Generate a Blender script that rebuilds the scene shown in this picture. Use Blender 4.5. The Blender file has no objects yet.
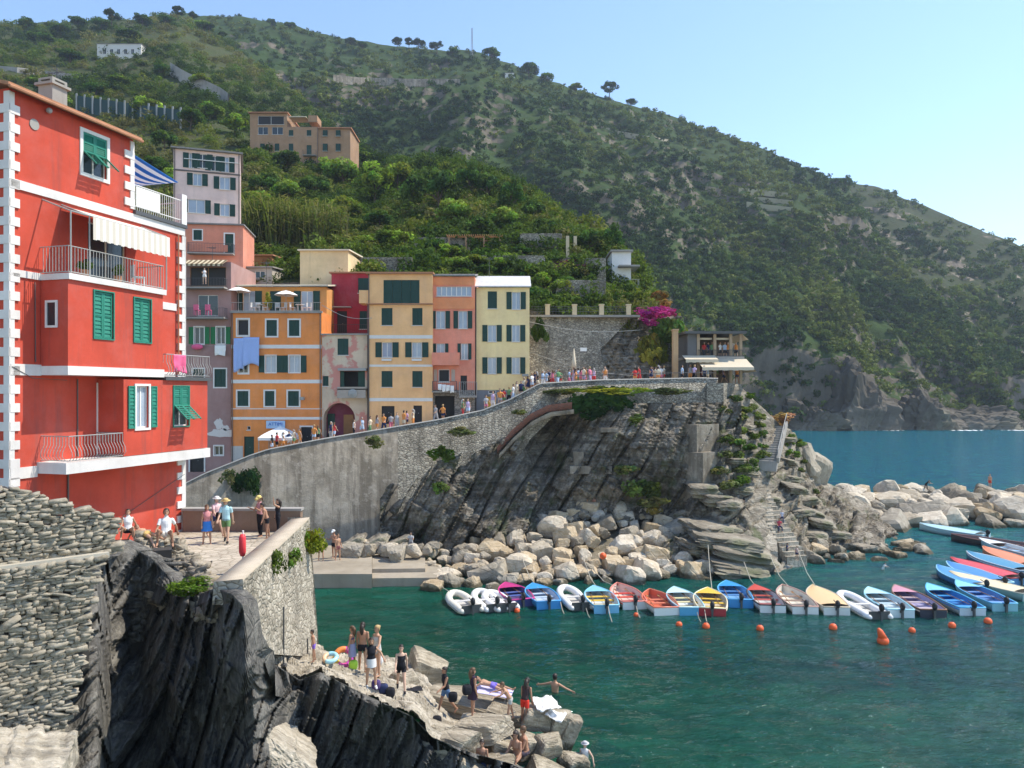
import bpy, math, random
import numpy as np
from mathutils import Vector, Matrix, Quaternion
SC = bpy.context.scene
COL = SC.collection
random.seed(7); RNG = np.random.default_rng(7)
ORD = ['first', 'second', 'third', 'fourth', 'fifth', 'sixth', 'seventh', 'eighth', 'ninth', 'tenth', 'eleventh', 'twelfth', 'thirteenth', 'fourteenth', 'fifteenth', 'sixteenth', 'seventeenth', 'eighteenth', 'nineteenth', 'twentieth']
F, HR, CZ = 770.0, 392.0, 14.0          # focal length in pixels, horizon row, camera height over the sea
R = math.radians

def P(px, row, Y): return Vector(((px-512)*Y/F, Y, CZ-(row-HR)*Y/F))
def XA(px, Y): return (px-512)*Y/F
def ZA(row, Y): return CZ-(row-HR)*Y/F
def YW(row, z=0.0): return (CZ-z)*F/(row-HR)
def PW(px, row, z=0.0): return P(px, row, YW(row, z))
def pix(v): return (512+F*v[0]/v[1], HR-F*(v[2]-CZ)/v[1])
def interp(x, pts, k=1):
    xs = [p[0] for p in pts]; return np.interp(x, xs, [p[k] for p in pts])

# ---------- value noise
def _h(ix, iy, iz, seed):
    n = (ix*374761393 + iy*668265263 + iz*1274126177 + seed*974634777) & 0xffffffff
    n = ((n ^ (n >> 13))*1274126177) & 0xffffffff
    n = n ^ (n >> 16)
    return (n & 0xffff)/32767.5-1.0
def vnoise(p, seed=0):
    p = np.asarray(p, float); i = np.floor(p).astype(np.int64); f = p-i; f = f*f*(3-2*f)
    o = 0
    for dx in (0, 1):
        wx = f[..., 0] if dx else 1-f[..., 0]
        for dy in (0, 1):
            wy = f[..., 1] if dy else 1-f[..., 1]
            for dz in (0, 1):
                wz = f[..., 2] if dz else 1-f[..., 2]
                o = o + wx*wy*wz*_h(i[..., 0]+dx, i[..., 1]+dy, i[..., 2]+dz, seed)
    return o
def fbm(p, octv=4, seed=0, ridged=False):
    p = np.asarray(p, float); o = 0; a = 1.0; t = 0
    for k in range(octv):
        n = vnoise(p*(2.03**k)+k*17.3, seed+k)
        if ridged: n = 1-2*np.abs(n)
        o = o+a*n; t += a; a *= .5
    return o/t
def st3(a, b, c): return np.stack(np.broadcast_arrays(a, b, c), -1)

# ---------- objects
def link(o):
    COL.objects.link(o); return o
def tag(o, label=None, cat=None, group=None, kind=None):
    if label: o['label'] = label
    if cat: o['category'] = cat
    if group: o['group'] = group
    if kind: o['kind'] = kind
    return o
def thing(name, label, cat, loc=(0, 0, 0), rz=0.0, group=None):
    o = link(bpy.data.objects.new(name, None)); o.location = loc; o.rotation_euler = (0, 0, rz)
    o.empty_display_size = .2
    return tag(o, label, cat, group)
def copy_tree(o, parent=None, ch=None):
    c = o.copy(); COL.objects.link(c)
    if parent is not None: c.parent = parent
    for k in list(KIDS.get(o.name, [])):
        copy_tree(k, c)
    return c
KIDS = {}
def adopt(o, parent):
    if parent is not None:
        o.parent = parent; KIDS.setdefault(parent.name, []).append(o)
    return o
def mesh_np(name, V, Q, mat=None, parent=None, col=None, smooth=False):
    V = np.asarray(V, np.float32); Q = np.asarray(Q, np.int32)
    me = bpy.data.meshes.new(name); k = Q.shape[1]
    me.vertices.add(len(V)); me.vertices.foreach_set('co', V.ravel())
    me.loops.add(Q.size); me.loops.foreach_set('vertex_index', Q.ravel())
    me.polygons.add(len(Q)); me.polygons.foreach_set('loop_start', np.arange(0, Q.size, k, dtype=np.int32))
    if smooth: me.polygons.foreach_set('use_smooth', np.ones(len(Q), bool))
    me.update(calc_edges=True)
    if col is not None:
        at = me.color_attributes.new('Col', 'FLOAT_COLOR', 'POINT')
        c = np.ones((len(V), 4), np.float32); c[:, :3] = col
        at.data.foreach_set('color', c.ravel())
    if mat: me.materials.append(mat)
    o = link(bpy.data.objects.new(name, me)); adopt(o, parent)
    return o
class MB:
    def __init__(s): s.v = []; s.f = []
    def add(s, vs, fs):
        n = len(s.v); s.v += [tuple(p) for p in vs]; s.f += [tuple(i+n for i in f) for f in fs]; return s
    def box(s, x0, x1, y0, y1, z0, z1):
        return s.add([(x0, y0, z0), (x1, y0, z0), (x1, y1, z0), (x0, y1, z0), (x0, y0, z1), (x1, y0, z1), (x1, y1, z1), (x0, y1, z1)],
                     [(0, 3, 2, 1), (4, 5, 6, 7), (0, 1, 5, 4), (1, 2, 6, 5), (2, 3, 7, 6), (3, 0, 4, 7)])
    def obox(s, c, ax, hx, hy, hz):
        c = Vector(c); X, Y, Z = (ax.col[i] for i in range(3)); vs = []
        for k in (-1, 1):
            for i, j in ((-1, -1), (1, -1), (1, 1), (-1, 1)): vs.append(c+X*hx*i+Y*hy*j+Z*hz*k)
        return s.add(vs, [(0, 3, 2, 1), (4, 5, 6, 7), (0, 1, 5, 4), (1, 2, 6, 5), (2, 3, 7, 6), (3, 0, 4, 7)])
    def bar(s, a, b, w, h=None):
        a, b = Vector(a), Vector(b); d = b-a
        ax = d.to_track_quat('X', 'Z').to_matrix()
        return s.obox((a+b)/2, ax, d.length/2, w/2, (h or w)/2)
    def tube(s, pts, r, n=6):
        pts = [Vector(p) for p in pts]; m = len(pts)
        rs = r if isinstance(r, (list, tuple)) else [r]*m
        base = len(s.v); prev = None
        for i, p in enumerate(pts):
            d = (pts[min(i+1, m-1)]-pts[max(i-1, 0)]).normalized()
            if prev is None:
                u = d.orthogonal().normalized()
            else:
                u = (prev-d*prev.dot(d)); u = u.normalized() if u.length > 1e-6 else d.orthogonal().normalized()
            prev = u; w = d.cross(u)
            for k in range(n):
                a = 2*math.pi*k/n; s.v.append(tuple(p+(u*math.cos(a)+w*math.sin(a))*rs[i]))
        for i in range(m-1):
            for k in range(n):
                a = base+i*n+k; b = base+i*n+(k+1) % n
                s.f.append((a, b, b+n, a+n))
        s.f.append(tuple(base+k for k in reversed(range(n)))); s.f.append(tuple(base+(m-1)*n+k for k in range(n)))
        return s
    def poly_prism(s, pts, z0, z1):
        n = len(pts)
        vs = [(p[0], p[1], z0) for p in pts]+[(p[0], p[1], z1) for p in pts]
        fs = [tuple(reversed(range(n))), tuple(range(n, 2*n))]+[(i, (i+1) % n, n+(i+1) % n, n+i) for i in range(n)]
        return s.add(vs, fs)
    def sphere(s, c, r, nu=10, nv=6, sx=1, sy=1, sz=1):
        vs = []; fs = []
        for i in range(nv+1):
            t = math.pi*i/nv
            for j in range(nu):
                a = 2*math.pi*j/nu
                vs.append((c[0]+r*sx*math.sin(t)*math.cos(a), c[1]+r*sy*math.sin(t)*math.sin(a), c[2]+r*sz*math.cos(t)))
        for i in range(nv):
            for j in range(nu):
                fs.append((i*nu+j, (i+1)*nu+j, (i+1)*nu+(j+1) % nu, i*nu+(j+1) % nu))
        return s.add(vs, fs)
    def build(s, name, mat, parent=None, smooth=False, bevel=0):
        me = bpy.data.meshes.new(name); me.from_pydata(s.v, [], s.f)
        if smooth: me.polygons.foreach_set('use_smooth', np.ones(len(me.polygons), bool))
        me.update()
        if mat: me.materials.append(mat)
        o = link(bpy.data.objects.new(name, me)); adopt(o, parent)
        if bevel:
            b = o.modifiers.new('Bevel', 'BEVEL'); b.width = bevel; b.segments = 2; b.limit_method = 'ANGLE'
        return o

# ---------- materials
class NT:
    def __init__(s, name):
        s.m = bpy.data.materials.new(name); s.m.use_nodes = True; s.t = s.m.node_tree; s.t.nodes.clear()
        s.out = s.n('ShaderNodeOutputMaterial'); s.tc = s.n('ShaderNodeTexCoord')
    def n(s, k, **kw):
        x = s.t.nodes.new(k)
        for a, b in kw.items(): setattr(x, a, b)
        return x
    def l(s, a, b): s.t.links.new(a, b)
    def mapped(s, scale=(1, 1, 1), rot=(0, 0, 0), coord='Object'):
        m = s.n('ShaderNodeMapping'); m.inputs['Scale'].default_value = scale; m.inputs['Rotation'].default_value = rot
        s.l(s.tc.outputs[coord], m.inputs['Vector']); return m.outputs[0]
    def noise(s, scale, det=5, rough=.6, vec=None, dist=0):
        x = s.n('ShaderNodeTexNoise'); x.inputs['Scale'].default_value = scale; x.inputs['Detail'].default_value = det
        x.inputs['Roughness'].default_value = rough; x.inputs['Distortion'].default_value = dist
        s.l(vec if vec is not None else s.tc.outputs['Object'], x.inputs['Vector']); return x.outputs['Fac']
    def vor(s, scale, vec=None, feat='F1', out='Distance'):
        x = s.n('ShaderNodeTexVoronoi'); x.feature = feat; x.inputs['Scale'].default_value = scale
        s.l(vec if vec is not None else s.tc.outputs['Object'], x.inputs['Vector']); return x.outputs[out]
    def ramp(s, fac, stops):
        x = s.n('ShaderNodeValToRGB'); e = x.color_ramp.elements
        while len(e) < len(stops): e.new(.5)
        for i, (p, c) in enumerate(stops):
            e[i].position = p; e[i].color = (*c, 1) if hasattr(c, '__len__') else (c, c, c, 1)
        s.l(fac, x.inputs[0]); return x.outputs[0]
    def mix(s, fac, a, b, mode='MIX'):
        x = s.n('ShaderNodeMix', data_type='RGBA', blend_type=mode)
        for i, v in ((0, fac), (6, a), (7, b)):
            if isinstance(v, (int, float)): x.inputs[i].default_value = v if i == 0 else (v, v, v, 1)
            elif isinstance(v, tuple): x.inputs[i].default_value = (*v, 1)
            else: s.l(v, x.inputs[i])
        return x.outputs[2]
    def math(s, op, a, b=0.0, clamp=False):
        x = s.n('ShaderNodeMath', operation=op, use_clamp=clamp)
        for i, v in ((0, a), (1, b)):
            if isinstance(v, (int, float)): x.inputs[i].default_value = v
            else: s.l(v, x.inputs[i])
        return x.outputs[0]
    def bump(s, h, strength=.4, dist=.05, normal=None):
        b = s.n('ShaderNodeBump'); b.inputs['Strength'].default_value = strength; b.inputs['Distance'].default_value = dist
        s.l(h, b.inputs['Height'])
        if normal is not None: s.l(normal, b.inputs['Normal'])
        return b.outputs[0]
    def bsdf(s, col, rough=.8, normal=None, spec=.3, metal=0.0):
        b = s.n('ShaderNodeBsdfPrincipled')
        if isinstance(col, tuple): b.inputs['Base Color'].default_value = (*col, 1)
        else: s.l(col, b.inputs['Base Color'])
        if isinstance(rough, (int, float)): b.inputs['Roughness'].default_value = rough
        else: s.l(rough, b.inputs['Roughness'])
        b.inputs['Specular IOR Level'].default_value = spec; b.inputs['Metallic'].default_value = metal
        if normal is not None: s.l(normal, b.inputs['Normal'])
        s.l(b.outputs[0], s.out.inputs[0]); return b
def mul(c, k): return tuple(max(0, min(1, x*k)) for x in c)
_MC = {}
def plain(color, rough=.6, name='paint', spec=.4, metal=0.0, var=.12):
    key = (name, tuple(round(c, 3) for c in color), rough)
    if key in _MC: return _MC[key]
    t = NT(name); f = t.noise(3.0, 3)
    t.bsdf(t.mix(f, mul(color, 1-var), mul(color, 1+var)), rough, None, spec, metal)
    _MC[key] = t.m; return t.m
def stucco(color, name='stucco', dirt=.35, patch=None, fade=.22):
    t = NT(name)
    a = t.noise(.35, 6, .65); b = t.noise(6.0, 5, .7)
    streak = t.noise(1.0, 5, .7, t.mapped((1.6, 1.6, .12)))
    c = t.mix(t.ramp(a, [(.3, 0.), (.7, 1.)]), mul(color, .76), mul(color, 1.13))
    c = t.mix(t.math('MULTIPLY', t.ramp(b, [(.5, 0.), (.8, 1.)]), .35), c, mul(color, .8))
    c = t.mix(t.math('MULTIPLY', t.ramp(streak, [(.52, 0.), (.75, 1.)]), dirt), c, mul(tuple(x*.5+.06 for x in color), .75))
    if fade:
        fn = t.noise(.55, 8, .7, None, .4); c = t.mix(t.math('MULTIPLY', t.ramp(fn, [(.47, 0.), (.62, 1.)]), fade), c, tuple(x*.75+.16 for x in color))
    if patch:
        pn = t.noise(.45, 7, .62)
        c = t.mix(t.ramp(pn, [(.50, 0.), (.54, 1.)]), c, patch)
    t.bsdf(c, .9, t.bump(b, .25, .02), .15)
    return t.m
def leafmat(name='leaves', trans=.35):
    t = NT(name); at = t.n('ShaderNodeAttribute'); at.attribute_name = 'Col'
    n = t.noise(1.3, 3)
    c = t.mix(1.0, at.outputs['Color'], t.ramp(n, [(.3, .75), (.7, 1.25)]), 'MULTIPLY')
    d = t.n('ShaderNodeBsdfPrincipled'); t.l(c, d.inputs['Base Color']); d.inputs['Roughness'].default_value = .75
    d.inputs['Specular IOR Level'].default_value = .08
    tr = t.n('ShaderNodeBsdfTranslucent'); t.l(t.mix(1.0, c, (1.0, 1.15, .5), 'MULTIPLY'), tr.inputs[0])
    m = t.n('ShaderNodeMixShader'); m.inputs[0].default_value = trans
    t.l(d.outputs[0], m.inputs[1]); t.l(tr.outputs[0], m.inputs[2]); t.l(m.outputs[0], t.out.inputs[0])
    return t.m
def rockmat(name, c1, c2, c3, strata=None, scale=1.0, bumpd=.12, moss=None, wet=False):
    t = NT(name)
    n1 = t.noise(.5*scale, 8, .65); n2 = t.noise(3.5*scale, 8, .7)
    c = t.mix(t.ramp(n1, [(.35, 0.), (.65, 1.)]), c1, c2)
    c = t.mix(t.ramp(n2, [(.45, 0.), (.75, 1.)]), c, c3)
    h = t.math('MULTIPLY', n2, .6)
    if strata:
        sv = t.mapped(*strata)
        sn = t.noise(1.0, 6, .7, sv, .3)
        c = t.mix(t.math('MULTIPLY', t.ramp(sn, [(.42, 1.), (.56, 0.)]), .6), c, mul(c1, .45))
        h = t.math('ADD', h, sn)
    cr = t.vor(1.3*scale, None, 'DISTANCE_TO_EDGE')
    h = t.math('ADD', h, t.math('MULTIPLY', t.math('MINIMUM', cr, .08), 3.0))
    if wet:
        oi = t.n('ShaderNodeObjectInfo'); c = t.mix(1.0, c, t.ramp(oi.outputs['Random'], [(0., (.74, .71, .66)), (.4, (1.0, .97, .92)), (1., (1., 1., 1.))]), 'MULTIPLY')
        ge = t.n('ShaderNodeNewGeometry'); sp = t.n('ShaderNodeSeparateXYZ'); t.l(ge.outputs['Position'], sp.inputs[0]); wn = t.noise(1.2, 4)
        c = t.mix(t.math('MULTIPLY', t.ramp(t.math('ADD', sp.outputs[2], wn), [(.72, 1.), (1.0, 0.)]), .85), c, (.05, .045, .025))
    if moss:
        mn = t.noise(.8*scale, 5, .6)
        c = t.mix(t.math('MULTIPLY', t.ramp(mn, [(.55, 0.), (.66, 1.)]), .7), c, moss)
    t.bsdf(c, .88, t.bump(h, .8, bumpd), .2)
    return t.m
def masonry(name, c1, c2, mortar, scale=2.2, aniso=1.9, bumpd=.08, stain=.5):
    t = NT(name)
    wob = t.noise(1.5, 4)
    vv = t.mapped((scale, scale, scale*aniso))
    vm = t.n('ShaderNodeVectorMath', operation='ADD'); t.l(vv, vm.inputs[0])
    wm = t.n('ShaderNodeVectorMath', operation='SCALE'); t.l(t.mix(1.0, wob, (.6, .6, .6), 'MULTIPLY'), wm.inputs[0]); wm.inputs['Scale'].default_value = .7
    t.l(wm.outputs[0], vm.inputs[1]); v = vm.outputs[0]
    e = t.vor(1.0, v, 'DISTANCE_TO_EDGE'); cc = t.vor(1.0, v, 'F1', 'Color')
    sep = t.n('ShaderNodeSeparateColor'); t.l(cc, sep.inputs[0])
    n2 = t.noise(7, 6, .7)
    c = t.mix(sep.outputs[0], c1, c2)
    c = t.mix(t.ramp(n2, [(.4, 0.), (.8, .6)]), c, mul(c2, 1.25))
    c = t.mix(t.ramp(e, [(.02, 1.), (.10, 0.)]), c, mortar)
    big = t.noise(.3, 6, .65); stk = t.noise(1, 5, .65, t.mapped((.9, .9, .09)))
    c = t.mix(t.math('MULTIPLY', t.ramp(t.math('ADD', t.math('MULTIPLY', big, .5), t.math('MULTIPLY', stk, .5)), [(.47, 0.), (.62, 1.)]), stain), c, mul(mortar, .35))
    h = t.math('ADD', t.math('MINIMUM', e, .2), t.math('MULTIPLY', n2, .12))
    t.bsdf(c, .92, t.bump(h, .9, bumpd), .15)
    return t.m
M = {}
M['white'] = plain((.72, .70, .66), .8, 'white_paint'); M['cream'] = plain((.7, .6, .45), .8, 'cream_paint')
M['dgreen'] = plain((.012, .05, .036), .55, 'dark_green_paint'); M['green'] = plain((.02, .2, .135), .55, 'green_paint', var=.2)
M['bgreen'] = plain((.01, .16, .05), .55, 'bright_green_paint')
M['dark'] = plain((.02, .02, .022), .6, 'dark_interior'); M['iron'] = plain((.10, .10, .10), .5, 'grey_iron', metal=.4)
M['liron'] = plain((.33, .33, .31), .5, 'pale_iron'); M['wood'] = plain((.3, .15, .06), .7, 'wood', var=.25)
M['slate'] = plain((.22, .21, .2), .85, 'slate_roof', var=.3); M['tile'] = plain((.42, .2, .11), .9, 'terracotta', var=.3)
M['pipe'] = plain((.12, .10, .09), .5, 'drainpipe'); M['conc'] = stucco((.34, .32, .29), 'pale_concrete', .5)
M['cloth_white'] = plain((.82, .82, .8), .9, 'white_cloth', var=.04); M['cloth_cream'] = plain((.58, .50, .37), .9, 'cream_cloth', var=.08)
M['cloth_blue'] = plain((.34, .46, .78), .9, 'blue_cloth', var=.06); M['pink'] = plain((.75, .12, .25), .8, 'pink_cloth')
M['orangebuoy'] = plain((.8, .12, .03), .45, 'orange_plastic')
M['marble'] = plain((.6, .57, .52), .7, 'marble', var=.1)
def glass(name, col):
    t = NT(name); n = t.noise(.8, 2)
    t.bsdf(t.mix(n, mul(col, .7), mul(col, 1.2)), .12, None, .6); return t.m
M['glass'] = glass('window_glass', (.03, .04, .045)); M['sky_curtain'] = glass('sky_tinted_curtain_glass', (.36, .42, .5))  # pale blue-grey puts sky reflection and lit curtain look into the pane colour
M['leaf'] = leafmat('leaves', .38); M['leaf2'] = leafmat('thick_leaves', .26); M['petal'] = leafmat('petals', .4)
M['bark'] = plain((.10, .075, .05), .95, 'bark', var=.35)
# ================= camera, sky, sun, air
SUN_AZ, SUN_EL = R(13), R(55)
S = Vector((math.cos(SUN_EL)*math.cos(SUN_AZ), math.cos(SUN_EL)*math.sin(SUN_AZ), math.sin(SUN_EL)))
cd = bpy.data.cameras.new('camera'); cam = link(bpy.data.objects.new('camera', cd)); SC.camera = cam
cam.location = (0, 0, CZ); cam.rotation_euler = (R(90), 0, 0)
cd.sensor_width = 36; cd.lens = 36*F/1024; cd.shift_y = (HR-384)/1024; cd.clip_end = 20000; cd.clip_start = .1
w = bpy.data.worlds.new('World'); SC.world = w; w.use_nodes = True
nt = w.node_tree; nt.nodes.clear()
sky = nt.nodes.new('ShaderNodeTexSky'); sky.sky_type = 'NISHITA'; sky.sun_disc = False
sky.sun_elevation = SUN_EL; sky.sun_rotation = R(90)-SUN_AZ; sky.air_density = 1.0; sky.dust_density = .0; sky.ozone_density = 2.2; sky.altitude = 50
bg = nt.nodes.new('ShaderNodeBackground'); bg.inputs[1].default_value = .145
wo = nt.nodes.new('ShaderNodeOutputWorld'); nt.links.new(sky.outputs[0], bg.inputs[0]); nt.links.new(bg.outputs[0], wo.inputs[0])
ld = bpy.data.lights.new('sun', 'SUN'); ld.energy = 3.2; ld.angle = R(.5); ld.color = (1, .92, .78)
sun = link(bpy.data.objects.new('sun', ld)); sun.rotation_euler = S.to_track_quat('Z', 'Y').to_euler(); sun.location = S*600
SC.view_settings.view_transform = 'Standard'; SC.view_settings.look = 'None'; SC.view_settings.exposure = 0.95; SC.view_settings.gamma = 1
SC.view_settings.use_curve_mapping = False
SC.render.engine = 'CYCLES'; cy = SC.cycles
cy.use_denoising = True
try: cy.denoiser = 'OPENIMAGEDENOISE'; cy.denoising_input_passes = 'RGB_ALBEDO_NORMAL'
except Exception: pass
cy.max_bounces = 6; cy.diffuse_bounces = 3; cy.glossy_bounces = 3; cy.transmission_bounces = 4; cy.transparent_max_bounces = 8; cy.volume_bounces = 0
cy.use_adaptive_sampling = True; cy.adaptive_threshold = .015
cy.sample_clamp_indirect = 6

# haze box
t = NT('sea_air'); pv = t.n('ShaderNodeVolumePrincipled'); pv.inputs['Color'].default_value = (.70, .83, 1, 1); pv.inputs['Density'].default_value = .0002
pv.inputs['Anisotropy'].default_value = .35
t.l(pv.outputs[0], t.out.inputs['Volume'])
hz = MB().box(-1500, 1500, -300, 1420, -14, 322).build('haze', t.m); tag(hz, kind='stuff')

# ================= sea
t = NT('sea_water')
sx = t.n('ShaderNodeSeparateXYZ'); t.l(t.tc.outputs['Object'], sx.inputs[0])
big = t.noise(.055, 5, .6); mid = t.noise(.35, 4, .6, t.mapped((1, 2.2, 1)))
fx = t.n('ShaderNodeMapRange'); fx.clamp = True; t.l(t.math('ADD', sx.outputs[0], t.math('MULTIPLY', big, 14)), fx.inputs[0])
fx.inputs[1].default_value = -4; fx.inputs[2].default_value = 40
fy = t.n('ShaderNodeMapRange'); fy.clamp = True; t.l(sx.outputs[1], fy.inputs[0]); fy.inputs[1].default_value = 78; fy.inputs[2].default_value = 130
c = t.mix(fx.outputs[0], (.005, .088, .05), (.009, .072, .098))
c = t.mix(fy.outputs[0], c, (.003, .062, .125))
c = t.mix(t.ramp(mid, [(.4, 0.), (.7, .7)]), c, (.016, .18, .125))
n1 = t.noise(1.05, 4, .62, t.mapped((.75, 1.5, 1), (0, 0, R(14))), .6); n2 = t.noise(3.4, 3, .6, t.mapped((.8, 1.5, 1), (0, 0, R(-18))), .4)
n3 = t.noise(.22, 3, .5, t.mapped((.7, 1.8, 1), (0, 0, R(8))))
h = t.math('ADD', t.math('ADD', t.math('MULTIPLY', n1, 1.0), t.math('MULTIPLY', n2, .28)), t.math('MULTIPLY', n3, 1.2))
nb = t.bump(h, 1.0, .30)
df = t.n('ShaderNodeBsdfDiffuse'); t.l(c, df.inputs[0]); t.l(nb, df.inputs['Normal'])
tp = t.n('ShaderNodeBsdfTransparent'); tp.inputs[0].default_value = (.22, .62, .5, 1)
near = t.n('ShaderNodeMapRange'); near.clamp = True; t.l(sx.outputs[1], near.inputs[0]); near.inputs[1].default_value = 40; near.inputs[2].default_value = 75; near.inputs[3].default_value = .68; near.inputs[4].default_value = .0
body = t.n('ShaderNodeMixShader'); t.l(near.outputs[0], body.inputs[0]); t.l(df.outputs[0], body.inputs[1]); t.l(tp.outputs[0], body.inputs[2])
gl = t.n('ShaderNodeBsdfGlossy'); gl.inputs['Roughness'].default_value = .06; t.l(nb, gl.inputs['Normal'])
fr = t.n('ShaderNodeFresnel'); fr.inputs[0].default_value = 1.33; t.l(nb, fr.inputs['Normal'])
wm = t.n('ShaderNodeMixShader'); t.l(t.math('MULTIPLY', fr.outputs[0], .85), wm.inputs[0]); t.l(body.outputs[0], wm.inputs[1]); t.l(gl.outputs[0], wm.inputs[2])
t.l(wm.outputs[0], t.out.inputs[0])
M['water'] = t.m
# the surface is one sheet with real ripples, finer towards the viewer
uc = np.concatenate([np.arange(-2400, -500, 90.), np.arange(-500, 1500, 3.4), np.arange(1500, 3400, 90.)]); ys = [-80., -20., 5., 14., 19.]; y_ = 22.0
while y_ < 1400: ys.append(y_); y_ *= 1.0058 if y_ < 120 else (1.03 if y_ < 300 else 1.15)
ys = np.array(ys); YY = ys[:, None]+uc*0; XX = np.where(YY > 19, (uc-512)/F*YY, (uc-512)/F*19*1.0)
fade = np.clip(1.25-YY/110, 0, 1)*np.clip((YY-19)/6, 0, 1)
wz = .055*fbm(st3(XX*.85+YY*.15, YY*1.25, .3), 4, 91)+.035*np.sin(XX*1.1+YY*2.9+1.6*fbm(st3(XX*.3, YY*.3, 1), 2, 92))*vnoise(st3(XX*.21, YY*.21, 4), 93)+.03*vnoise(st3(XX*.28, YY*.5, 7), 94)
ZZ = wz*fade
idx = np.arange(XX.size).reshape(XX.shape); Qs = np.stack([idx[:-1, :-1], idx[:-1, 1:], idx[1:, 1:], idx[1:, :-1]], -1).reshape(-1, 4)
tag(mesh_np('sea', st3(XX, YY, ZZ).reshape(-1, 3), Qs, M['water'], smooth=True), kind='structure')
# sea bed in the cove
gx, gy = np.meshgrid(np.linspace(-40, 90, 131), np.linspace(18, 120, 103))
bz = -2.2-.05*np.clip(gx+10, 0, 60)+1.3*fbm(st3(gx*.13, gy*.13, 0), 5, 3)
idx = np.arange(gx.size).reshape(gx.shape)
Q = np.stack([idx[:-1, :-1], idx[:-1, 1:], idx[1:, 1:], idx[1:, :-1]], -1).reshape(-1, 4)
M['seabed'] = rockmat('seabed_rock', (.02, .04, .02), (.20, .20, .10), (.10, .11, .05), None, .35, .1)
tag(mesh_np('seabed', st3(gx, gy, bz).reshape(-1, 3), Q, M['seabed'], smooth=True), kind='structure')

# ================= hills: a hill is laid out between a foot line and a crest line, each a list of (column, row, distance)
class Hill:
    def __init__(s, foot, crest, u0, u1, du, nt, prof=1.0, amp=(8, 40), seed=1, back=None, gully=.6, cliff=False):
        u = np.arange(u0, u1+.1, du); t = np.linspace(0, 1, nt)
        fY = interp(u, foot, 2); fZ = CZ-(interp(u, foot, 1)-HR)*fY/F; fX = (u-512)*fY/F
        cY = interp(u, crest, 2); cZ = CZ-(interp(u, crest, 1)-HR)*cY/F; cX = (u-512)*cY/F
        T = t[:, None]; g = T**prof
        Tq = np.where(T < .15, T*.2, .03+(T-.15)*(.97/.85)) if cliff else T
        X = fX+(cX-fX)*Tq; Y = fY+(cY-fY)*Tq; Z = fZ+(cZ-fZ)*g
        a, sc = amp; p = st3(X/sc, Y/sc, Z/sc)
        n = fbm(p, 6, seed); gl = fbm(st3(X/sc*1.3, Y/sc*.35, Z/sc*.3), 4, seed+9, True)
        win = np.clip(np.sin(np.pi*np.clip(T, 0, 1))**.6, 0, 1)
        d = a*(n+gully*gl)*win+.14*a*fbm(p*5, 3, seed+4)
        if cliff: d = d+np.clip(1-T/.22, 0, 1)*(3.0*fbm(st3(X/11, Y/11, Z/7), 4, seed+30, True)+1.6*vnoise(st3(X/3.2+Z/5, Y/3, Z/9), seed+31))
        k = np.clip(cY-fY, 1, None)/np.hypot(cY-fY, cZ-fZ+.01)
        Y = Y-d*.75; Z = Z+d*.5
        s.u, s.X, s.Y, s.Z = u, X, Y, Z
        bx = []                                   # the far side of the crest falls away
        if back:
            for q in (.25, .6, 1.): bx.append(st3(X[-1], Y[-1]+back*q, Z[-1]-back*.55*q*q-1*q))
        V = np.concatenate([st3(X, Y, Z)]+[b[None] for b in bx]); s.V = V
        s.row = HR-(Z-CZ)*F/Y; s.col = 512+X*F/Y
    def mesh(s, name, mat, skirt=0):
        V = s.V
        if skirt: V = np.concatenate([(V[0]-np.array([0, 0, skirt]))[None], V])
        idx = np.arange(V.shape[0]*V.shape[1]).reshape(V.shape[:2])
        Q = np.stack([idx[:-1, :-1], idx[:-1, 1:], idx[1:, 1:], idx[1:, :-1]], -1).reshape(-1, 4)
        return mesh_np(name, V.reshape(-1, 3), Q, mat, smooth=True)
    def at(s, px, row):
        i = int(np.clip(np.searchsorted(s.u, px), 0, len(s.u)-1))
        r = s.row[:, i]; ok = np.where(r <= row)[0]
        k = ok[0] if len(ok) else len(r)-1
        if k > 0:
            f = (row-r[k-1])/(r[k]-r[k-1]-1e-9); f = min(max(f, 0), 1)
        else: k, f = 1, 0.
        Y = s.Y[k-1, i]+(s.Y[k, i]-s.Y[k-1, i])*f; Z = s.Z[k-1, i]+(s.Z[k, i]-s.Z[k-1, i])*f
        return Vector(((px-512)*Y/F, Y, Z))
    def top(s, px):
        i = int(np.clip(np.searchsorted(s.u, px), 0, len(s.u)-1)); return s.row[:, i].min()
def hillmat(name, soil, grass, rock, rscale=.02, thr=.55):
    t = NT(name); a = t.noise(rscale, 8, .65); b = t.noise(rscale*9, 7, .7)
    st = t.noise(1.0, 5, .7, t.mapped((rscale*7, rscale*3, rscale*2)), .4)
    ge = t.n('ShaderNodeNewGeometry'); sp = t.n('ShaderNodeSeparateXYZ'); t.l(ge.outputs['True Normal'], sp.inputs[0])
    c = t.mix(t.ramp(b, [(.35, 0.), (.65, 1.)]), soil, grass)
    rk = t.mix(t.ramp(st, [(.35, 0.), (.65, 1.)]), mul(rock, .55), mul(rock, 1.25))
    f = t.math('ADD', a, t.math('MULTIPLY', t.math('SUBTRACT', .62, sp.outputs[2]), .75))
    zz = t.n('ShaderNodeSeparateXYZ'); t.l(t.tc.outputs['Object'], zz.inputs[0])
    f = t.math('ADD', f, t.math('MULTIPLY', t.math('SUBTRACT', 1.0, t.math('DIVIDE', zz.outputs[2], 34.0), True), .22))
    c = t.mix(t.ramp(f, [(thr-.04, 0.), (thr+.05, 1.)]), c, rk)
    t.bsdf(c, .95, t.bump(t.math('ADD', b, st), 1.0, .9), .1)
    return t.m
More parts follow.
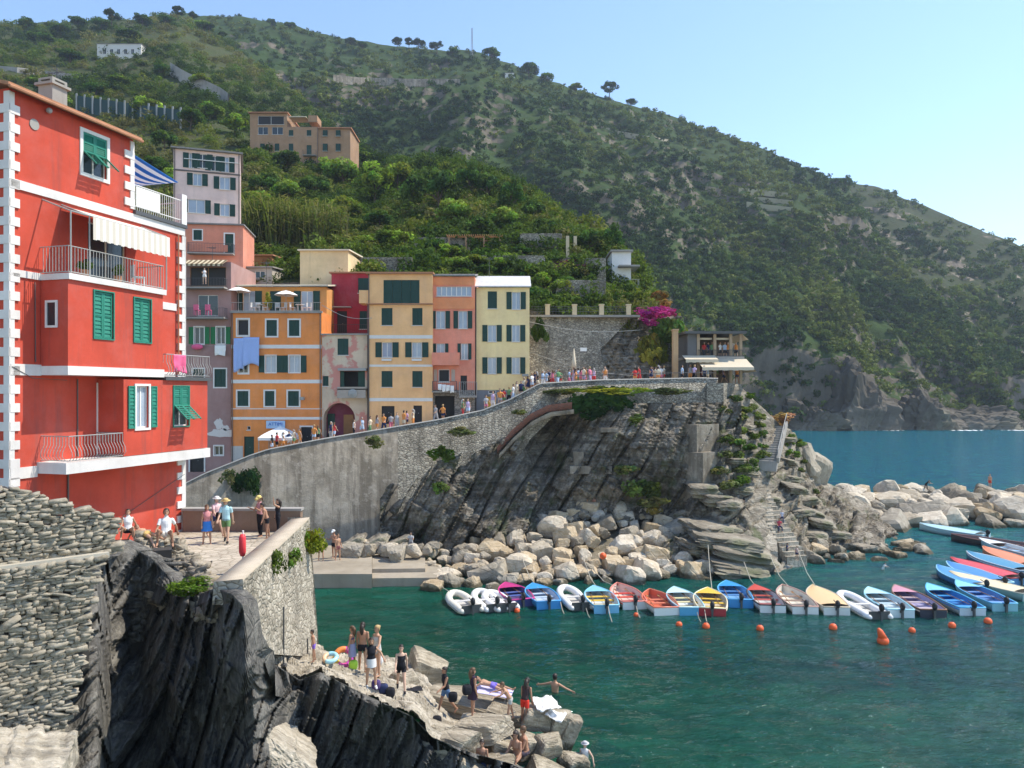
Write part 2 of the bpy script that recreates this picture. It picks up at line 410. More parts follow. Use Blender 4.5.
far_hill = Hill([(700, 424.7, 330), (1500, 424.7, 330)], [(700, 205, 600), (850, 183, 560), (880, 187, 550), (940, 213, 530), (1000, 238, 510), (1024, 248, 500), (1100, 288, 470), (1300, 380, 420), (1500, 420, 380)],
                700, 1500, 5, 70, .9, (14, 60), 21, 120, cliff=True)
tag(far_hill.mesh('headland_beyond', hillmat('far_headland_ground', (.045, .048, .022), (.035, .052, .018), (.20, .165, .13), .02, .53), 12), kind='structure')
main_hill = Hill([(-300, 400, 230), (560, 415, 260), (800, 430, 284), (850, 430, 284), (1000, 429, 292), (1040, 428.5, 296)],
                 [(-300, 10, 620), (0, 26, 600), (120, 20, 590), (180, 14, 590), (250, 20, 585), (330, 37, 575), (400, 46, 560), (480, 53, 545), (530, 72, 535), (570, 88, 528), (610, 99, 520), (660, 112, 512), (700, 127, 505),
                  (750, 143, 495), (800, 166, 482), (850, 188, 468), (880, 238, 436), (925, 292, 392), (965, 340, 352), (996, 384, 322), (1018, 418, 303), (1040, 427, 297)],
                 -300, 1040, 4, 130, .92, (18, 60), 5, 150, gully=.9, cliff=True)
tag(main_hill.mesh('headland', hillmat('headland_ground', (.032, .048, .014), (.034, .066, .014), (.14, .12, .09), .018, .585), 12), kind='structure')
near_hill = Hill([(-300, 330, 70), (0, 330, 78), (180, 300, 84), (240, 285, 82), (330, 280, 80), (480, 300, 79), (560, 318, 80), (640, 345, 80), (690, 372, 80), (705, 384, 79)],
                 [(-300, 10, 430), (60, 26, 430), (180, 16, 430), (235, 48, 400), (290, 88, 330), (330, 128, 262), (380, 160, 190), (430, 158, 165), (480, 170, 150), (525, 190, 136), (545, 208, 124), (600, 240, 112), (630, 262, 104), (660, 318, 94), (690, 365, 84), (705, 380, 80)],
                 -300, 705, 3, 130, 1.08, (5, 34), 11, 60)
tag(near_hill.mesh('hillside', hillmat('hillside_ground', (.07, .066, .03), (.05, .075, .02), (.26, .21, .15), .04, .58), 30), kind='structure')
# ================= houses
class House:
    """Facade lies on local y = 0 (viewer side is -y), local x runs along it, z = 0 at the foot."""
    def __init__(s, name, label, O, ang, cat='house', group=None):
        s.O = Vector(O); s.a = ang; s.d = Vector((math.cos(ang), math.sin(ang), 0)); s.nrm = Vector((math.sin(ang), -math.cos(ang), 0))
        s.root = thing(name, label, cat, O, ang, group); s.op = []
    def loc(s, px, row, out=0.0):
        o = s.O+s.nrm*out; k = (px-512)/F
        t = (k*o.y-o.x)/(s.d.x-k*s.d.y)
        return t, CZ-(row-HR)*(o.y+s.d.y*t)/F-s.O.z
    def rect(s, px0, r0, px1, r1, out=0.0):
        xa, _ = s.loc(px0, r0, out); xb, _ = s.loc(px1, r0, out); xm = (px0+px1)/2
        return xa, xb, s.loc(xm, r1, out)[1], s.loc(xm, r0, out)[1]
    def wall(s, x0, x1, z0, z1, depth, mat, name='wall', y0=0.0, ops=None, rev=.2):
        ops = s.op if ops is None else ops
        xs = sorted(set([x0, x1]+[v for o in ops for v in o[:2] if x0 < v < x1])); zs = sorted(set([z0, z1]+[v for o in ops for v in o[2:] if z0 < v < z1]))
        b = MB()
        for i in range(len(xs)-1):
            for j in range(len(zs)-1):
                cx, cz = (xs[i]+xs[i+1])/2, (zs[j]+zs[j+1])/2
                if any(o[0] < cx < o[1] and o[2] < cz < o[3] for o in ops): continue
                b.add([(xs[i], y0, zs[j]), (xs[i+1], y0, zs[j]), (xs[i+1], y0, zs[j+1]), (xs[i], y0, zs[j+1])], [(0, 1, 2, 3)])
        for a, c, l, h in ops:
            a, c, l, h = max(a, x0), min(c, x1), max(l, z0), min(h, z1)
            if c <= a or h <= l: continue
            q = [(a, l), (c, l), (c, h), (a, h)]
            for k in range(4):
                p, r = q[k], q[(k+1) % 4]
                b.add([(p[0], y0, p[1]), (p[0], y0+rev, p[1]), (r[0], y0+rev, r[1]), (r[0], y0, r[1])], [(0, 1, 2, 3)])
        y1 = y0+depth
        b.add([(x0, y0, z0), (x0, y1, z0), (x1, y1, z0), (x1, y0, z0), (x0, y0, z1), (x0, y1, z1), (x1, y1, z1), (x1, y0, z1)],
              [(0, 4, 5, 1), (1, 5, 6, 2), (2, 6, 7, 3), (4, 7, 6, 5)])
        return b.build(name, mat, s.root)
    def shutter(s, par, xa, xb, z0, z1, y, mat, slats=7):
        b = MB(); e = min(.07, (xb-xa)*.16); t = .045
        b.box(xa, xa+e, y-t, y, z0, z1); b.box(xb-e, xb, y-t, y, z0, z1)
        for z in (z0, (z0+z1)/2-e/2, z1-e): b.box(xa+e, xb-e, y-t, y, z, z+e)
        n = slats; ih = (z1-z0-e)/n
        for k in range(n):
            z = z0+e*.6+k*ih
            b.add([(xa+e, y-.005, z+ih*.9), (xb-e, y-.005, z+ih*.9), (xb-e, y-.036, z), (xa+e, y-.036, z)], [(0, 3, 2, 1)])
        b.box(xa+e*.5, xb-e*.5, y-.003, y, z0+e*.5, z1-e*.5)
        return b.build('shutter', mat, par)
    def window(s, R_, style='closed', sh=None, trim=None, out=0.0, pane=None, tw=.14, sw=None, mull=True, slats=7, frame=None, ops=None, sill=True):
        xa, xb, z0, z1 = R_; y = -out; sh = sh or M['dgreen']
        (s.op if ops is None else ops).append((xa, xb, z0, z1))
        b = MB()
        if trim:
            b.box(xa-tw, xa, y-.045, y+.02, z0-tw, z1+tw); b.box(xb, xb+tw, y-.045, y+.02, z0-tw, z1+tw)
            b.box(xa, xb, y-.044, y+.02, z1, z1+tw); b.box(xa, xb, y-.044, y+.02, z0-tw, z0)
        else:
            b.box(xa-.06, xb+.06, y-.09, y+.1, z0-.07, z0)
        wn = b.build('window', trim or frame or M['marble'], s.root)
        if style != 'closed':
            f = MB(); e = .055
            f.box(xa, xa+e, y+.09, y+.15, z0, z1); f.box(xb-e, xb, y+.09, y+.15, z0, z1); f.box(xa+e, xb-e, y+.091, y+.149, z0, z0+e); f.box(xa+e, xb-e, y+.091, y+.149, z1-e, z1)
            if mull: f.box((xa+xb)/2-e*.6, (xa+xb)/2+e*.6, y+.092, y+.148, z0+e, z1-e)
            f.build('casement', frame or M['white'], wn)
            MB().box(xa, xb, y+.12, y+.13, z0, z1).build('pane', pane or M['sky_curtain'], wn)
        if style == 'closed':
            m = (xa+xb)/2
            s.shutter(wn, xa+.01, m-.006, z0+.01, z1-.01, y+.07, sh, slats); s.shutter(wn, m+.006, xb-.01, z0+.01, z1-.01, y+.07, sh, slats)
            MB().box(xa, xb, y+.13, y+.14, z0, z1).build('pane', M['glass'], wn)
        elif style == 'open':
            w_ = sw or (xb-xa)/2; g = (tw+.01) if trim else .02
            s.shutter(wn, xa-g-w_, xa-g, z0, z1, y-.02, sh, slats); s.shutter(wn, xb+g, xb+g+w_, z0, z1, y-.02, sh, slats)
        elif style == 'prop':                      # closed shutters whose lower halves swing out
            m = (xa+xb)/2; zm = z0+(z1-z0)*.52
            for a, c in ((xa+.01, m-.006), (m+.006, xb-.01)):
                s.shutter(wn, a, c, zm, z1-.01, y+.03, sh, 9)
                q = MB(); n = 8; L = zm-z0; ca, sa = math.cos(R(48)), math.sin(R(48))
                def pt(x, d, off): return (x, y-.02-sa*d-off*ca, zm-ca*d+off*sa)
                for k in range(n):
                    d0, d1 = L*k/n, L*(k+.82)/n
                    q.add([pt(a, d0, 0), pt(c, d0, 0), pt(c, d1, .03), pt(a, d1, .03), pt(a, d0, .012), pt(c, d0, .012), pt(c, d1, .042), pt(a, d1, .042)], [(0, 1, 2, 3), (7, 6, 5, 4), (0, 4, 5, 1), (2, 6, 7, 3)])
                for x in (a, c-.06):
                    q.add([pt(x, 0, -.01), pt(x+.06, 0, -.01), pt(x+.06, L, -.01), pt(x, L, -.01), pt(x, 0, .035), pt(x+.06, 0, .035), pt(x+.06, L, .035), pt(x, L, .035)],
                          [(0, 1, 2, 3), (7, 6, 5, 4), (0, 4, 5, 1), (2, 6, 7, 3), (0, 3, 7, 4), (1, 5, 6, 2)])
                q.build('shutter', sh, wn)
        return wn
    def door(s, R_, mat, out=0.0, trim=None, glazed=None):
        xa, xb, z0, z1 = R_; s.op.append((xa, xb, z0, z1)); y = -out
        b = MB().box(xa, xb, y+.13, y+.17, z0, z1)
        for k in (0, 1):
            a = xa+(xb-xa)*(.08+.47*k); c = xa+(xb-xa)*(.45+.47*k)
            for l, h in ((.06, .42), (.48, .94)): b.box(a, c, y+.115, y+.13, z0+(z1-z0)*l, z0+(z1-z0)*h)
        d = b.build('door', mat, s.root)
        MB().sphere(((xa+xb)/2+.06, y+.1, z0+1.05), .035, 8, 5).build('handle', M['liron'], d)
        if trim:
            t = MB(); t.box(xa-.13, xa, y-.04, y+.02, z0, z1+.13); t.box(xb, xb+.13, y-.04, y+.02, z0, z1+.13); t.box(xa, xb, y-.039, y+.02, z1, z1+.13)
            t.build('door_frame', trim, d)
        return d
    def band(s, z0, z1, x0, x1, mat, out=.05, name='band'): return MB().box(x0, x1, -out, .02, z0, z1).build(name, mat, s.root)
    def railing(s, x0, x1, yo, z, h=1.0, mat=None, step=.13, par=None, yin=0.0, bulge=0, r=.012):
        """balcony rail round three sides, standing yo out from the wall"""
        b = MB(); mat = mat or M['iron']
        for zz in (z+.06, z+h): b.tube([(x0, -yin, zz), (x0, -yo, zz), (x1, -yo, zz), (x1, -yin, zz)], .02, 5)
        def bar(x, y, dx, dy):
            if bulge: b.tube([(x, y, z+.05), (x+dx*bulge, y+dy*bulge, z+.22), (x+dx*bulge*.8, y+dy*bulge*.8, z+.4), (x, y, z+.62), (x, y, z+h)], r, 4)
            else: b.tube([(x, y, z+.05), (x, y, z+h)], r, 4)
        n = max(2, int((x1-x0)/step))
        for i in range(n+1): bar(x0+(x1-x0)*i/n, -yo, 0, -1)
        m = max(1, int((yo-yin)/step))
        for i in range(1, m):
            bar(x0, -yin-(yo-yin)*i/m, -1, 0); bar(x1, -yin-(yo-yin)*i/m, 1, 0)
        return b.build('railing', mat, par or s.root)
    def pipe(s, x, z0, z1, y=-.09, r=.05): return MB().tube([(x, y, z0), (x, y, z1)], r, 6).build('drainpipe', M['pipe'], s.root)

def front(name, label, pxL, row, Y, ang=0.0, **k):
    return House(name, label, P(pxL, row, Y), ang, **k)
WH = M['white']

# ---- the big red house at the left
redm = stucco((.56, .082, .05), 'red_stucco', .85, None, .14); quoinm = stucco((.74, .70, .66), 'white_stucco', .3)
H = House('red_house', 'tall red house with white quoins, bays and green shutters above the near terrace', (-17.7, 27.1, 7.6), R(73.74))
LZ = (3.6, 7.1, 10.7, 14.0, 17.1); XR = 8.95; XU = 5.8; D1 = 1.28
bay3 = []; bay2 = []
H.window(H.rect(82.5, 136, 106.5, 176), 'prop', M['green'], WH, pane=M['glass'], slats=9)
dr = H.rect(88, 226, 126, 272); dr = (dr[0], dr[1], 10.71, dr[3]); H.window(dr, 'pane', pane=M['glass'], frame=M['cream'])
lo = H.rect(99, 386, 112, 434); H.door((lo[0], lo[1], 3.62, lo[3]), M['iron'], trim=WH)
body = H.wall(0, XR, -6, 14.0, 7.5, redm); up = H.wall(0, XU, 14.0, 17.1, 7.5, redm, 'upper_wall')
for R_ in (H.rect(94, 292, 113, 338.5, D1), H.rect(134, 299, 150.5, 342, D1)): H.window(R_, 'closed', M['green'], M['green'], D1, tw=.05, slats=11, ops=bay3)
B3 = (1.26, 6.08)
H.wall(B3[0], B3[1], 7.35, 10.5, D1-.02, redm, 'bay', -D1, bay3)
R_ = H.rect(136, 386, 148.5, 428, D1); H.window(R_, 'open', M['green'], WH, D1, pane=M['sky_curtain'], tw=.09, slats=11, ops=bay2)
R_ = H.rect(173.5, 386.5, 188.5, 426, D1); H.window(R_, 'prop', M['green'], M['green'], D1, pane=M['glass'], tw=.05, ops=bay2)
H.wall(3.9, XR-.02, 3.85, 6.9, D1-.02, redm, 'bay', -D1, bay2)
# small window on the shaded side of the upper bay
b = MB(); b.box(1.19, 1.25, -.83, -.76, 8.75, 9.75); b.box(1.19, 1.25, -.36, -.29, 8.75, 9.75); b.box(1.19, 1.25, -.76, -.36, 8.75, 8.83); b.box(1.19, 1.25, -.76, -.36, 9.67, 9.75)
sw_ = b.build('window', WH, H.root); MB().box(1.235, 1.255, -.76, -.36, 8.83, 9.67).build('pane', M['glass'], sw_)
def slab(x0, x1, z0, z1, yo, name='band', m=None): return MB().box(x0, x1, -yo, .03, z0, z1).build(name, m or quoinm, H.root)
slab(.02, B3[0], 7.0, 7.4, .06); slab(B3[0]-.04, B3[1]+.04, 7.02, 7.35, D1+.04); slab(B3[1]+.05, 8.3, 7.0, 7.3, .05)
slab(.02, B3[0], 10.5, 10.75, .06); slab(B3[0]-.05, B3[1]+.1, 10.5, 10.72, D1+.1, 'balcony_slab'); slab(B3[1]+.12, 8.4, 10.1, 10.42, .05)
slab(.02, XR-.02, 13.62, 13.95, .06); slab(XU, XR+.06, 13.96, 14.12, .14, 'cornice', M['iron'])
slab(.02, 1.1, 3.3, 3.7, .06); slab(1.12, XR+.1, 3.42, 3.83, D1+.06, 'balcony_slab')
slab(B3[1]+.05, XR+.12, 6.9, 7.06, D1+.12, 'balcony_slab', M['iron'])
q = MB()
for x, s_, zt in ((0, 1, 17.0), (XU, -1, 17.0), (XR, -1, 13.6)):
    z0 = 14.15 if x == XU else -3
    q.box(min(x, x+s_*.18)-(.03 if s_ > 0 else 0), max(x, x+s_*.18)+(.03 if s_ < 0 else 0), -.045, .03, z0, zt)
    z = z0+.1; k = 0
    while z < zt-.3:
        if s_ > 0: q.box(x-.032, x+.38, -.06, .02, z, z+.32)
        else: q.box(x-.5, x+.032, -.06, .02, z, z+.32)
        z += .66
q.box(-.045, .0, -.06, .2, -3, 17.0)
z = -2.9
while z < 16.7: q.box(-.06, .0, -.06, .42, z, z+.32); z += .66
q.box(XR-.0, XR+.045, -.06, .34, -3, 13.6)
q.build('quoins', quoinm, H.root)
rf = MB(); rf.add([(-.35, -.38, 17.05), (XU+.1, -.38, 17.05), (XU+.1, 4, 18.2), (-.35, 4, 18.2), (-.35, -.38, 17.17), (XU+.1, -.38, 17.17), (XU+.1, 4, 18.33), (-.35, 4, 18.33)],
    [(0, 3, 2, 1), (4, 5, 6, 7), (0, 1, 5, 4), (1, 2, 6, 5), (2, 3, 7, 6), (3, 0, 4, 7)])
rf = rf.build('roof', M['tile'], H.root)
ch = MB().box(2.9, 3.6, 1.2, 1.9, 17, 18.5); ch.box(2.8, 3.7, 1.1, 2.0, 18.5, 18.6); ch.box(2.9, 3.6, 1.2, 1.9, 18.72, 18.8)
for a_, c_ in ((2.9, 1.2), (3.48, 1.2), (2.9, 1.78), (3.48, 1.78)): ch.box(a_, a_+.12, c_, c_+.12, 18.6, 18.72)
ch.build('chimney', M['conc'], rf)
MB().tube([(-.35, -.42, 17.02), (XU+.1, -.42, 17.02)], .06, 6).build('gutter', M['tile'], rf)
x_, z_ = H.loc(34, 124.5); MB().tube([(x_, -.03, z_), (x_, .05, z_)], .2, 16).build('round_vent', M['conc'], H.root)
x_, z_ = H.loc(46, 111); MB().sphere((x_, -.15, z_), .11, 8, 6).build('wall_lamp', M['liron'], H.root)
bal = H.railing(B3[0], B3[1], D1+.02, 10.72, 1.0, M['liron'], .14)
H.railing(1.3, 3.85, D1, 3.83, .95, M['liron'], .14, bulge=.16)
H.railing(B3[1]+.15, XR+.05, D1+.05, 7.06, .95, M['liron'], .15, bulge=.14)
# striped awning over the balcony
def stripes(name, c1, c2, axis, n, vscale=1.0):
    t = NT(name); sp = t.n('ShaderNodeSeparateXYZ'); t.l(t.tc.outputs['Object'], sp.inputs[0])
    w_ = t.math('FRACT', t.math('MULTIPLY', sp.outputs[axis], n)); f = t.math('GREATER_THAN', w_, .5)
    t.bsdf(t.mix(f, c1, c2), .85, None, .1); return t.m
def awning(b, x0, x1, y0, z0, y1, z1, val=.25, nx=14, sag=.03):
    for i in range(nx):
        xa, xb = x0+(x1-x0)*i/nx, x0+(x1-x0)*(i+1)/nx
        for k in range(4):
            f0, f1 = k/4, (k+1)/4
            p = lambda f: (y0+(y1-y0)*f, z0+(z1-z0)*f-sag*math.sin(math.pi*f))
            (ya, za), (yb, zb) = p(f0), p(f1)
            b.add([(xa, ya, za), (xb, ya, za), (xb, yb, zb), (xa, yb, zb), (xa, ya, za-.015), (xb, ya, za-.015), (xb, yb, zb-.015), (xa, yb, zb-.015)], [(0, 3, 2, 1), (4, 5, 6, 7)])
        dz = .03*(i % 2)
        b.add([(xa, y1, z1), (xb, y1, z1), (xb, y1-.01, z1-val+dz), (xa, y1-.01, z1-val+dz)], [(0, 1, 2, 3)]); b.add([(xa, y1+.012, z1), (xb, y1+.012, z1), (xb, y1+.004, z1-val+dz), (xa, y1+.004, z1-val+dz)], [(3, 2, 1, 0)])
    return b
aw = awning(MB(), 2.2, 6.25, -.1, 13.45, -D1-.2, 12.95, .85, 24).build('awning', stripes('awning_stripes', (.62, .56, .47), (.74, .70, .64), 0, 3.2), H.root)
fr_ = MB()
for x in (1.35, 2.2, 6.25): fr_.tube([(x, -D1-.03, 10.7), (x, -D1-.03, 13.0)], .03, 6)
for x in (1.35, 2.2, 6.25): fr_.tube([(x, -D1-.03, 13.0), (x, 0, 13.5)], .03, 6)
fr_.tube([(1.35, -D1-.03, 13.0), (6.25, -D1-.03, 13.0)], .03, 6); fr_.build('awning_frame', M['liron'], aw)
# roof terrace rail with a solid panel, blue striped sun sail
tr = MB()
for zz in (14.3, 15.2): tr.tube([(XU+.05, -.05, zz), (XR, -.05, zz), (XR, 3, zz)], .025, 5)
for i in range(24):
    x = XU+.05+(XR-XU-.05)*i/23
    tr.tube([(x, -.05, 14.1), (x, -.05, 15.2)], .012, 4)
tr.box(XU+.1, XU+1.5, -.075, -.06, 14.3, 15.15); tr.box(XR-.3, XR+.02, -.13, .2, 14.12, 15.5)
tr.build('terrace_railing', WH, H.root)
t = NT('blue_stripes'); sp = t.n('ShaderNodeSeparateXYZ'); t.l(t.tc.outputs['Object'], sp.inputs[0])
c = t.mix(t.math('GREATER_THAN', t.math('FRACT', t.math('MULTIPLY', sp.outputs[1], 3.0)), .5), (.82, .84, .86), (.10, .30, .62))
d1 = t.n('ShaderNodeBsdfDiffuse'); d2 = t.n('ShaderNodeBsdfTranslucent'); t.l(c, d1.inputs[0]); t.l(c, d2.inputs[0]); mx = t.n('ShaderNodeMixShader'); mx.inputs[0].default_value = .6
t.l(d1.outputs[0], mx.inputs[1]); t.l(d2.outputs[0], mx.inputs[2]); t.l(mx.outputs[0], t.out.inputs[0]); sail_m = t.m
sl = MB(); pts = []
for i in range(13):
    for j in range(7):
        f, g = i/12, j/6
        pts.append((XU+.1+f*2.9, .2+g*2.6, 16.6-.5*f-.9*g*(1-f)-.3*math.sin(math.pi*f)*math.sin(math.pi*g)))
fs = []
for i in range(12):
    for j in range(6): fs.append((i*7+j, (i+1)*7+j, (i+1)*7+j+1, i*7+j+1))
n_ = len(pts); pts += [(a, b_, c-.012) for a, b_, c in pts]; fs += [tuple(n_+i for i in reversed(f)) for f in fs]
sl.add(pts, fs); sl.build('sun_sail', sail_m, H.root)
cb = MB(); cb.tube([(1.0, -.05, 10.4), (1.02, -.05, 7.5)], .02, 5); cb.tube([(2.45, -.05, 3.4), (2.45, -.05, 0)], .035, 5); cb.tube([(2.9, -.04, 6.9), (2.9, -.04, 3.9)], .025, 5)
cb.tube([(.05, -.05, 3.1), (1.8, -.04, 1.9), (2.5, -.05, 1.3), (5, -.05, 1.15), (8.9, -.06, 2.6)], .014, 4); cb.tube([(.05, -.07, 7.3), (.9, -.07, 6.9), (2.4, -.05, 6.85)], .014, 4)
cb.build('cable', M['pipe'], H.root); MB().tube([(XR-.5, -.1, 13.6), (XR-.5, -.1, 7.2)], .04, 6).build('drainpipe', M['tile'], H.root)
RED = H

# ---- narrow mauve house beside it
mau = stucco((.36, .22, .20), 'mauve_stucco', .3); YM = 72.3
H = front('mauve_house', 'narrow dull mauve house between the red house and the orange house, bright green shutters', 184, 470, YM)
r = H.rect
for a, c in ((194.5, 204), (216.5, 225)): H.window(r(a, 327, c, 344), 'open', M['bgreen'], WH, tw=.09, pane=M['glass'], sw=.42)
H.window(r(214.5, 369, 226, 387), 'closed', None, WH, tw=.12); H.window(r(193, 369, 204, 387), 'closed', None, WH, tw=.12)
H.window(r(214.5, 446, 223, 455), 'pane', None, WH, tw=.11, pane=M['glass']); H.window(r(196, 408, 205, 438), 'closed', None, WH, tw=.1)
H.door(r(190, 452, 204, 472), M['dark'], trim=WH)
H.window(r(198, 295, 218, 316), 'pane', pane=M['glass']); H.window(r(190, 267, 226, 286), 'pane', pane=M['dark'], frame=M['wood'])
x1 = r(230.8, 300, 231, 301)[1]; zt = r(184, 262, 185, 263)[3]
H.wall(0, x1, -4, zt, 7, mau)
def zof(row): return H.loc(205, row)[1]
for rw, h_ in ((318, .85), (288, .8)):
    MB().box(.05, x1-.3, -1.0, 0, zof(rw)-.14, zof(rw)).build('balcony_slab', M['conc'], H.root)
    H.railing(.05, x1-.3, .97, zof(rw), h_, M['iron'], .14)
awning(MB(), .1, x1-.3, -.05, zof(260), -1.3, zof(266), .22, 16).build('awning', stripes('brown_stripes', (.6, .5, .33), (.17, .12, .07), 0, 2.2), H.root)
pt_ = plain((.62, .58, .55), .9, 'bare_plaster'); pb = MB()
for cx_, cz_, rx, rz in ((222, 433, 1.35, .38), (219, 424, .42, .5), (226, 428, .35, .25)):
    x_, z_ = H.loc(cx_, cz_); n_ = 18
    ring = [(x_+rx*math.cos(2*math.pi*k/n_)*(1+.25*math.sin(5*k+cx_)), -.012, z_+rz*math.sin(2*math.pi*k/n_)*(1+.2*math.cos(3*k))) for k in range(n_)]
    pb.add(ring+[(p[0], .01, p[2]) for p in ring], [tuple(range(n_))]+[(k, k+n_, (k+1) % n_+n_, (k+1) % n_) for k in range(n_)])
pb.build('plaster_patch', pt_, H.root)
MAU = H
# ---- salmon house above and behind, pale pink house on top of the stack
sal = stucco((.68, .27, .18), 'salmon_stucco', .3)
H = front('salmon_house', 'small salmon house with a balcony, squeezed below the tall pale pink house', 185.5, 268, 78.5, R(8))
r = H.rect
H.window(r(193.5, 230, 202, 240), 'closed', None, WH, tw=.1); H.door(r(225, 234, 233.5, 255), M['dgreen'], trim=WH)
x1 = r(243, 240, 244, 241)[0]; zt = H.loc(215, 225)[1]
H.wall(0, x1, -6, zt, 6, sal); MB().box(-.1, x1+.15, -.25, 6.1, zt, zt+.15).build('roof', M['slate'], H.root)
z_ = H.loc(205, 254)[1]; MB().box(.4, x1-.8, -1.0, 0, z_-.12, z_).build('balcony_slab', M['conc'], H.root); H.railing(.4, x1-.8, .95, z_, .95, M['iron'], .15)
MB().box(1.0, 4.3, -.9, -.86, z_+.12, z_+.8).build('railing_panel', sal, H.root)
ppk = stucco((.78, .58, .51), 'pale_pink_stucco', .25)
H = front('pale_pink_house', 'tall pale pink house with dark green shutters standing above the salmon house', 173.5, 226, 80, R(19))
r = H.rect
for a, c, t_, b_ in ((189, 194, 153, 168), (198, 207, 154, 168), (211, 219, 156, 171), (222, 229, 157, 172), (193, 202, 173.5, 185.5), (219.5, 230, 177, 189.5), (188, 205, 199.5, 213), (220, 229.5, 204, 216)):
    H.window(r(a, t_, c, b_), 'open', None, None, sw=.55, pane=M['sky_curtain'] if a not in (198, 211) else M['glass'])
x1 = r(240.5, 190, 241, 191)[0]; zt = H.loc(174, 148.5)[1]
H.wall(0, x1, -4, zt, 7, ppk)
MB().box(-.25, x1+.25, -.4, 7.2, zt, zt+.16).build('roof', M['slate'], H.root)
z_ = H.loc(200, 172)[1]; H.band(z_-.05, z_+.1, 0, x1, M['pipe'], .08)
z_ = H.loc(200, 160)[1]; H.band(z_-.04, z_+.03, 1.0, x1-.1, WH, .12, 'rail'); H.pipe(x1-.15, -3, zt); H.pipe(.12, -3, zt)

# ---- orange house with the roof terrace
org = stucco((.82, .29, .085), 'orange_stucco', .3); YO = 72.0
H = front('orange_house', 'five storey orange house with white bands and a roof terrace', 231.5, 465, YO)
r = H.rect
H.window(r(237.5, 319.5, 248.5, 335.5), 'pane', None, WH, pane=M['dark'], mull=False)
for a, c in ((266.5, 277), (289, 299.5)): H.window(r(a, 320, c, 336), 'closed', None, WH)
H.window(r(239, 355.5, 248, 373), 'pane', None, WH, pane=M['glass'])
for a, c in ((265.5, 276), (289, 300)): H.window(r(a, 355.5, c, 372.5), 'open', None, WH, tw=.08, sw=.52)
for a, c in ((237.5, 248.5), (265, 274.5), (288, 299)): H.window(r(a, 391, c, 406), 'closed', None, WH)
H.door(r(244, 436.5, 254, 458.5), M['dgreen']); H.door(r(301, 427, 312, 448), M['dark'], trim=WH)
H.window(r(247, 426, 250.5, 430), 'pane', pane=M['dark'], mull=False)
x1 = r(321.5, 400, 322, 401)[0]; zt = r(240, 311.5, 241, 312)[3]
H.wall(0, x1, -4, zt, 6.2, org)
def zof(row): return H.loc(276, row)[1]
H.band(zof(348.5), zof(344.8), 0, x1, WH); H.band(zof(383.3), zof(379.7), 0, x1, WH); H.band(zof(419.6), zof(417), 0, x1, WH); H.band(zof(409.2), zof(408.4), 0, x1, WH, .03)
H.band(zof(475), zof(446), 0, r(243, 1, 244, 1)[0], plain((.55, .52, .47), .9, 'plinth'), .03, 'plinth')
MB().box(-.05, x1+.12, -.28, .0, zt-.16, zt+.02).build('cornice', M['conc'], H.root)
H.pipe(x1-.1, -3, zt); H.pipe(.1, -3, zt)
up_ops = []; Yb = 2.0; H2O = H.O.copy()
def up_rect(a, t_, c, b_):
    h = House.__new__(House); h.O = H.O-H.nrm*Yb; h.d = H.d; h.nrm = H.nrm; return h.rect(a, t_, c, b_)
zu = up_rect(240, 287, 241, 288)[3]
for a, c, st in ((243, 255, 'open'), (270, 281, 'closed'), (301, 313, 'open')):
    q = up_rect(a, 291, c, 308); q = (q[0], q[1], zt+.02, q[3]); H.window(q, st, None, None, -Yb, pane=M['sky_curtain'], sw=.65, ops=up_ops)
H.wall(0, x1, zt, zu, 6.0, stucco((.70, .33, .10), 'orange_upper_stucco', .3), 'upper_wall', Yb, up_ops)
rm = plain((.60, .52, .40), .9, 'pale_roof'); MB().add([(-.2, Yb-.5, zu), (x1+.25, Yb-.5, zu), (x1+.25, 8.2, zu+.95), (-.2, 8.2, zu+.95), (-.2, Yb-.5, zu+.14), (x1+.25, Yb-.5, zu+.14), (x1+.25, 8.2, zu+1.1), (-.2, 8.2, zu+1.1)],
     [(0, 3, 2, 1), (4, 5, 6, 7), (0, 1, 5, 4), (1, 2, 6, 5), (2, 3, 7, 6), (3, 0, 4, 7)]).build('roof', rm, H.root)
H.railing(.05, x1-.05, .2, zt+.02, .8, M['liron'], .22, r=.008)
MB().box(r(301, 1, 302, 1)[0], r(301, 1, 302, 1)[0]+.35, -.5, 0, zof(400), zof(397)).build('wall_lamp', M['liron'], H.root)
ORG = H; ORG_ZT = zt

# ---- dark red house, set back
drd = stucco((.40, .045, .06), 'dark_red_stucco', .25)
H = front('dark_red_house', 'dark red house set back between the orange terrace and the pale orange house', 331.5, 345, 77)
r = H.rect
H.window(r(358, 278, 368.5, 293), 'closed'); H.door(r(337, 311, 347, 334), M['dark']); H.window(r(359.5, 311, 367, 329), 'closed')
x1 = r(372, 300, 373, 301)[0]; zt = H.loc(350, 273.5)[1]
H.wall(0, x1, -3, zt, 6, drd); MB().box(-.2, x1+.2, -.3, 6, zt, zt+.14).build('roof', M['tile'], H.root)
z_ = H.loc(340, 308)[1]; MB().box(.1, 2.0, -.7, 0, z_, z_+.1).build('canopy', M['liron'], H.root)
z_ = H.loc(340, 334)[1]; H.railing(.05, x1-.1, .7, z_, .9, M['iron'], .2)
MB().box(0, x1, -.8, 0, z_-.15, z_).build('balcony_slab', M['conc'], H.root)
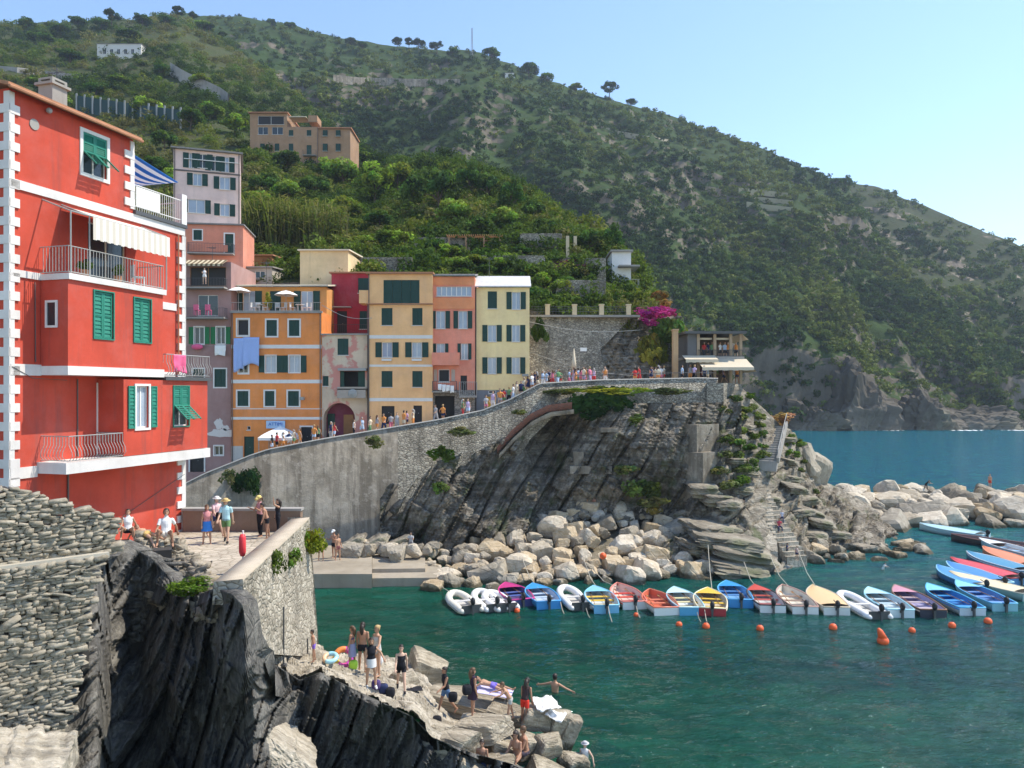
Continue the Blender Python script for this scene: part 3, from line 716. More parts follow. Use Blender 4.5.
# ---- patchy pink house with the arch
pat = stucco((.66, .52, .38), 'weathered_plaster', .4, (.60, .27, .22)); YP = 72.0
H = front('weathered_pink_house', 'weathered pink and cream house with a wide archway and a loggia', 322, 435, YP)
r = H.rect
H.window(r(337.5, 338.5, 348.5, 355), 'closed'); H.window(r(322.8, 376, 328.5, 386), 'closed')
lg = r(340, 371, 365, 388.5); H.op.append(lg)
ar = r(323.5, 403, 355, 440); H.op.append((ar[0], ar[1], -4, ar[3]))
x1 = r(367.6, 400, 368, 401)[0]; zt = H.loc(345, 335)[1]
H.wall(0, x1, -4, zt, 5, pat, rev=1.3); MB().box(-.05, x1+.1, -.2, 5, zt, zt+.12).build('roof', M['conc'], H.root)
b = MB(); cx_ = (ar[0]+ar[1])/2; rr = (ar[1]-ar[0])/2; zc = ar[3]-rr
for k in range(14):                                     # spandrels that round the archway off
    a0, a1 = math.pi*k/14, math.pi*(k+1)/14
    p0, p1 = (cx_+rr*math.cos(a0), zc+rr*math.sin(a0)), (cx_+rr*math.cos(a1), zc+rr*math.sin(a1))
    b.add([(p0[0], 0, p0[1]), (p0[0], 0, ar[3]), (p1[0], 0, ar[3]), (p1[0], 0, p1[1]), (p0[0], 1.2, p0[1]), (p1[0], 1.2, p1[1])], [(0, 1, 2, 3), (0, 3, 5, 4)])
b.build('arch', pat, H.root)
MB().box(ar[0], ar[1], 1.2, 1.3, -4, ar[3]).build('porch_wall', stucco((.22, .06, .09), 'plum_plaster', .2), H.root)
wd = MB().box(r(341, 1, 341, 1)[0], r(351, 1, 352, 1)[0], 1.1, 1.2, -1, H.loc(346, 415)[1]); wd = wd.build('door', M['wood'], H.root)
MB().box(r(325, 1, 325, 1)[0], r(332, 1, 332, 1)[0], 1.08, 1.18, -1, H.loc(346, 414)[1]).build('door', M['dgreen'], H.root)
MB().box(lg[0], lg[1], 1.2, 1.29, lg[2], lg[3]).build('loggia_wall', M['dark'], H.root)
for a, c in ((340, 344), (358, 365)): MB().box(r(a, 1, a, 1)[0], r(c, 1, c, 1)[0], .05, .1, lg[2], lg[3]).build('shutter', M['dgreen'], H.root)
MB().box(lg[0]-.1, x1-.05, -.5, 0, lg[3]+.02, lg[3]+.25).build('canopy', M['liron'], H.root)
zb = lg[2]; MB().box(lg[0]-.1, x1-.05, -.75, 0, zb-.12, zb-.02).build('balcony_slab', M['conc'], H.root)
MB().box(lg[0]-.1, x1-.05, -.75, -.68, zb-.9, zb+.15).build('balcony_front', plain((.38, .33, .28), .8, 'grey_panel'), H.root)
b = MB(); x_, z_ = H.loc(352.5, 393.5, .85); n_ = 20
for k in range(n_):
    for i in range(3):
        pass
rings = []
for i in range(5):
    rad = .42*i/4; rings.append([(x_+rad*math.cos(2*math.pi*k/n_), -.85+.5*rad*rad-.05, z_+rad*math.sin(2*math.pi*k/n_)) for k in range(n_)])
vs = sum(rings, []); fs = [(i*n_+k, i*n_+(k+1) % n_, (i+1)*n_+(k+1) % n_, (i+1)*n_+k) for i in range(4) for k in range(n_)]
b.add(vs, fs); b.add([(p[0], p[1]+.015, p[2]) for p in vs], [tuple(reversed(f)) for f in fs])
b.tube([(x_, -.7, z_-.4), (x_, -1.2, z_)], .015, 5); b.sphere((x_, -1.2, z_), .05, 6, 5)
b.build('satellite_dish', M['liron'], H.root)
H.pipe(x1+.02, -3, zt+4)

# ---- pale orange house
por = stucco((.95, .53, .25), 'pale_orange_stucco', .25); YB = 71.5
H = front('pale_orange_house', 'pale orange house with dark green shutters and a large shuttered opening at the top', 368.5, 424, YB)
r = H.rect
bg_ = r(383.5, 280, 419.5, 304); H.op.append(bg_)
bw = MB().box(bg_[0]-.05, bg_[1]+.05, -.04, .02, bg_[2]-.1, bg_[2]).build('window', M['marble'], H.root)
for k in range(4):
    xa, xb = bg_[0]+(bg_[1]-bg_[0])*k/4, bg_[0]+(bg_[1]-bg_[0])*(k+1)/4; H.shutter(bw, xa+.01, xb-.01, bg_[2], bg_[3], .06, M['dgreen'], 9)
for a, c in ((381.5, 392.5), (412.3, 422.5)):
    H.window(r(a, 308, c, 325.3), 'closed'); H.window(r(a, 371, c, 387), 'closed')
for a, c in ((382, 392.3), (411.8, 422)): H.window(r(a, 342.3, c, 357.3), 'open', sw=.58)
H.door(r(381.5, 406, 394.5, 424), M['dark']); H.door(r(413.3, 405.5, 422, 424.5), M['dark'])
x1 = r(432.6, 400, 433, 401)[0]; zt = H.loc(400, 274)[1]
H.wall(0, x1, -4, zt, 8, por)
def zof(row): return H.loc(400, row)[1]
H.band(zof(304.6), zof(303.6), -.15, x1+.05, M['tile'], .3, 'cornice'); H.band(zof(338.6), zof(335.2), 0, x1, WH); H.band(zof(366.8), zof(364.6), 0, x1, WH); H.band(zof(401.3), zof(398), 0, x1, WH)
MB().box(-.25, x1+.1, -.3, 8, zt, zt+.16).build('roof', M['tile'], H.root); MB().box(-.9, -.02, .1, 2, zof(303), zof(290)).build('side_wall', por, H.root)
H.pipe(.05, -3, zt)
for a in (387, 417):
    x_, z_ = H.loc(a, 361); MB().box(x_-.45, x_+.45, -.32, -.08, z_, z_+.2).build('flower_box', M['white'], H.root)
# ---- salmon-red house with a glazed veranda
srd = stucco((.82, .30, .20), 'salmon_red_stucco', .28); sr2 = stucco((.82, .31, .14), 'orange_red_stucco', .25); YS = 72.0
H = front('salmon_red_house', 'salmon red house with a glazed top veranda between the pale orange and the yellow house', 432.8, 418, YS)
r = H.rect
v = r(436.5, 286.5, 471.5, 296); H.window(v, 'pane', mull=False)
mv = MB()
for k in range(1, 7): x_ = v[0]+(v[1]-v[0])*k/7; mv.box(x_-.05, x_+.05, .06, .11, v[2], v[3])
mv.build('mullions', WH, H.root)
for a, c in ((436, 445.3), (458.3, 467.5)): H.window(r(a, 311, c, 328.5), 'open', sw=.42)
H.window(r(436.3, 343.5, 445, 353), 'open', sw=.3); H.window(r(461, 343.5, 468, 359.5), 'open', sw=.3)
H.window(r(438.5, 369.5, 449.5, 382), 'pane', pane=M['dark'], mull=False); H.door(r(460.5, 375.5, 467, 395), M['dark'])
ar = r(434.5, 396, 454.5, 422); H.op.append((ar[0], ar[1], -4, ar[3]))
x1 = r(474.8, 400, 475, 401)[0]; zt = H.loc(450, 276.5)[1]
def zof(row): return H.loc(450, row)[1]
H.wall(0, x1, zof(390), zt, 8, srd, rev=.25)
stm = masonry('rubble_stone', (.22, .2, .18), (.34, .31, .27), (.14, .13, .12), 2.4, 1.6)
H.wall(0, x1, -4, zof(390), 8, stm, 'stone_base', 0, [(ar[0], ar[1], -4, ar[3])], 1.0)
MB().box(ar[0], ar[1], .9, 1.0, -4, ar[3]).build('door', M['dark'], H.root)
H.band(zof(309), zof(298), 0, x1, sr2, .12, 'parapet'); H.band(zof(285), zof(277.5), 0, x1, sr2, .06, 'fascia')
MB().add([(-.1, -.3, zt), (x1+.05, -.3, zt), (x1+.05, 6, zt+1.0), (-.1, 6, zt+1.0), (-.1, -.3, zt+.15), (x1+.05, -.3, zt+.15), (x1+.05, 6, zt+1.15), (-.1, 6, zt+1.15)],
     [(0, 3, 2, 1), (4, 5, 6, 7), (0, 1, 5, 4), (1, 2, 6, 5), (2, 3, 7, 6), (3, 0, 4, 7)]).build('roof', M['slate'], H.root)
xb = r(460, 1, 460, 1)[0]; MB().box(.02, xb, -.95, 0, zof(365.5), zof(353)).build('balcony_front', srd, H.root)
MB().box(.02, xb-.3, -.95, 0, zof(392.5), zof(391)).build('balcony_slab', M['conc'], H.root); H.railing(.05, xb-.3, .92, zof(391), .9, M['iron'], .18)
xa = r(460, 1, 460, 1)[0]; xc = r(477, 1, 477, 1)[0]; MB().box(xa, xc, -1.0, 0, zof(397.5), zof(396)).build('balcony_slab', M['conc'], H.root); H.railing(xa, xc, .97, zof(396), 1.3, M['liron'], .18, r=.02)
for a, c in ((434, 437), (451.5, 455)): H.shutter(H.root, r(a, 1, a, 1)[0], r(c, 1, c, 1)[0], zof(381), zof(369.5), -.02, plain((.5, .4, .33), .7, 'faded_shutter'), 6)
# ---- yellow house
yel = stucco((.97, .71, .36), 'yellow_stucco', .22); YY = 72.5
H = front('yellow_house', 'pale yellow house with green shutters and pale slate roof beside the ramp', 475.3, 410, YY)
r = H.rect
H.window(r(487.7, 291.3, 497, 308.5), 'closed')
for a, c, t_, b_ in ((511.8, 520.5, 292, 309.3), (487.7, 496.5, 325, 341.6), (511.8, 520, 325, 341.6), (487.7, 496.5, 357.3, 373.7), (511.8, 520, 357.3, 373.7)): H.window(r(a, t_, c, b_), 'open', sw=.48)
H.door(r(486.5, 396.5, 496, 409), plain((.62, .36, .05), .6, 'ochre_door')); H.window(r(488.5, 390.6, 496, 393.5), 'pane', mull=False, pane=M['dark'])
x1 = r(529.5, 400, 530, 401)[0]; zt = H.loc(500, 287.6)[1]; zb = H.loc(500, 390)[1]
H.wall(0, x1, zb, zt, 8, yel)
H.wall(.03, x1-.03, -4, zb, 8, stucco((.22, .24, .27), 'grey_blue_base', .4), 'stone_base', .04)
MB().add([(-.15, -.35, zt), (x1+.15, -.35, zt), (x1+.15, 4.2, zt+1.6), (-.15, 4.2, zt+1.6), (-.15, -.35, zt+.12), (x1+.15, -.35, zt+.12), (x1+.15, 4.2, zt+1.72), (-.15, 4.2, zt+1.72)],
     [(0, 3, 2, 1), (4, 5, 6, 7), (0, 1, 5, 4), (1, 2, 6, 5), (2, 3, 7, 6), (3, 0, 4, 7)]).build('roof', plain((.56, .54, .52), .85, 'pale_slate', var=.25), H.root)
H.pipe(.06, -3, zt)
MB().box(r(522, 1, 523, 1)[0], x1-.1, -.35, 0, H.loc(520, 376.5)[1], H.loc(520, 374)[1]).build('air_conditioner', M['liron'], H.root)
YEL = H

# ---- cream block and sheds on the roofs behind
def gable_box(name, label, pxL, pxR, rT, rB, Y, mat, depth=6, roofm=None, rise=0.0, wins=(), cat='building', ang=0.0):
    h = front(name, label, pxL, rB, Y, ang, cat=cat)
    for q in wins: h.window(h.rect(*q[:4]), q[4] if len(q) > 4 else 'closed', pane=M['glass'])
    x1 = h.rect(pxR, rT, pxR+1, rT+1)[0]; zt = h.loc((pxL+pxR)/2, rT)[1]
    h.wall(0, x1, -5, zt, depth, mat)
    MB().add([(-.2, -.3, zt), (x1+.2, -.3, zt), (x1+.2, depth, zt+rise), (-.2, depth, zt+rise), (-.2, -.3, zt+.14), (x1+.2, -.3, zt+.14), (x1+.2, depth, zt+rise+.15), (-.2, depth, zt+rise+.15)],
             [(0, 3, 2, 1), (4, 5, 6, 7), (0, 1, 5, 4), (1, 2, 6, 5), (2, 3, 7, 6), (3, 0, 4, 7)]).build('roof', roofm or M['tile'], h.root)
    return h
gable_box('cream_block', 'plain cream block with no windows on the roofs behind the orange house', 300, 348, 251, 281, 79.5, stucco((.72, .55, .32), 'cream_stucco', .3), 7, M['cream'], .5)
gable_box('roof_cottage', 'low grey cottage with two dark windows behind the orange house', 236, 272, 268, 284, 81, stucco((.45, .40, .34), 'grey_plaster', .4), 5, M['conc'], .4, ((242, 272, 249, 279, 'pane'), (255, 271, 265, 278, 'pane')))
gable_box('garden_shed', 'small shed with a flat terracotta roof below the cane thicket', 247, 272, 256, 268, 88, M['wood'], 4, M['tile'], .3)
gable_box('stone_hut', 'low stone garden hut under the trees on the terraces', 412, 428, 229, 240, 112, stm, 5, M['slate'], .5, ((416, 232, 419, 239, 'pane'),))

# ---- brick pink house on the hill
g = near_hill.at(300, 166); YH = g.y-1
brk = stucco((.38, .235, .14), 'dusty_pink_stucco', .35)
H = front('hillside_house', 'long dusty pink house with rows of dark windows alone on the slope above the trees', 250, 168, YH)
r = H.rect
for a, c in ((258, 268), (272, 283)): H.window(r(a, 127, c, 134.5), 'pane', pane=M['glass'])
for x_ in (291, 309, 325, 338): H.window(r(x_-2.3, 130, x_+2.3, 136), 'closed')
for x_ in (262.5, 277, 291, 325, 338): H.window(r(x_-2.3, 143.5, x_+2.3, 151), 'closed')
H.door(r(306.5, 145, 311.5, 156), M['dgreen']); H.window(r(305, 160, 314, 165), 'pane', pane=M['dark'])
H.window(r(258, 116, 284, 124.5), 'pane', pane=M['dark'])
xa = r(287, 1, 287, 1)[0]; xb = r(318, 1, 318, 1)[0]; x1 = r(350, 1, 350, 1)[0]; z1 = H.loc(270, 113.5)[1]; z2 = H.loc(300, 127)[1]; z3 = H.loc(330, 128.5)[1]
H.wall(0, xa, -6, z1, 9, brk); H.wall(xa, xb, -6, z2, 9, brk, 'wing', .03); H.wall(xb, x1, -6, z3, 9, brk, 'wing', .3)
MB().box(-.3, xa+.3, -.5, 9, z1, z1+.2).build('roof', M['tile'], H.root); MB().box(xb-.2, x1+.3, -.1, 9, z3, z3+.25).build('roof', M['tile'], H.root)
H.railing(xa+.1, xb-.1, -.1, z2, 1.2, M['iron'], .4, yin=-4)
MB().box(xa+.5, xa+4, -.2, 3, z2+2.0, z2+2.2).build('awning', M['cloth_cream'], H.root); MB().box(xa+4.3, xb-.3, .5, 4, z2+1.2, z2+2.6).build('roof_cabin', brk, H.root)
z_ = H.loc(309, 156)[1]; MB().box(xa+3.5, xb-.3, -1, 0, z_-.15, z_).build('balcony_slab', M['conc'], H.root); H.railing(xa+3.5, xb-.3, .97, z_, 1.0, M['iron'], .3)
H.pipe(xb-.1, -2, z2)
# ---- white house high on the slope, white hut on the spur, hut on the far ridge
g = near_hill.at(120, 58)
H = gable_box('hilltop_house', 'long low white house with a dark roof high on the slope above the red house', 97, 141, 44, 58, g.y-1, plain((.62, .6, .56), .85, 'whitewash'), 12, M['slate'], 1.2, tuple((a, 49, a+3, 54, 'pane') for a in (103, 110, 117, 124, 131)))
g = main_hill.at(176, 21); gable_box('ridge_house', 'tiny pale house among the pines on the skyline', 169, 182, 18.5, 24, g.y-3, plain((.62, .6, .56), .85, 'whitewash'), 10, M['slate'], 1.2, ((172, 20, 174, 23, 'pane'), (177, 20, 179, 23, 'pane')))
g = main_hill.at(690, 172); g = main_hill.at(512, 76); gable_box('ridge_hut', 'tiny white hut on the skyline right of the radio mast', 505, 515, 73, 79, g.y-3, plain((.66, .64, .6), .85, 'whitewash'), 8, M['slate'], .8, ((508, 74, 510, 77, 'pane'),))
# ================= rock, walls, boulders
STR = ((.35, .35, 1.9), (0, R(58), 0))           # strata leaning up to the right
M['cliff'] = rockmat('cliff_rock', (.10, .085, .065), (.25, .215, .165), (.45, .40, .325), ((.14, .3, 1.9), (0, R(-60), 0)), .7, .3, (.07, .09, .035))
M['shaded_rock'] = rockmat('shaded_sea_rock', (.09, .085, .078), (.19, .18, .16), (.29, .27, .235), ((3.2, .5, .28), (0, R(12), 0)), 1.2, .22)  # same rock as the ledge, with its face's shade put into the colour
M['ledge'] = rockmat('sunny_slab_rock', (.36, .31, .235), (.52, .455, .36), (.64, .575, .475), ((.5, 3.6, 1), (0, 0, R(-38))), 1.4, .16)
M['boulder'] = rockmat('pale_boulder', (.40, .34, .26), (.58, .51, .41), (.72, .66, .55), None, 1.1, .14, wet=True)
M['tanboulder'] = rockmat('tan_boulder', (.38, .29, .18), (.52, .42, .29), (.62, .53, .40), None, 1.1, .14, wet=True)
M['greyboulder'] = rockmat('grey_boulder', (.24, .21, .165), (.37, .33, .265), (.48, .43, .35), None, 1.1, .14, wet=True)
M['gap_shade_rock'] = rockmat('shade_toned_bank_rock', (.10, .09, .06), (.20, .17, .12), (.30, .26, .2), None, 1.0, .12)  # bank colour darkened to stand for shade in the boulder gaps
M['stonewall'] = masonry('grey_rubble_masonry', (.20, .175, .14), (.44, .40, .32), (.13, .115, .09), 3.4, 1.7, .14, .65)
t = NT('stained_concrete'); a = t.noise(.28, 8, .68); b = t.noise(1.6, 7, .7); sv = t.noise(1, 6, .7, t.mapped((1.1, 1.1, .10)))
c = t.mix(t.ramp(a, [(.35, 0.), (.62, 1.)]), (.155, .132, .10), (.37, .325, .26)); c = t.mix(t.math('MULTIPLY', t.ramp(sv, [(.46, 0.), (.60, 1.)]), .8), c, (.13, .11, .085))
c = t.mix(t.math('MULTIPLY', t.ramp(b, [(.52, 0.), (.68, 1.)]), .6), c, (.44, .395, .33)); jt = t.n('ShaderNodeSeparateXYZ'); t.l(t.tc.outputs['Object'], jt.inputs[0])
t.bsdf(c, .95, t.bump(t.math('ADD', a, b), .7, .10), .1); M['conc_wall'] = t.m
M['oldbrick'] = masonry('old_brick', (.22, .09, .06), (.30, .13, .09), (.16, .11, .09), 3.2, 2.6, .05, .3)
M['lime'] = masonry('pale_rubble_masonry', (.24, .205, .155), (.50, .45, .365), (.25, .22, .17), 3.6, 1.5, .16, .5)
M['pave'] = masonry('paving', (.40, .345, .27), (.52, .46, .37), (.33, .285, .22), 2.4, 1.0, .03, .4)
M['drystone'] = rockmat('drystone', (.20, .17, .125), (.35, .305, .235), (.47, .42, .335), None, 2.0, .03)
M['joint'] = plain((.05, .045, .04), .95, 'shadowed_joint')

def quads(n, m):
    idx = np.arange(n*m).reshape(n, m)
    return np.stack([idx[:-1, :-1], idx[:-1, 1:], idx[1:, 1:], idx[1:, :-1]], -1).reshape(-1, 4)
def strata(X, Z, Y=0, ang=62, per=1.1, seed=0, amp=1.0, crack=1.1):
    """saw-toothed rock beds leaning at ang degrees"""
    q = (X*math.sin(R(ang))-Z*math.cos(R(ang)))
    p = (X*math.cos(R(ang))+Z*math.sin(R(ang)))
    q = q+.45*fbm(st3(q*.4, p*.15, Y*.3), 3, seed)
    o = 0
    for k, (s_, a) in enumerate(((per, 1.), (per*.41, .55), (per*.17, .28))):
        u = q/s_+.3*vnoise(st3(q*0+k, p*.12/s_, q*.2), seed+k); i = np.floor(u); f = u-i
        lvl = _h(i.astype(np.int64), (i*0+k).astype(np.int64), np.floor(p*.26/s_+_h(i.astype(np.int64), (i*0).astype(np.int64), (i*0+5).astype(np.int64), seed)).astype(np.int64), seed)
        o = o+a*(.8*lvl+.28*(f*2-1))
    u = q/per+.4*vnoise(st3(q*0, p*.2, 1.5), seed+20); f = u-np.floor(u)
    return (o-crack*np.exp(-((f-.03)/.05)**2)*(.4+.6*np.clip(vnoise(st3(q*.8, p*.35, 0), seed+30)+.5, 0, 1)))*amp
# ---- line of the promenade: parapet top in the photograph's columns
PAR = [(150, 505, 64.5), (185, 484, 65), (205, 474, 65.3), (250, 456, 65.8), (268, 450, 66), (320, 440, 66.3), (380, 430, 66.7), (440, 420, 67), (482, 411, 67.3), (510, 400, 67.5), (540, 384, 67.8), (600, 380.5, 68.3), (700, 378.5, 69), (716, 379, 69.1)]
def par_z(px): return ZA(interp(px, PAR, 1), interp(px, PAR, 2))
# street behind the parapet
us = np.arange(150, 719, 4.0); yv = interp(us, PAR, 2); zt = par_z(us)-.42; xv = (us-512)*yv/F
rows = [st3(xv, yv+.35, zt), st3(xv*1.02, yv+3, zt+.01), st3(xv*1.09, yv+8, zt+.02)]
V = np.stack(rows); tag(mesh_np('street', V.reshape(-1, 3), quads(3, len(us)), M['pave']), kind='structure')
# parapet wall, with its pale coping as a part
def ribbon(name, u, y, z0, z1, th, mat, parent=None, over=0):
    x = (u-512)*y/F
    A = st3(x, y-over, z0); B = st3(x, y-over, z1); C = st3(x, y+th+over, z1); D = st3(x, y+th+over, z0)
    V = np.stack([A, B, C, D, A]); return mesh_np(name, V.reshape(-1, 3), quads(5, len(u)), mat, parent)
pw = thing('sea_wall', 'long grey sea wall and parapet climbing below the row of houses', 'wall', P(185, 560, 66))
def wpart(o): o.matrix_parent_inverse = Matrix.Translation(-pw.location); return o
wpart(ribbon('coping', us, yv, par_z(us)-.0, par_z(us)+.10, .42, plain((.5, .46, .4), .85, 'coping_stone'), pw, .04))
lowz = np.interp(us, [150, 185, 395, 440, 470, 500, 530, 560, 590, 716], [ZA(590, 66), ZA(590, 66), ZA(585, 66), ZA(540, 67), ZA(520, 67), ZA(490, 67), ZA(440, 67), ZA(410, 68), ZA(404, 68), ZA(404, 68)])
sel = us <= 398; s2 = us >= 396
wpart(ribbon('concrete_wall', us[sel], yv[sel], lowz[sel], par_z(us[sel])-.002, .35, M['conc_wall'], pw))
wpart(ribbon('masonry_wall', us[s2], yv[s2], lowz[s2], par_z(us[s2])-.002, .35, M['stonewall'], pw))
# brick and stone half arch that carries the ramp
bar_ = [(497, 447), (512, 430), (530, 414), (548, 405), (572, 402)]
def arch_strip(name, pts, th, y0, y1, mat):
    V = []; 
    for px, row in pts:
        V.append([P(px, row, y0), P(px, row+th, y0), P(px, row+th, y1), P(px, row, y1), P(px, row, y0)])
    V = np.array([[tuple(v) for v in r] for r in V]); return wpart(mesh_np(name, V.reshape(-1, 3), quads(len(pts), 5), mat, pw))
arch_strip('brick_course', bar_, 7, 66.9, 68.4, M['oldbrick'])
arch_strip('arch', [(a+2, b+7.2) for a, b in bar_], 4.5, 66.5, 68.6, M['conc_wall'])
# buttress and lower ledges of concrete, catching the sun on their right side
b = MB()
for (a, e_, c, r0, r1, y0, y1) in ((672, 697, 719, 425, 500, 67.2, 65.3), (668, 703, 726, 453, 505, 66.6, 64.4)):
    b.poly_prism([(XA(a, y0), y0), (XA(e_, y1), y1), (XA(c, y0), y0), (XA(c, 69.5), 69.5), (XA(a, 69.5), 69.5)], ZA(r1, y1), ZA(r0, y1))
wpart(b.build('buttress', M['conc_wall'], pw)); b = MB()
b.box(XA(570, 66), XA(612, 66), 66, 68.5, ZA(474, 66), ZA(466, 66)); b.box(XA(574, 66), XA(584, 66), 66.3, 68.5, ZA(466, 66), ZA(452, 66)); b.box(XA(600, 66), XA(618, 66), 65.6, 67.5, ZA(432, 66), ZA(428, 66))
wpart(b.build('ledge', M['conc_wall'], pw))
MB().box(XA(700, 69)-.6, XA(716, 69)+.9, 68.6, 72, ZA(432, 69), ZA(379, 69)-.05)
tower = thing('bastion', 'square rubble bastion at the end of the sea wall below the restaurant', 'wall', P(716, 430, 70)); b = MB()
b.poly_prism([(XA(706, 69), 68.7), (XA(722, 69), 68.5), (XA(738, 70), 71), (XA(740, 74), 76), (XA(706, 74), 76)], ZA(470, 69)-tower.location.z, ZA(383, 69)-tower.location.z)
b.v = [(x-tower.location.x, y-tower.location.y, z) for x, y, z in b.v]; b.build('wall', M['stonewall'], tower)

# ---- cliff under the promenade
u = np.arange(380, 742, 1.5); rr_ = np.linspace(0, 1, 150)[:, None]
top = np.interp(u, [380, 440, 470, 500, 530, 560, 742], [436, 440, 455, 440, 418, 404, 402]); bot = np.interp(u, [380, 440, 500, 560, 640, 742], [588, 580, 545, 525, 520, 520])
row = top+(bot-top)*rr_; U = u+row*0
Yb = 68.6-(row-top)/130*3.6
X = (U-512)*Yb/F; Z = CZ-(row-HR)*Yb/F
d = strata(X, Z, 0, 60, 1.9, 3, .85)+1.1*fbm(st3(X*.16, Z*.16, 0), 5, 8)+.18*fbm(st3(X*1.4, Z*1.4, 2), 3, 4)
g = lambda a, c, w1, h1: np.exp(-((U-a)/w1)**2-((row-c)/h1)**2)
d += 1.3*g(450, 500, 26, 46)+1.2*g(480, 540, 40, 22)-5.0*g(408, 565, 16, 34)-4.2*g(545, 445, 20, 42)-1.5*g(590, 505, 60, 16)+1.6*g(640, 440, 40, 30)+.9*g(690, 412, 16, 14)-2.0*g(655, 500, 22, 22)+1.4*g(700, 505, 20, 18)
m_ = 1.0*(1/(1+np.exp(-(U-(398-(row-440)*.42))/2.5)))          # masonry to the left of the beds stands in front
Y = Yb-d-.8+(1-m_)*3.5
V = st3((U-512)*Y/F, Y, CZ-(row-HR)*Y/F)
tag(mesh_np('cliff', V.reshape(-1, 3), quads(*U.shape), M['cliff'], smooth=False), kind='structure')
# rock face behind the promenade
u = np.arange(528, 684, 2.0); rr_ = np.linspace(0, 1, 70)[:, None]
row = 316+(384-316)*rr_; U = u+row*0; Yb = 79-(row-316)/68*3.0+((U-600)/75)**2*.6
X = (U-512)*Yb/F; Z = CZ-(row-HR)*Yb/F
msk = 1/(1+np.exp(-(U-(598+(384-row)*.22))/4))
d = msk*(strata(X, Z, 0, 66, 1.0, 13, .5)+.9*fbm(st3(X*.25, Z*.25, 0), 4, 18))
Y = Yb-d; V = st3((U-512)*Y/F, Y, CZ-(row-HR)*Y/F)
tag(mesh_np('rock_face', V.reshape(-1, 3), quads(*U.shape), M['cliff']), kind='structure')
# masonry retaining wall in front of its left half, fence pillars on top
rw = thing('retaining_wall', 'tall rubble retaining wall right of the yellow house', 'wall', P(530, 384, 76)); L0 = rw.location
def rpart(b, n, m, par): 
    b.v = [(x-L0.x, y-L0.y, z-L0.z) for x, y, z in b.v]; return b.build(n, m, par)
b = MB(); b.add([P(529, 386, 75.5), P(612, 386, 76), P(600, 350, 77), P(632, 317, 78.2), P(529, 317, 77.2), P(529, 386, 80), P(612, 386, 80), P(600, 350, 80), P(632, 317, 80), P(529, 317, 80)],
   [(0, 1, 2, 3, 4), (0, 5, 6, 1), (1, 6, 7, 2), (2, 7, 8, 3), (3, 8, 9, 4), (4, 9, 5, 0)]); rpart(b, 'wall', M['stonewall'], rw)
b = MB(); b.box(XA(529, 77), XA(640, 77), 76.9, 78.6, ZA(317, 77), ZA(315, 77)); rpart(b, 'coping', M['conc'], rw)
gf = thing('garden_fence', 'wire garden fence between four cream pillars on top of the retaining wall', 'fence', P(530, 315, 77.5)); L0 = gf.location
for a in (547.5, 574.5, 601.5, 628.5):
    b = MB(); b.box(XA(a, 77.5)-.22, XA(a, 77.5)+.22, 77.3, 77.75, ZA(315, 77.5), ZA(305.5, 77.5)); b.box(XA(a, 77.5)-.27, XA(a, 77.5)+.27, 77.25, 77.8, ZA(305.5, 77.5), ZA(304.3, 77.5)); rpart(b, 'pillar', plain((.62, .50, .32), .85, 'cream_pillar'), gf)
b = MB()
for row_ in (306.5, 309, 311.5): b.tube([P(530, row_, 77.5), P(628, row_, 77.5)], .025, 4)
for a in range(532, 628, 3): b.tube([P(a, 315, 77.5), P(a, 306.5, 77.5)], .018, 4)
rpart(b, 'railing', M['iron'], gf)

# ---- rocky point on the right with the stairs
class Sheet:
    def at(s, px, row):
        d = (s.col-px)**2+(s.row-row)**2; k = np.argmin(d+np.clip((s.V[..., 1]-s.V[..., 1].min())*4*(d < 400), 0, 60)); return Vector(s.V.reshape(-1, 3)[k])
pt_foot = [(660, 577, 58.3), (700, 577, 58.3), (740, 578, 58), (765, 578, 58), (790, 572, 60), (815, 566, 62), (860, 556, 66), (900, 552, 67.5), (930, 548, 69)]
pt_top = [(660, 500, 67), (700, 455, 68.5), (722, 383, 70), (740, 385, 71), (752, 398, 72), (765, 410, 73), (780, 424, 74.5), (795, 432, 76), (806, 458, 78), (815, 478, 79), (840, 488, 80), (870, 505, 81), (900, 530, 79), (930, 540, 77)]
u = np.arange(660, 931, 1.5); T = np.linspace(0, 1, 130)[:, None]
fY = interp(u, pt_foot, 2); fZ = ZA(interp(u, pt_foot, 1), fY)-.7; cY = interp(u, pt_top, 2); cZ = ZA(interp(u, pt_top, 1), cY)
Yb = fY+(cY-fY)*T; Zb = fZ+(cZ-fZ)*T**1.25; X = (u-512)*(fY+(cY-fY)*T)/F
d = strata(X, Zb, Yb, 22, 1.1, 31, .8)+1.1*fbm(st3(X*.22, Yb*.22, Zb*.3), 5, 33)+.2*fbm(st3(X*1.2, Yb*1.2, Zb*1.2), 3, 35)
win = np.clip(np.sin(np.pi*T)**.5, 0.1, 1)
pth = np.exp(-((512+X*F/Yb-(757+(1-T)*6))/14)**2)
d = d*(1-.75*pth)
Yp = Yb-d*.55*win; Zp = Zb+d*.65*win
point = Sheet(); point.V = st3(X, Yp, Zp); point.col = 512+X*F/Yp; point.row = HR-(Zp-CZ)*F/Yp
M['point'] = rockmat('pale_bedded_rock', (.17, .145, .11), (.31, .27, .21), (.47, .42, .34), ((.25, .3, 2.6), (0, R(20), 0)), .6, .3, (.07, .09, .03))
Vp = np.concatenate([point.V, st3(X[-1]+.5, Yp[-1]+3, Zp[-1]*0-1)[None]])
tag(mesh_np('rocky_point', Vp.reshape(-1, 3), quads(*Vp.shape[:2]), M['point']), kind='structure')

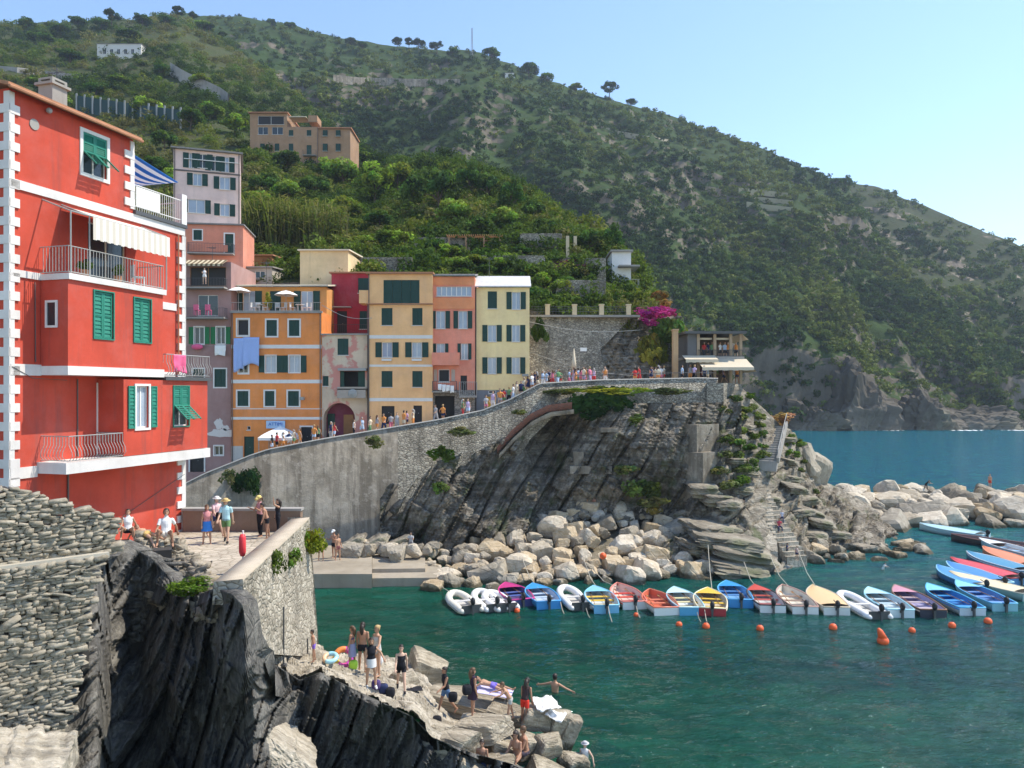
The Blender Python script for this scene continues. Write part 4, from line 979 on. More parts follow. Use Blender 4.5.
# ---- boulders: chipped convex lumps
def boulder_mesh(seed, flat=1.0, mat=None, nsub=3, blocky=False):
    import bmesh
    rg = np.random.default_rng(seed); bm = bmesh.new(); bmesh.ops.create_icosphere(bm, subdivisions=nsub, radius=1)
    v = np.array([x.co[:] for x in bm.verts]); n = rg.normal(size=(13, 3)); n /= np.linalg.norm(n, axis=1)[:, None]; dd = rg.uniform(.52, .86, 13)
    if blocky:
        n[:6] = np.array([(1, 0, 0), (-1, 0, 0), (0, 1, 0), (0, -1, 0), (0, 0, 1), (0, 0, -1)])+rg.normal(0, .12, (6, 3)); n /= np.linalg.norm(n, axis=1)[:, None]; dd[:6] = rg.uniform(.62, .8, 6); dd[6:] = rg.uniform(.78, 1.05, 7)
    c = v@n.T; r = np.where(c > .05, dd/np.maximum(c, .05), 9).min(1); r = np.minimum(r, 1.25)
    v = v*r[:, None]; v += v*(.05*fbm(v*1.7+seed, 3, seed)+.02*fbm(v*6+seed, 2, seed+1))[:, None]; v[:, 2] *= flat
    for x, co in zip(bm.verts, v): x.co = co
    me = bpy.data.meshes.new('boulder'); bm.to_mesh(me); bm.free()
    me.materials.append(mat or M['boulder']); return me
BMESH = {k: [boulder_mesh(i*7+j, 1, M[k], 3, i % 2 == 0) for i in range(7)] for j, k in enumerate(('boulder', 'tanboulder', 'greyboulder'))}
def boulder(co, size, kind='boulder', name='boulder', label='', group=None, rz=None, squash=.8, tilt=None, sx=None):
    o = link(bpy.data.objects.new(name, random.choice(BMESH[kind]))); o.location = co
    a = random.uniform(.8, 1.2); o.scale = (size*a*(sx or 1), size/a, size*squash)
    o.rotation_euler = (random.uniform(-.35, .35), random.uniform(-.35, .35), random.uniform(0, 6.28)) if rz is None else (*(tilt or (0, 0)), rz)
    return tag(o, label, 'boulder', group)
def banded_block(seed):
    me = boulder_mesh(seed, 1, M['ledge'], 5, True); v = np.empty(len(me.vertices)*3); me.vertices.foreach_get('co', v); v = v.reshape(-1, 3)
    k = 1+.10*strata(v[:, 0]*2.2, v[:, 2]*.4, 0, 88, .45, seed, 1, 1.2)+.05*fbm(v*3, 4, seed); v[:, 1:] *= k[:, None]; me.vertices.foreach_set('co', v.ravel()); return me
# under-body of the heap and the breakwater
def mound(name, foot, crest, u0, u1, amp, mat, seed, drop=.8, back=3):
    u = np.arange(u0, u1, 3.0); T = np.linspace(0, 1, 40)[:, None]
    fY = interp(u, foot, 2); fZ = ZA(interp(u, foot, 1), fY); cY = interp(u, crest, 2); cZ = ZA(interp(u, crest, 1), cY)
    Y = fY+(cY-fY)*T; Z = fZ+(cZ-fZ)*T-drop; X = (u-512)*Y/F
    Z = Z+amp*fbm(st3(X*.5, Y*.5, Z*.5), 4, seed)
    V = np.concatenate([st3(X, Y, Z), st3(X[-1], Y[-1]+back, Z[-1]*0-1)[None]])
    return tag(mesh_np(name, V.reshape(-1, 3), quads(*V.shape[:2]), mat), kind='structure')
HF = [(425, 589, 54.7), (470, 588, 55), (560, 584, 56.1), (640, 581, 57), (716, 578, 58)]; HT = [(425, 566, 62), (450, 560, 63), (480, 536, 65), (530, 520, 66.5), (590, 504, 67), (640, 506, 67), (690, 508, 67), (716, 512, 67)]
mound('rubble_bank', HF, HT, 425, 717, .3, M['gap_shade_rock'], 41)
BF = [(790, 540, 72.8), (830, 534, 76), (900, 530, 78.1), (960, 527, 80), (1024, 527, 80), (1150, 528, 79.5), (1300, 532, 77)]; BT = [(790, 492, 88), (830, 491, 92), (900, 490, 94), (1024, 489, 95), (1150, 489, 95), (1300, 490, 94)]
mound('breakwater_bank', BF, BT, 790, 1300, .3, M['gap_shade_rock'], 43, 1.0, 9)
def heap(FT, TP, u0, u1, n, smin, smax, label, group, mind, kinds, seed, trange=(-.02, 1.0)):
    rg = random.Random(seed); pts = []; tries = 0
    while len(pts) < n and tries < 9000:
        tries += 1; px = rg.uniform(u0, u1); t = rg.uniform(*trange)
        fy, cy_ = interp(px, FT, 2), interp(px, TP, 2); fz, cz = ZA(interp(px, FT, 1), fy), ZA(interp(px, TP, 1), cy_)
        y = fy+(cy_-fy)*t; co = Vector(((px-512)*y/F, y, fz+(cz-fz)*t)); s = rg.uniform(smin, smax)*(1.25-.45*max(t, 0))
        if all((co-q).length > mind*(s+w_) for q, w_ in pts):
            pts.append((co, s)); k = rg.choices(list(kinds), list(kinds.values()))[0]
            boulder(co+Vector((0, 0, -.15*s)), s, k, label=label[k], group=group)
    return pts
LB = {'boulder': 'pale angular boulder in the big rubble heap under the sea wall', 'tanboulder': 'tan angular boulder in the big rubble heap under the sea wall', 'greyboulder': 'grey angular boulder in the big rubble heap under the sea wall'}
for px, row_, s, k, lb in ((690, 567, 1.55, 'tanboulder', 'large tan boulder at the waterline behind the red and yellow boat'), (630, 563, 1.9, 'tanboulder', 'largest tan boulder at the waterline, behind the white boat with red seats'), (585, 568, 1.5, 'tanboulder', 'broad tan boulder at the waterline behind the light blue boat with a yellow seat'),
                           (472, 566, 1.2, 'tanboulder', 'rounded tan boulder low in the heap above the white dinghies'), (450, 548, 1.6, 'boulder', 'broad pale boulder at the foot of the leaning rock beds above the quay'), (603, 560, 1.2, 'boulder', 'pale boulder carrying a small red buoy')):
    boulder(PW(px, row_+8), s, k, label=lb)
heap(HF, HT, 432, 712, 140, .42, 1.4, LB, 'boulders heaped under the sea wall', .60, {'boulder': 6, 'tanboulder': 3, 'greyboulder': 2}, 5)
LW = {'boulder': 'pale boulder in the low breakwater across the cove mouth', 'tanboulder': 'tan boulder in the low breakwater across the cove mouth', 'greyboulder': 'grey boulder in the low breakwater across the cove mouth'}
heap(BF, BT, 800, 1050, 78, .9, 2.3, LW, 'boulders of the breakwater', .56, {'boulder': 7, 'tanboulder': 1, 'greyboulder': 3}, 6)
LS = {'greyboulder': 'low brown rock on the shore between the rocky point and the breakwater', 'tanboulder': 'low tan rock on the shore between the rocky point and the breakwater'}
heap([(795, 573, 60), (830, 566, 62), (880, 560, 64.2), (925, 553, 67)], [(795, 515, 72), (830, 528, 76), (880, 534, 75), (925, 545, 71)], 800, 925, 38, .4, 1.1, LS, 'shore rocks below the rocky point', .62, {'greyboulder': 3, 'tanboulder': 2}, 8)
# tilted slabs at the foot of the point
def slab_mesh(seed, mat):
    me = boulder_mesh(seed, 1, mat, 4, True); v = np.empty(len(me.vertices)*3); me.vertices.foreach_get('co', v); v = v.reshape(-1, 3); v[:, 2] *= .3
    k = 1+.16*strata(v[:, 0]*.8, v[:, 2]*3, 0, 8, .55, seed, 1, .6)+.08*fbm(v*3, 3, seed); v[:, :2] *= k[:, None]; me.vertices.foreach_set('co', v.ravel()); return me
SLM = [slab_mesh(90+i, M['point']) for i in range(4)]
def slab_rock(co, sx, sy, sz, rot, label, mat=None):
    me = slab_mesh(97, mat) if mat else random.choice(SLM)
    o = link(bpy.data.objects.new('layered_rock', me)); o.location = co; o.scale = (sx, sy, sz); o.rotation_euler = rot
    return tag(o, label, 'rock', 'tilted slabs')
for px, row_, z, sx, sy, sz, rot, lb in ((735, 568, .4, 3.4, 2.2, 2.6, (.1, .16, .2), 'lowest tilted slab at the waterline below the stairs'), (742, 553, 1.4, 3.5, 2.0, 2.4, (.15, .2, .1), 'second tilted slab up from the water below the stairs'), (728, 541, 2.3, 3.0, 2.0, 2.2, (.1, .1, -.1), 'third tilted slab up, below the standing figure on the rocks'),
                                          (712, 528, 3.0, 2.4, 2.0, 2.0, (.2, .05, .4), 'flat slab between the boulder heap and the stairs'), (700, 548, 1.6, 1.9, 1.6, 2.0, (.1, .2, .3), 'dark-cracked slab right beside the boulder heap'), (716, 500, 5.0, 1.9, 1.4, 2.2, (.0, .1, .3), 'dark layered slab under the concrete buttress'), (703, 490, 5.8, 1.8, 1.4, 2.4, (.1, .05, .1), 'upper dark slab under the concrete buttress')):
    slab_rock(P(px, row_, YW(row_, z)), sx, sy, sz, rot, lb)
boulder(P(815, 470, 79), 1.5, 'greyboulder', label='dark pointed crag standing in front of the open sea', squash=1.5); boulder(P(806, 462, 78), 1.4, 'greyboulder', label='dark crag at the seaward edge of the rocky point', squash=1.6)

for k_, (px, row_, a_) in enumerate(sorted(((748, 474, .9), (742, 488, 1.0), (790, 478, 1.1), (798, 490, 1.2), (806, 500, 1.3), (812, 515, 1.3), (800, 512, 1.1), (822, 522, 1.3), (735, 462, .9), (790, 462, .9), (786, 440, .8), (746, 426, .7), (815, 535, 1.2), (835, 535, 1.2), (772, 498, .9), (730, 505, 1.1)))):
    slab_rock(point.at(px, row_), a_*1.25, a_*.9, a_*1.2, (random.uniform(-.1, .3), random.uniform(-.1, .35), random.uniform(-.5, .5)), f'angular slab on the rocky point around the stairs, {ORD[k_]} from left')
# ---- stairs on the point
def stairs(label, a, b_, wd, n, mat, rail=None):
    a, b_ = Vector(a), Vector(b_); d = b_-a; h = Vector((d.x, d.y, 0)); L = h.length; h.normalize(); sd = Vector((-h.y, h.x, 0))
    root = thing('stairs', label, 'stairs', a); b = MB(); ax = Matrix((h, sd, Vector((0, 0, 1)))).transposed()
    for k in range(n):
        c = h*(L*(k+.5)/n)+Vector((0, 0, d.z*(k+1)/n-.45)); b.obox(c, ax, L/n/2+.02, wd/2, .45)
    b.build('steps', mat, root)
    if rail:
        q = MB(); s_ = sd*(-wd/2-.12)
        q.bar(s_+Vector((0, 0, .25)), s_+h*L+Vector((0, 0, d.z+.25)), .22, .5); q.build('side_wall', M['conc'], root)
        q = MB(); q.tube([s_+Vector((0, 0, 1.2)), s_+h*L+Vector((0, 0, d.z+1.2))], .03, 5)
        for k in range(5): q.tube([s_+h*L*k/4+Vector((0, 0, d.z*k/4+.2)), s_+h*L*k/4+Vector((0, 0, d.z*k/4+1.2))], .03, 5)
        q.build('railing', M['liron'], root)
    return root
def lift(v, dz): return Vector((v.x, v.y, v.z+dz))
A1 = lift(point.at(768, 474), .9); A2 = lift(point.at(778, 426), .5); A2 = P(777, 426, max(A2.y, A1.y+4))
stairs('steep upper stairs with a pale side wall climbing the rocky point', A1, A2, 1.5, 16, M['conc'], True)
B1 = P(797, 560, 61.5); B2 = P(757, 490, 66.5)
stairs('lower stairs running down the rocky point to the boats', B1, B2, 1.9, 16, M['ledge'])
lp = MB(); lp.poly_prism([(p.x, p.y) for p in (P(728, 535, 62.5), P(775, 548, 62.3), P(768, 488, 67.2), P(745, 488, 67.2))], 0, .01)
v = [P(726, 540, 61.8), P(778, 552, 61.5), P(770, 488, 66.8), P(742, 488, 66.8)]
lp = MB().add([tuple(q) for q in v]+[(q.x, q.y, q.z-1.2) for q in v], [(0, 1, 2, 3), (0, 4, 5, 1), (1, 5, 6, 2), (2, 6, 7, 3), (3, 7, 4, 0)])
tag(lp.build('path', M['ledge']), kind='structure')

# ---- quay with its steps
qy = thing('quay', 'low stone quay under the stained sea wall, left of the boulders', 'quay', (XA(360, 58), 58, 0)); L0 = qy.location
b = MB(); zt_ = 1.0
b.poly_prism([(XA(285, 55), 55), (XA(372, 55), 55), (XA(372, 66.3), 66.3), (XA(285, 66), 66)], -1, zt_); rpart(b, 'deck', stucco((.34, .29, .22), 'quay_stone', .5), qy)
b = MB(); b.poly_prism([(XA(372.3, 55.3), 55.3), (XA(436, 55.5), 55.5), (XA(440, 59), 59), (XA(372, 60), 60)], -1, .62); b.poly_prism([(XA(372.3, 57), 57), (XA(425, 57), 57.2), (XA(425, 63), 63), (XA(372.3, 63), 63)], .621, .9); rpart(b, 'step', stucco((.34, .29, .22), 'quay_stone', .5), qy)
for px, row_, sx, sy, sz, rot, lb in ((372, 547, 2.0, 1.3, 2.4, (.1, -.5, .2), 'pale leaning slab on the quay against the sea wall'), (394, 547, 1.9, 1.2, 2.2, (.1, -.45, .1), 'second leaning slab on the quay, below the dark cave'), (352, 546, 1.6, 1.0, 2.0, (.1, -.55, .2), 'leftmost leaning slab on the quay')):
    slab_rock(P(px, row_, 63.5), sx, sy, sz, rot, lb)
heap([(335, 552.5, 60), (440, 552.5, 60)], [(335, 541, 65), (440, 541, 65)], 340, 440, 18, .4, .9, {'greyboulder': 'grey rock strewn along the foot of the sea wall behind the quay', 'boulder': 'pale rock strewn along the foot of the sea wall behind the quay'}, 'rocks along the wall foot', .6, {'boulder': 1, 'greyboulder': 2}, 14)
heap([(395, 580, 58), (440, 584, 56.5)], [(395, 556, 63), (440, 552, 64)], 392, 445, 22, .4, .8, {'greyboulder': 'small grey rock lying at the right end of the quay', 'boulder': 'small pale rock lying at the right end of the quay'}, 'rocks at the end of the quay', .6, {'boulder': 2, 'greyboulder': 1}, 12)

# ================= near side: terrace, walls, shaded rock, bathing ledge
ZT = 7.6
tz = [(-19, 26), (-17.3, 25.5), (-15.4, 27.6), (-14.1, 31.8), (-12.2, 30.0), (-10.5, 26.8), (-9.0, 24.6), (-8.3, 22.9), (-8.6, 26), (-9.35, 35.2), (-19, 36.4)]
tag(MB().poly_prism(tz, ZT-.5, ZT).build('terrace', M['pave']), kind='structure')
# stones for dry walls
def stone_template():
    import bmesh
    bm = bmesh.new(); bmesh.ops.create_cube(bm, size=2); bmesh.ops.subdivide_edges(bm, edges=bm.edges[:], cuts=1, use_grid_fill=True)
    v = np.array([x.co[:] for x in bm.verts]); f = np.array([[x.index for x in p.verts] for p in bm.faces]); bm.free()
    n = np.linalg.norm(v, axis=1)[:, None]; return v*.93+(v/n)*.08, f
STV, STF = stone_template()
def drystone(name, A, U, N, length, height, mat, parent=None, hmin=.055, hmax=.125, lmin=.10, lmax=.34, depth=.22, topf=None, seed=1, jit=.025, endf=None):
    """stones laid in courses: A foot corner, U along, N outward"""
    rg = np.random.default_rng(seed); VV = []; FF = []; n0 = 0; z = 0
    A, U, N = (np.array(q, float) for q in (A, U, N)); up = np.array([0, 0, 1.])
    while z < height:
        h = rg.uniform(hmin, hmax); x = -rg.uniform(0, .2)
        while x < length:
            l = rg.uniform(lmin, lmax)*rg.choice([1, 1, 1.5]); hh = h*rg.uniform(.7, 1.25)
            cx = x+l/2
            if (topf is None or z+h*.5 < topf(cx)) and (endf is None or cx < endf(z)):
                v = STV+rg.normal(0, .13, STV.shape)
                a = rg.normal(0, .16); ca, sa = math.cos(a), math.sin(a)
                sx, sz = v[:, 0]*l*.49, v[:, 2]*hh*.49
                px_, pz_ = sx*ca-sz*sa, sx*sa+sz*ca
                off = rg.normal(0, jit)
                VV.append(A+U*(cx+px_)[:, None]+up*(z+h/2+pz_)[:, None]+N*(v[:, 1]*depth*.5+off)[:, None]); FF.append(STF+n0); n0 += len(STV)
            x += l
        z += h*.97
    return mesh_np(name, np.concatenate(VV), np.concatenate(FF), mat, parent)
# drystone wall at the lower left, two tiers
ca, sa = math.cos(R(43)), math.sin(R(43)); U_ = (ca, sa, 0); N_ = (sa, -ca, 0)
W0 = Vector((-13.4, 17.15, 0))
dw = thing('drystone_wall', 'high two tier drystone wall in the left foreground', 'wall', (0, 0, 0))
def topw(x): return 9.1-.29*max(0, x-1.7)-.03*x
zl = 9.75
o = drystone('lower_tier', W0+Vector((0, 0, 3.6)), U_, N_, 4.05, zl-3.6, M['drystone'], dw, seed=2, depth=.3, endf=lambda z: 2.75+1.15*z/6.1)
o = drystone('upper_tier', W0+Vector((-.25*N_[0], -.25*N_[1], zl)), U_, N_, 4.15, 2.2, M['drystone'], dw, seed=3, depth=.3, topf=lambda x: np.interp(x, [0, 1.9, 3.6, 4.2], [2.05, 1.95, 1.25, 1.0]))
b = MB(); wd_ = Vector(U_); nn = Vector(N_)
def lbox(b, x0, x1, y0, y1, z0, z1):
    b.obox(W0+wd_*((x0+x1)/2)-nn*((y0+y1)/2)+Vector((0, 0, (z0+z1)/2)), Matrix((wd_, -nn, Vector((0, 0, 1)))).transposed(), (x1-x0)/2, (y1-y0)/2, (z1-z0)/2)
lbox(b, -3, 2.9, .02, 2.5, 2, 7), lbox(b, -3, 3.6, .03, 2.5, 7, zl-.02); lbox(b, -3, 4.05, .3, 2.5, zl, 10.55); lbox(b, -3, 2.2, .3, 2.5, 10.55, 11.5); b.build('core', M['joint'], dw)
b = MB(); lbox(b, -3, 4.05, -.1, .3, zl-.02, zl+.12); b.build('mortar_ledge', stucco((.5, .45, .36), 'lime_mortar', .2), dw)
b = MB(); lbox(b, -3, 4.0, .28, 1.4, 11.5, 11.62)
dwr = W0+wd_*2.0+Vector((0, 0, 3.4))
o = boulder(P(12, 768, 17.0), 1.35, 'boulder', 'bedrock', 'sunlit bedrock slab at the foot of the drystone wall', rz=.5, tilt=(.25, .2), squash=.55, sx=1.3); o.data = banded_block(83)

# right wall of the terrace: smooth coping, pale rubble face falling to the ledge
tw = thing('terrace_wall', 'pale rubble wall with a smooth sloping coping on the seaward side of the terrace', 'wall', (0, 0, 0))
n = 60; t_ = np.linspace(0, 1, n); tx = -8.2+(-9.5+8.2)*t_; ty = 22.6+(35.0-22.6)*t_; tzp = 8.45-.2*t_
k = 46; s_ = np.linspace(0, 1, k)[:, None]
fx_ = tx+.25+(s_**1.2)*(.2+.25*t_)+.10*fbm(st3(ty+s_*0, s_*6, 0), 4, 3)+.05*fbm(st3(ty*4+s_*0, s_*26, 0), 2, 6); fz_ = tzp-s_*(tzp-(6.35-4.4*t_)); V = st3(fx_, ty+s_*0, fz_)
mesh_np('rubble_face', V.reshape(-1, 3), quads(k, n), M['lime'], tw)
sc = st3(np.stack([tx+.27, tx+.3, tx-.55, tx-.6]), np.stack([ty]*4), np.stack([tzp-.06, tzp+.06, tzp-.02, tzp-.95])); mesh_np('coping', sc.reshape(-1, 3), quads(4, n), stucco((.46, .39, .30), 'sloping_coping', .3), tw)
e = MB(); e.add([(-8.2+.3, 22.6, 8.5), (-8.2-.55, 22.6, 8.43), (-8.2-.6, 22.6, 7.75), (-8.2+.35, 22.6, 7.75)], [(3, 2, 1, 0)]); e.build('near_face', M['lime'], tw); e = MB(); e.add([(-9.5+.3, 35.0, 8.3), (-10.2, 35.0, 8.3), (-10.2, 35.0, .5), (-9.5+.85, 35.0, .5)], [(0, 1, 2, 3)]); e.build('end_face', M['lime'], tw)
# rear parapet
MBp = MB().box(-15.1, -9.7, 35.3, 35.7, ZT-.5, 8.55); bp = thing('terrace_parapet', 'low brown parapet along the back of the terrace', 'wall', (0, 0, 0)); MBp.build('wall', stucco((.25, .17, .12), 'brown_plaster', .4), bp); MB().box(-15.15, -9.65, 35.24, 35.76, 8.55, 8.66).build('coping', M['conc'], bp)
# rough dark wall below the terrace, front edge
fw = thing('terrace_front_wall', 'rough stone wall under the front edge of the terrace', 'wall', (0, 0, 0))
P1, P2 = Vector((-15.6, 26.9, 0)), Vector((-12.5, 28.3, 0)); d_ = (P2-P1).normalized(); nn_ = Vector((d_.y, -d_.x, 0))
drystone('dark_courses', P1+Vector((0, 0, 5.0)), d_, nn_, (P2-P1).length, 3.6, M['shaded_rock'], fw, .12, .26, .25, .7, .3, lambda x: np.interp(x, [0, 3.4], [3.7, 2.9]), 5, .06)
b = MB(); b.obox((P1+P2)/2-nn_*.35+Vector((0, 0, 6.2)), Matrix((d_, -nn_, Vector((0, 0, 1)))).transposed(), (P2-P1).length/2, .3, 2.0); b.build('core', M['joint'], fw)
ea = np.array([(-14.5, 29.6, 8.6), (-14.1, 31.6, 8.1), (-12.2, 29.8, 7.62), (-10.5, 26.7, 7.6), (-9.0, 24.5, 7.6)]); eb = np.array([(-13.0, 27.6, 6.5), (-12.0, 27.0, 6.5), (-11.0, 26.0, 6.6), (-9.9, 24.6, 6.9), (-8.9, 23.4, 7.0)])
rg = np.random.default_rng(5); tt = np.linspace(0, 4, 60); EA = np.stack([np.interp(tt, range(5), ea[:, k]) for k in range(3)], -1); EB = np.stack([np.interp(tt, range(5), eb[:, k]) for k in range(3)], -1)
q_ = np.linspace(0, 1, 20)[:, None, None]; SV = EB[None]*(1-q_)+EA[None]*q_; SV[..., 2] -= .1
tag(mesh_np('rubble_slope', SV.reshape(-1, 3), quads(20, 60), M['greyboulder']), kind='structure')
VV = []; FF = []; n0 = 0
for _ in range(420):
    t_, f = rg.uniform(0, 4), rg.uniform(0, 1); p = np.array([np.interp(t_, range(5), eb[:, k])*(1-f)+np.interp(t_, range(5), ea[:, k])*f for k in range(3)])
    v = (STV+rg.normal(0, .16, STV.shape))*rg.uniform(.05, .19)*np.array([rg.uniform(.9, 1.8), 1, .6]); a = rg.uniform(0, 6.28); ca_, sa_ = math.cos(a), math.sin(a)
    VV.append(np.stack([v[:, 0]*ca_-v[:, 1]*sa_, v[:, 0]*sa_+v[:, 1]*ca_, v[:, 2]+v[:, 0]*rg.normal(0, .4)], -1)+p); FF.append(STF+n0); n0 += len(STV)
tag(mesh_np('rubble', np.concatenate(VV), np.concatenate(FF), M['drystone']), kind='stuff')

# shaded rock under the terrace and ledge
u = np.arange(52, 600, 1.5); rr_ = np.linspace(0, 1, 190)[:, None]
TOP = [(52, 575), (80, 565), (100, 556), (112, 540), (150, 556), (165, 572), (178, 590), (196, 596), (215, 588), (232, 594), (243, 605), (248, 640), (256, 655), (275, 664), (300, 680), (320, 672), (360, 692), (412, 716), (432, 737), (470, 752), (520, 766), (600, 800)]
DEP = [(52, 20.5), (75, 21.5), (98, 22.5), (112, 26.6), (150, 27.6), (165, 27.6), (178, 26.6), (196, 25.6), (214, 23.6), (226, 21.9), (246, 21.3), (254, 21.8), (262, 23.3), (275, 25.4), (290, 26.8), (300, 27.2), (415, 26.5), (440, 26.3), (600, 26)]
top = interp(u, TOP); row = top+(860-top)*rr_; U = u+row*0
Yb = interp(u, DEP)-(row-top)/300*1.6
X = (U-512)*Yb/F; Z = CZ-(row-HR)*Yb/F
d = strata(X, Z, 0, 66, 1.3, 51, .95, .9)+.8*fbm(st3(X*.35, Z*.3, 0), 5, 53)+.12*fbm(st3(X*2, Z*2, 0), 3, 55)
g = lambda a, c, w1, h1: np.exp(-((U-a)/w1)**2-((row-c)/h1)**2)
d += -3.2*g(232, 745, 24, 55)-1.2*g(365, 760, 30, 40)+.8*g(170, 680, 25, 70)-1.5*g(135, 640, 14, 60)+.9*g(95, 690, 20, 90)
edge = np.clip(rr_*26, .12, 1)
Y = Yb-.25-d*edge
V = st3((U-512)*Y/F, Y, CZ-(row-HR)*Y/F)
back = st3(V[0, :, 0]*1.0, V[0, :, 1]+1.2, V[0, :, 2]-np.where(u > 262, 1.6, .2))[None]; V = np.concatenate([back, V])
tag(mesh_np('shaded_outcrop', V.reshape(-1, 3), quads(*V.shape[:2]), M['shaded_rock']), kind='structure')
# bathing ledge
fe = [(244, 628, 27.6), (252, 650, 27.6), (275, 662, 27.6), (300, 676, 27.4), (320, 670, 27.3), (360, 690, 26.9), (412, 714, 26.4), (432, 736, 26.3), (500, 762, 26.2), (560, 790, 26.4)]
be = [(244, 600, 34), (262, 622, 34), (300, 640, 34.5), (335, 652, 35), (380, 652, 35.5), (420, 656, 36), (450, 678, 36), (500, 695, 35), (560, 712, 33), (580, 745, 30)]
u = np.arange(244, 575, 1.2); T = np.linspace(0, 1, 110)[:, None]
def pl(pts, u): y = interp(u, pts, 2); return (u-512)*y/F, y, ZA(interp(u, pts, 1), y)
fx2, fy2, fz2 = pl(fe, u); bx2, by2, bz2 = pl(be, u)
X = fx2+(bx2-fx2)*T; Y = fy2+(by2-fy2)*T; Z = fz2+(bz2-fz2)*T
tread = strata(X, Y, 0, 38, .8, 61, .17, 1.3)+.10*fbm(st3(X*.9, Y*.9, 0), 4, 63)
low = np.clip((u-425)/60, 0, 1)
Z = Z+tread-low*.7*(1+.5*fbm(st3(X*.8, Y*.8, 3), 3, 66))-np.clip((T-.93)/.07, 0, 1)*1.8
ledge = Sheet(); ledge.V = st3(X, Y, Z); ledge.col = 512+X*F/Y; ledge.row = HR-(Z-CZ)*F/Y
Vl = np.concatenate([ledge.V, st3(X[-1]+.3, Y[-1]+.6, Z[-1]*0-1.5)[None]])
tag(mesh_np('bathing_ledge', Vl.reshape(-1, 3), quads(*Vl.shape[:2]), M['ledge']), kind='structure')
# big blocks at its tip
M['block'] = rockmat('ledge_block', (.33, .285, .215), (.50, .44, .345), (.63, .57, .47), ((.6, 3.0, 3.0), (0, R(20), R(-38))), 1.3, .12, wet=True)
BLK_ = [boulder_mesh(300+i, 1, M['block'], 4, True) for i in range(5)]
for i_, (px, row_, Yd, sx_, sy_, sz_, rot, lb) in enumerate(((424, 670, 33.5, 1.1, 1.0, 1.15, (.2, .25, .4), 'big upright rock at the water behind the woman in black'), (405, 680, 31, .75, .7, .55, (0, .1, .9), 'smaller pale rock between the woman in black and the big rock'),
      (452, 741, 27.0, 1.15, .75, .5, (.08, -.12, -.45), 'flat stepped block at the front of the ledge tip'), (480, 726, 28.3, 1.35, .8, .5, (.06, -.10, -.45), 'long flat block under the woman in the dark dress'), (466, 700, 31.5, 2.3, 1.2, .5, (.03, .05, -.3), 'broad flat slab where the bather lies on a towel'),
      (505, 712, 30.2, 1.0, .8, .5, (.1, .1, -.2), 'flat block under the two bending bathers'), (538, 716, 29.8, .75, .7, .6, (.1, .2, .1), 'whitish rock at the outer tip covered with clothes'), (556, 722, 30, .6, .6, .65, (.3, .2, .5), 'whitish rock right of the clothes covered one'), (567, 730, 30, .5, .55, 1.0, (.1, .45, .2), 'outermost leaning rock of the bathing ledge'),
      (500, 744, 28.0, .7, .6, .55, (.3, .2, .4), 'grey block below the long flat block'), (524, 742, 28.5, .65, .6, .6, (.3, .2, .9), 'grey block behind the seated couple'), (548, 744, 28.6, .75, .6, .55, (.2, .1, .6), 'rock right of the seated couple'), (572, 762, 28.6, .6, .6, .45, (.2, .3, .6), 'low rock at the waterline beside the last bather'),
      (498, 768, 26.9, .8, .6, .6, (.2, .1, .1), 'pale rock at the bottom edge left of the seated couple'), (470, 770, 26.2, .9, .7, .6, (.2, .4, .3), 'pale rock at the bottom edge below the flat blocks'), (545, 772, 27.6, .9, .7, .6, (.2, .3, .3), 'dark rock lowest at the water below the couple'), (435, 728, 27.6, .9, .6, .35, (.05, .1, -.4), 'thin slab at the step where the ledge ends'))):
    o = link(bpy.data.objects.new('ledge_block', BLK_[i_ % 5])); o.location = P(px, row_, Yd)-Vector((0, 0, .1)); o.scale = (sx_, sy_, sz_); o.rotation_euler = rot; tag(o, lb, 'rock')
o = boulder(P(285, 756, 24.5), 1.1, 'boulder', label='sunlit banded slab standing in the dark inlet', rz=.3, tilt=(.15, .75), squash=.55, sx=1.5); o.data = banded_block(77)
# submerged rope lines with weed
def rope(name, label, pts, r, mat, cat='rope', group=None):
    o = MB().tube(pts, r, 5).build(name, mat); return tag(o, label, cat, group)
weed = plain((.16, .2, .03), .8, 'weedy_rope', var=.5)
rope('mooring_line', 'weed covered mooring line under the green water off the bathing ledge', [PW(px, r_, -.3) for px, r_ in ((395, 636), (430, 645), (470, 657), (510, 670), (550, 686), (590, 699), (625, 708))], .16, weed)
rope('mooring_line', 'dark mooring line under the water in front of the quay', [PW(px, r_, -.25) for px, r_ in ((328, 592), (370, 605), (420, 620), (470, 632))], .14, plain((.02, .03, .02), .9, 'dark_rope'))

# crags at the foot of the headland, and surf
def crag(label, px, row, Y, rx, ry, rz, seed):
    me = boulder_mesh(seed, 1, hill_rock, 5); v = np.empty(len(me.vertices)*3); me.vertices.foreach_get('co', v); v = v.reshape(-1, 3)
    k = 1+.35*fbm(v*2.2+seed, 5, seed, True)+.12*strata(v[:, 0]*4, v[:, 2]*4, 0, 65, .8, seed, 1); v *= k[:, None]; me.vertices.foreach_set('co', v.ravel())
    o = link(bpy.data.objects.new('crag', me)); o.location = P(px, row, Y); o.scale = (rx, ry, rz); return tag(o, label, 'rock')
hill_rock = rockmat('sea_cliff_rock', (.09, .075, .055), (.19, .16, .12), (.28, .245, .195), ((.06, .1, .5), (0, R(-55), 0)), .12, 1.2, (.07, .085, .035))
crag('big brown crag standing at the foot of the headland above the sea', 858, 424, 286, 19, 13, 21, 201)
crag('low brown crag at the right end of the headland shore', 985, 424, 292, 22, 9, 10, 202)
crag('pointed brown crag between the two larger crags of the headland', 925, 424, 290, 15, 9, 14, 203)
crag('brown crag on the headland shore just right of the restaurant point', 812, 426, 284, 11, 8, 9, 204)
foam = plain((.85, .87, .88), .7, 'surf'); b = MB()
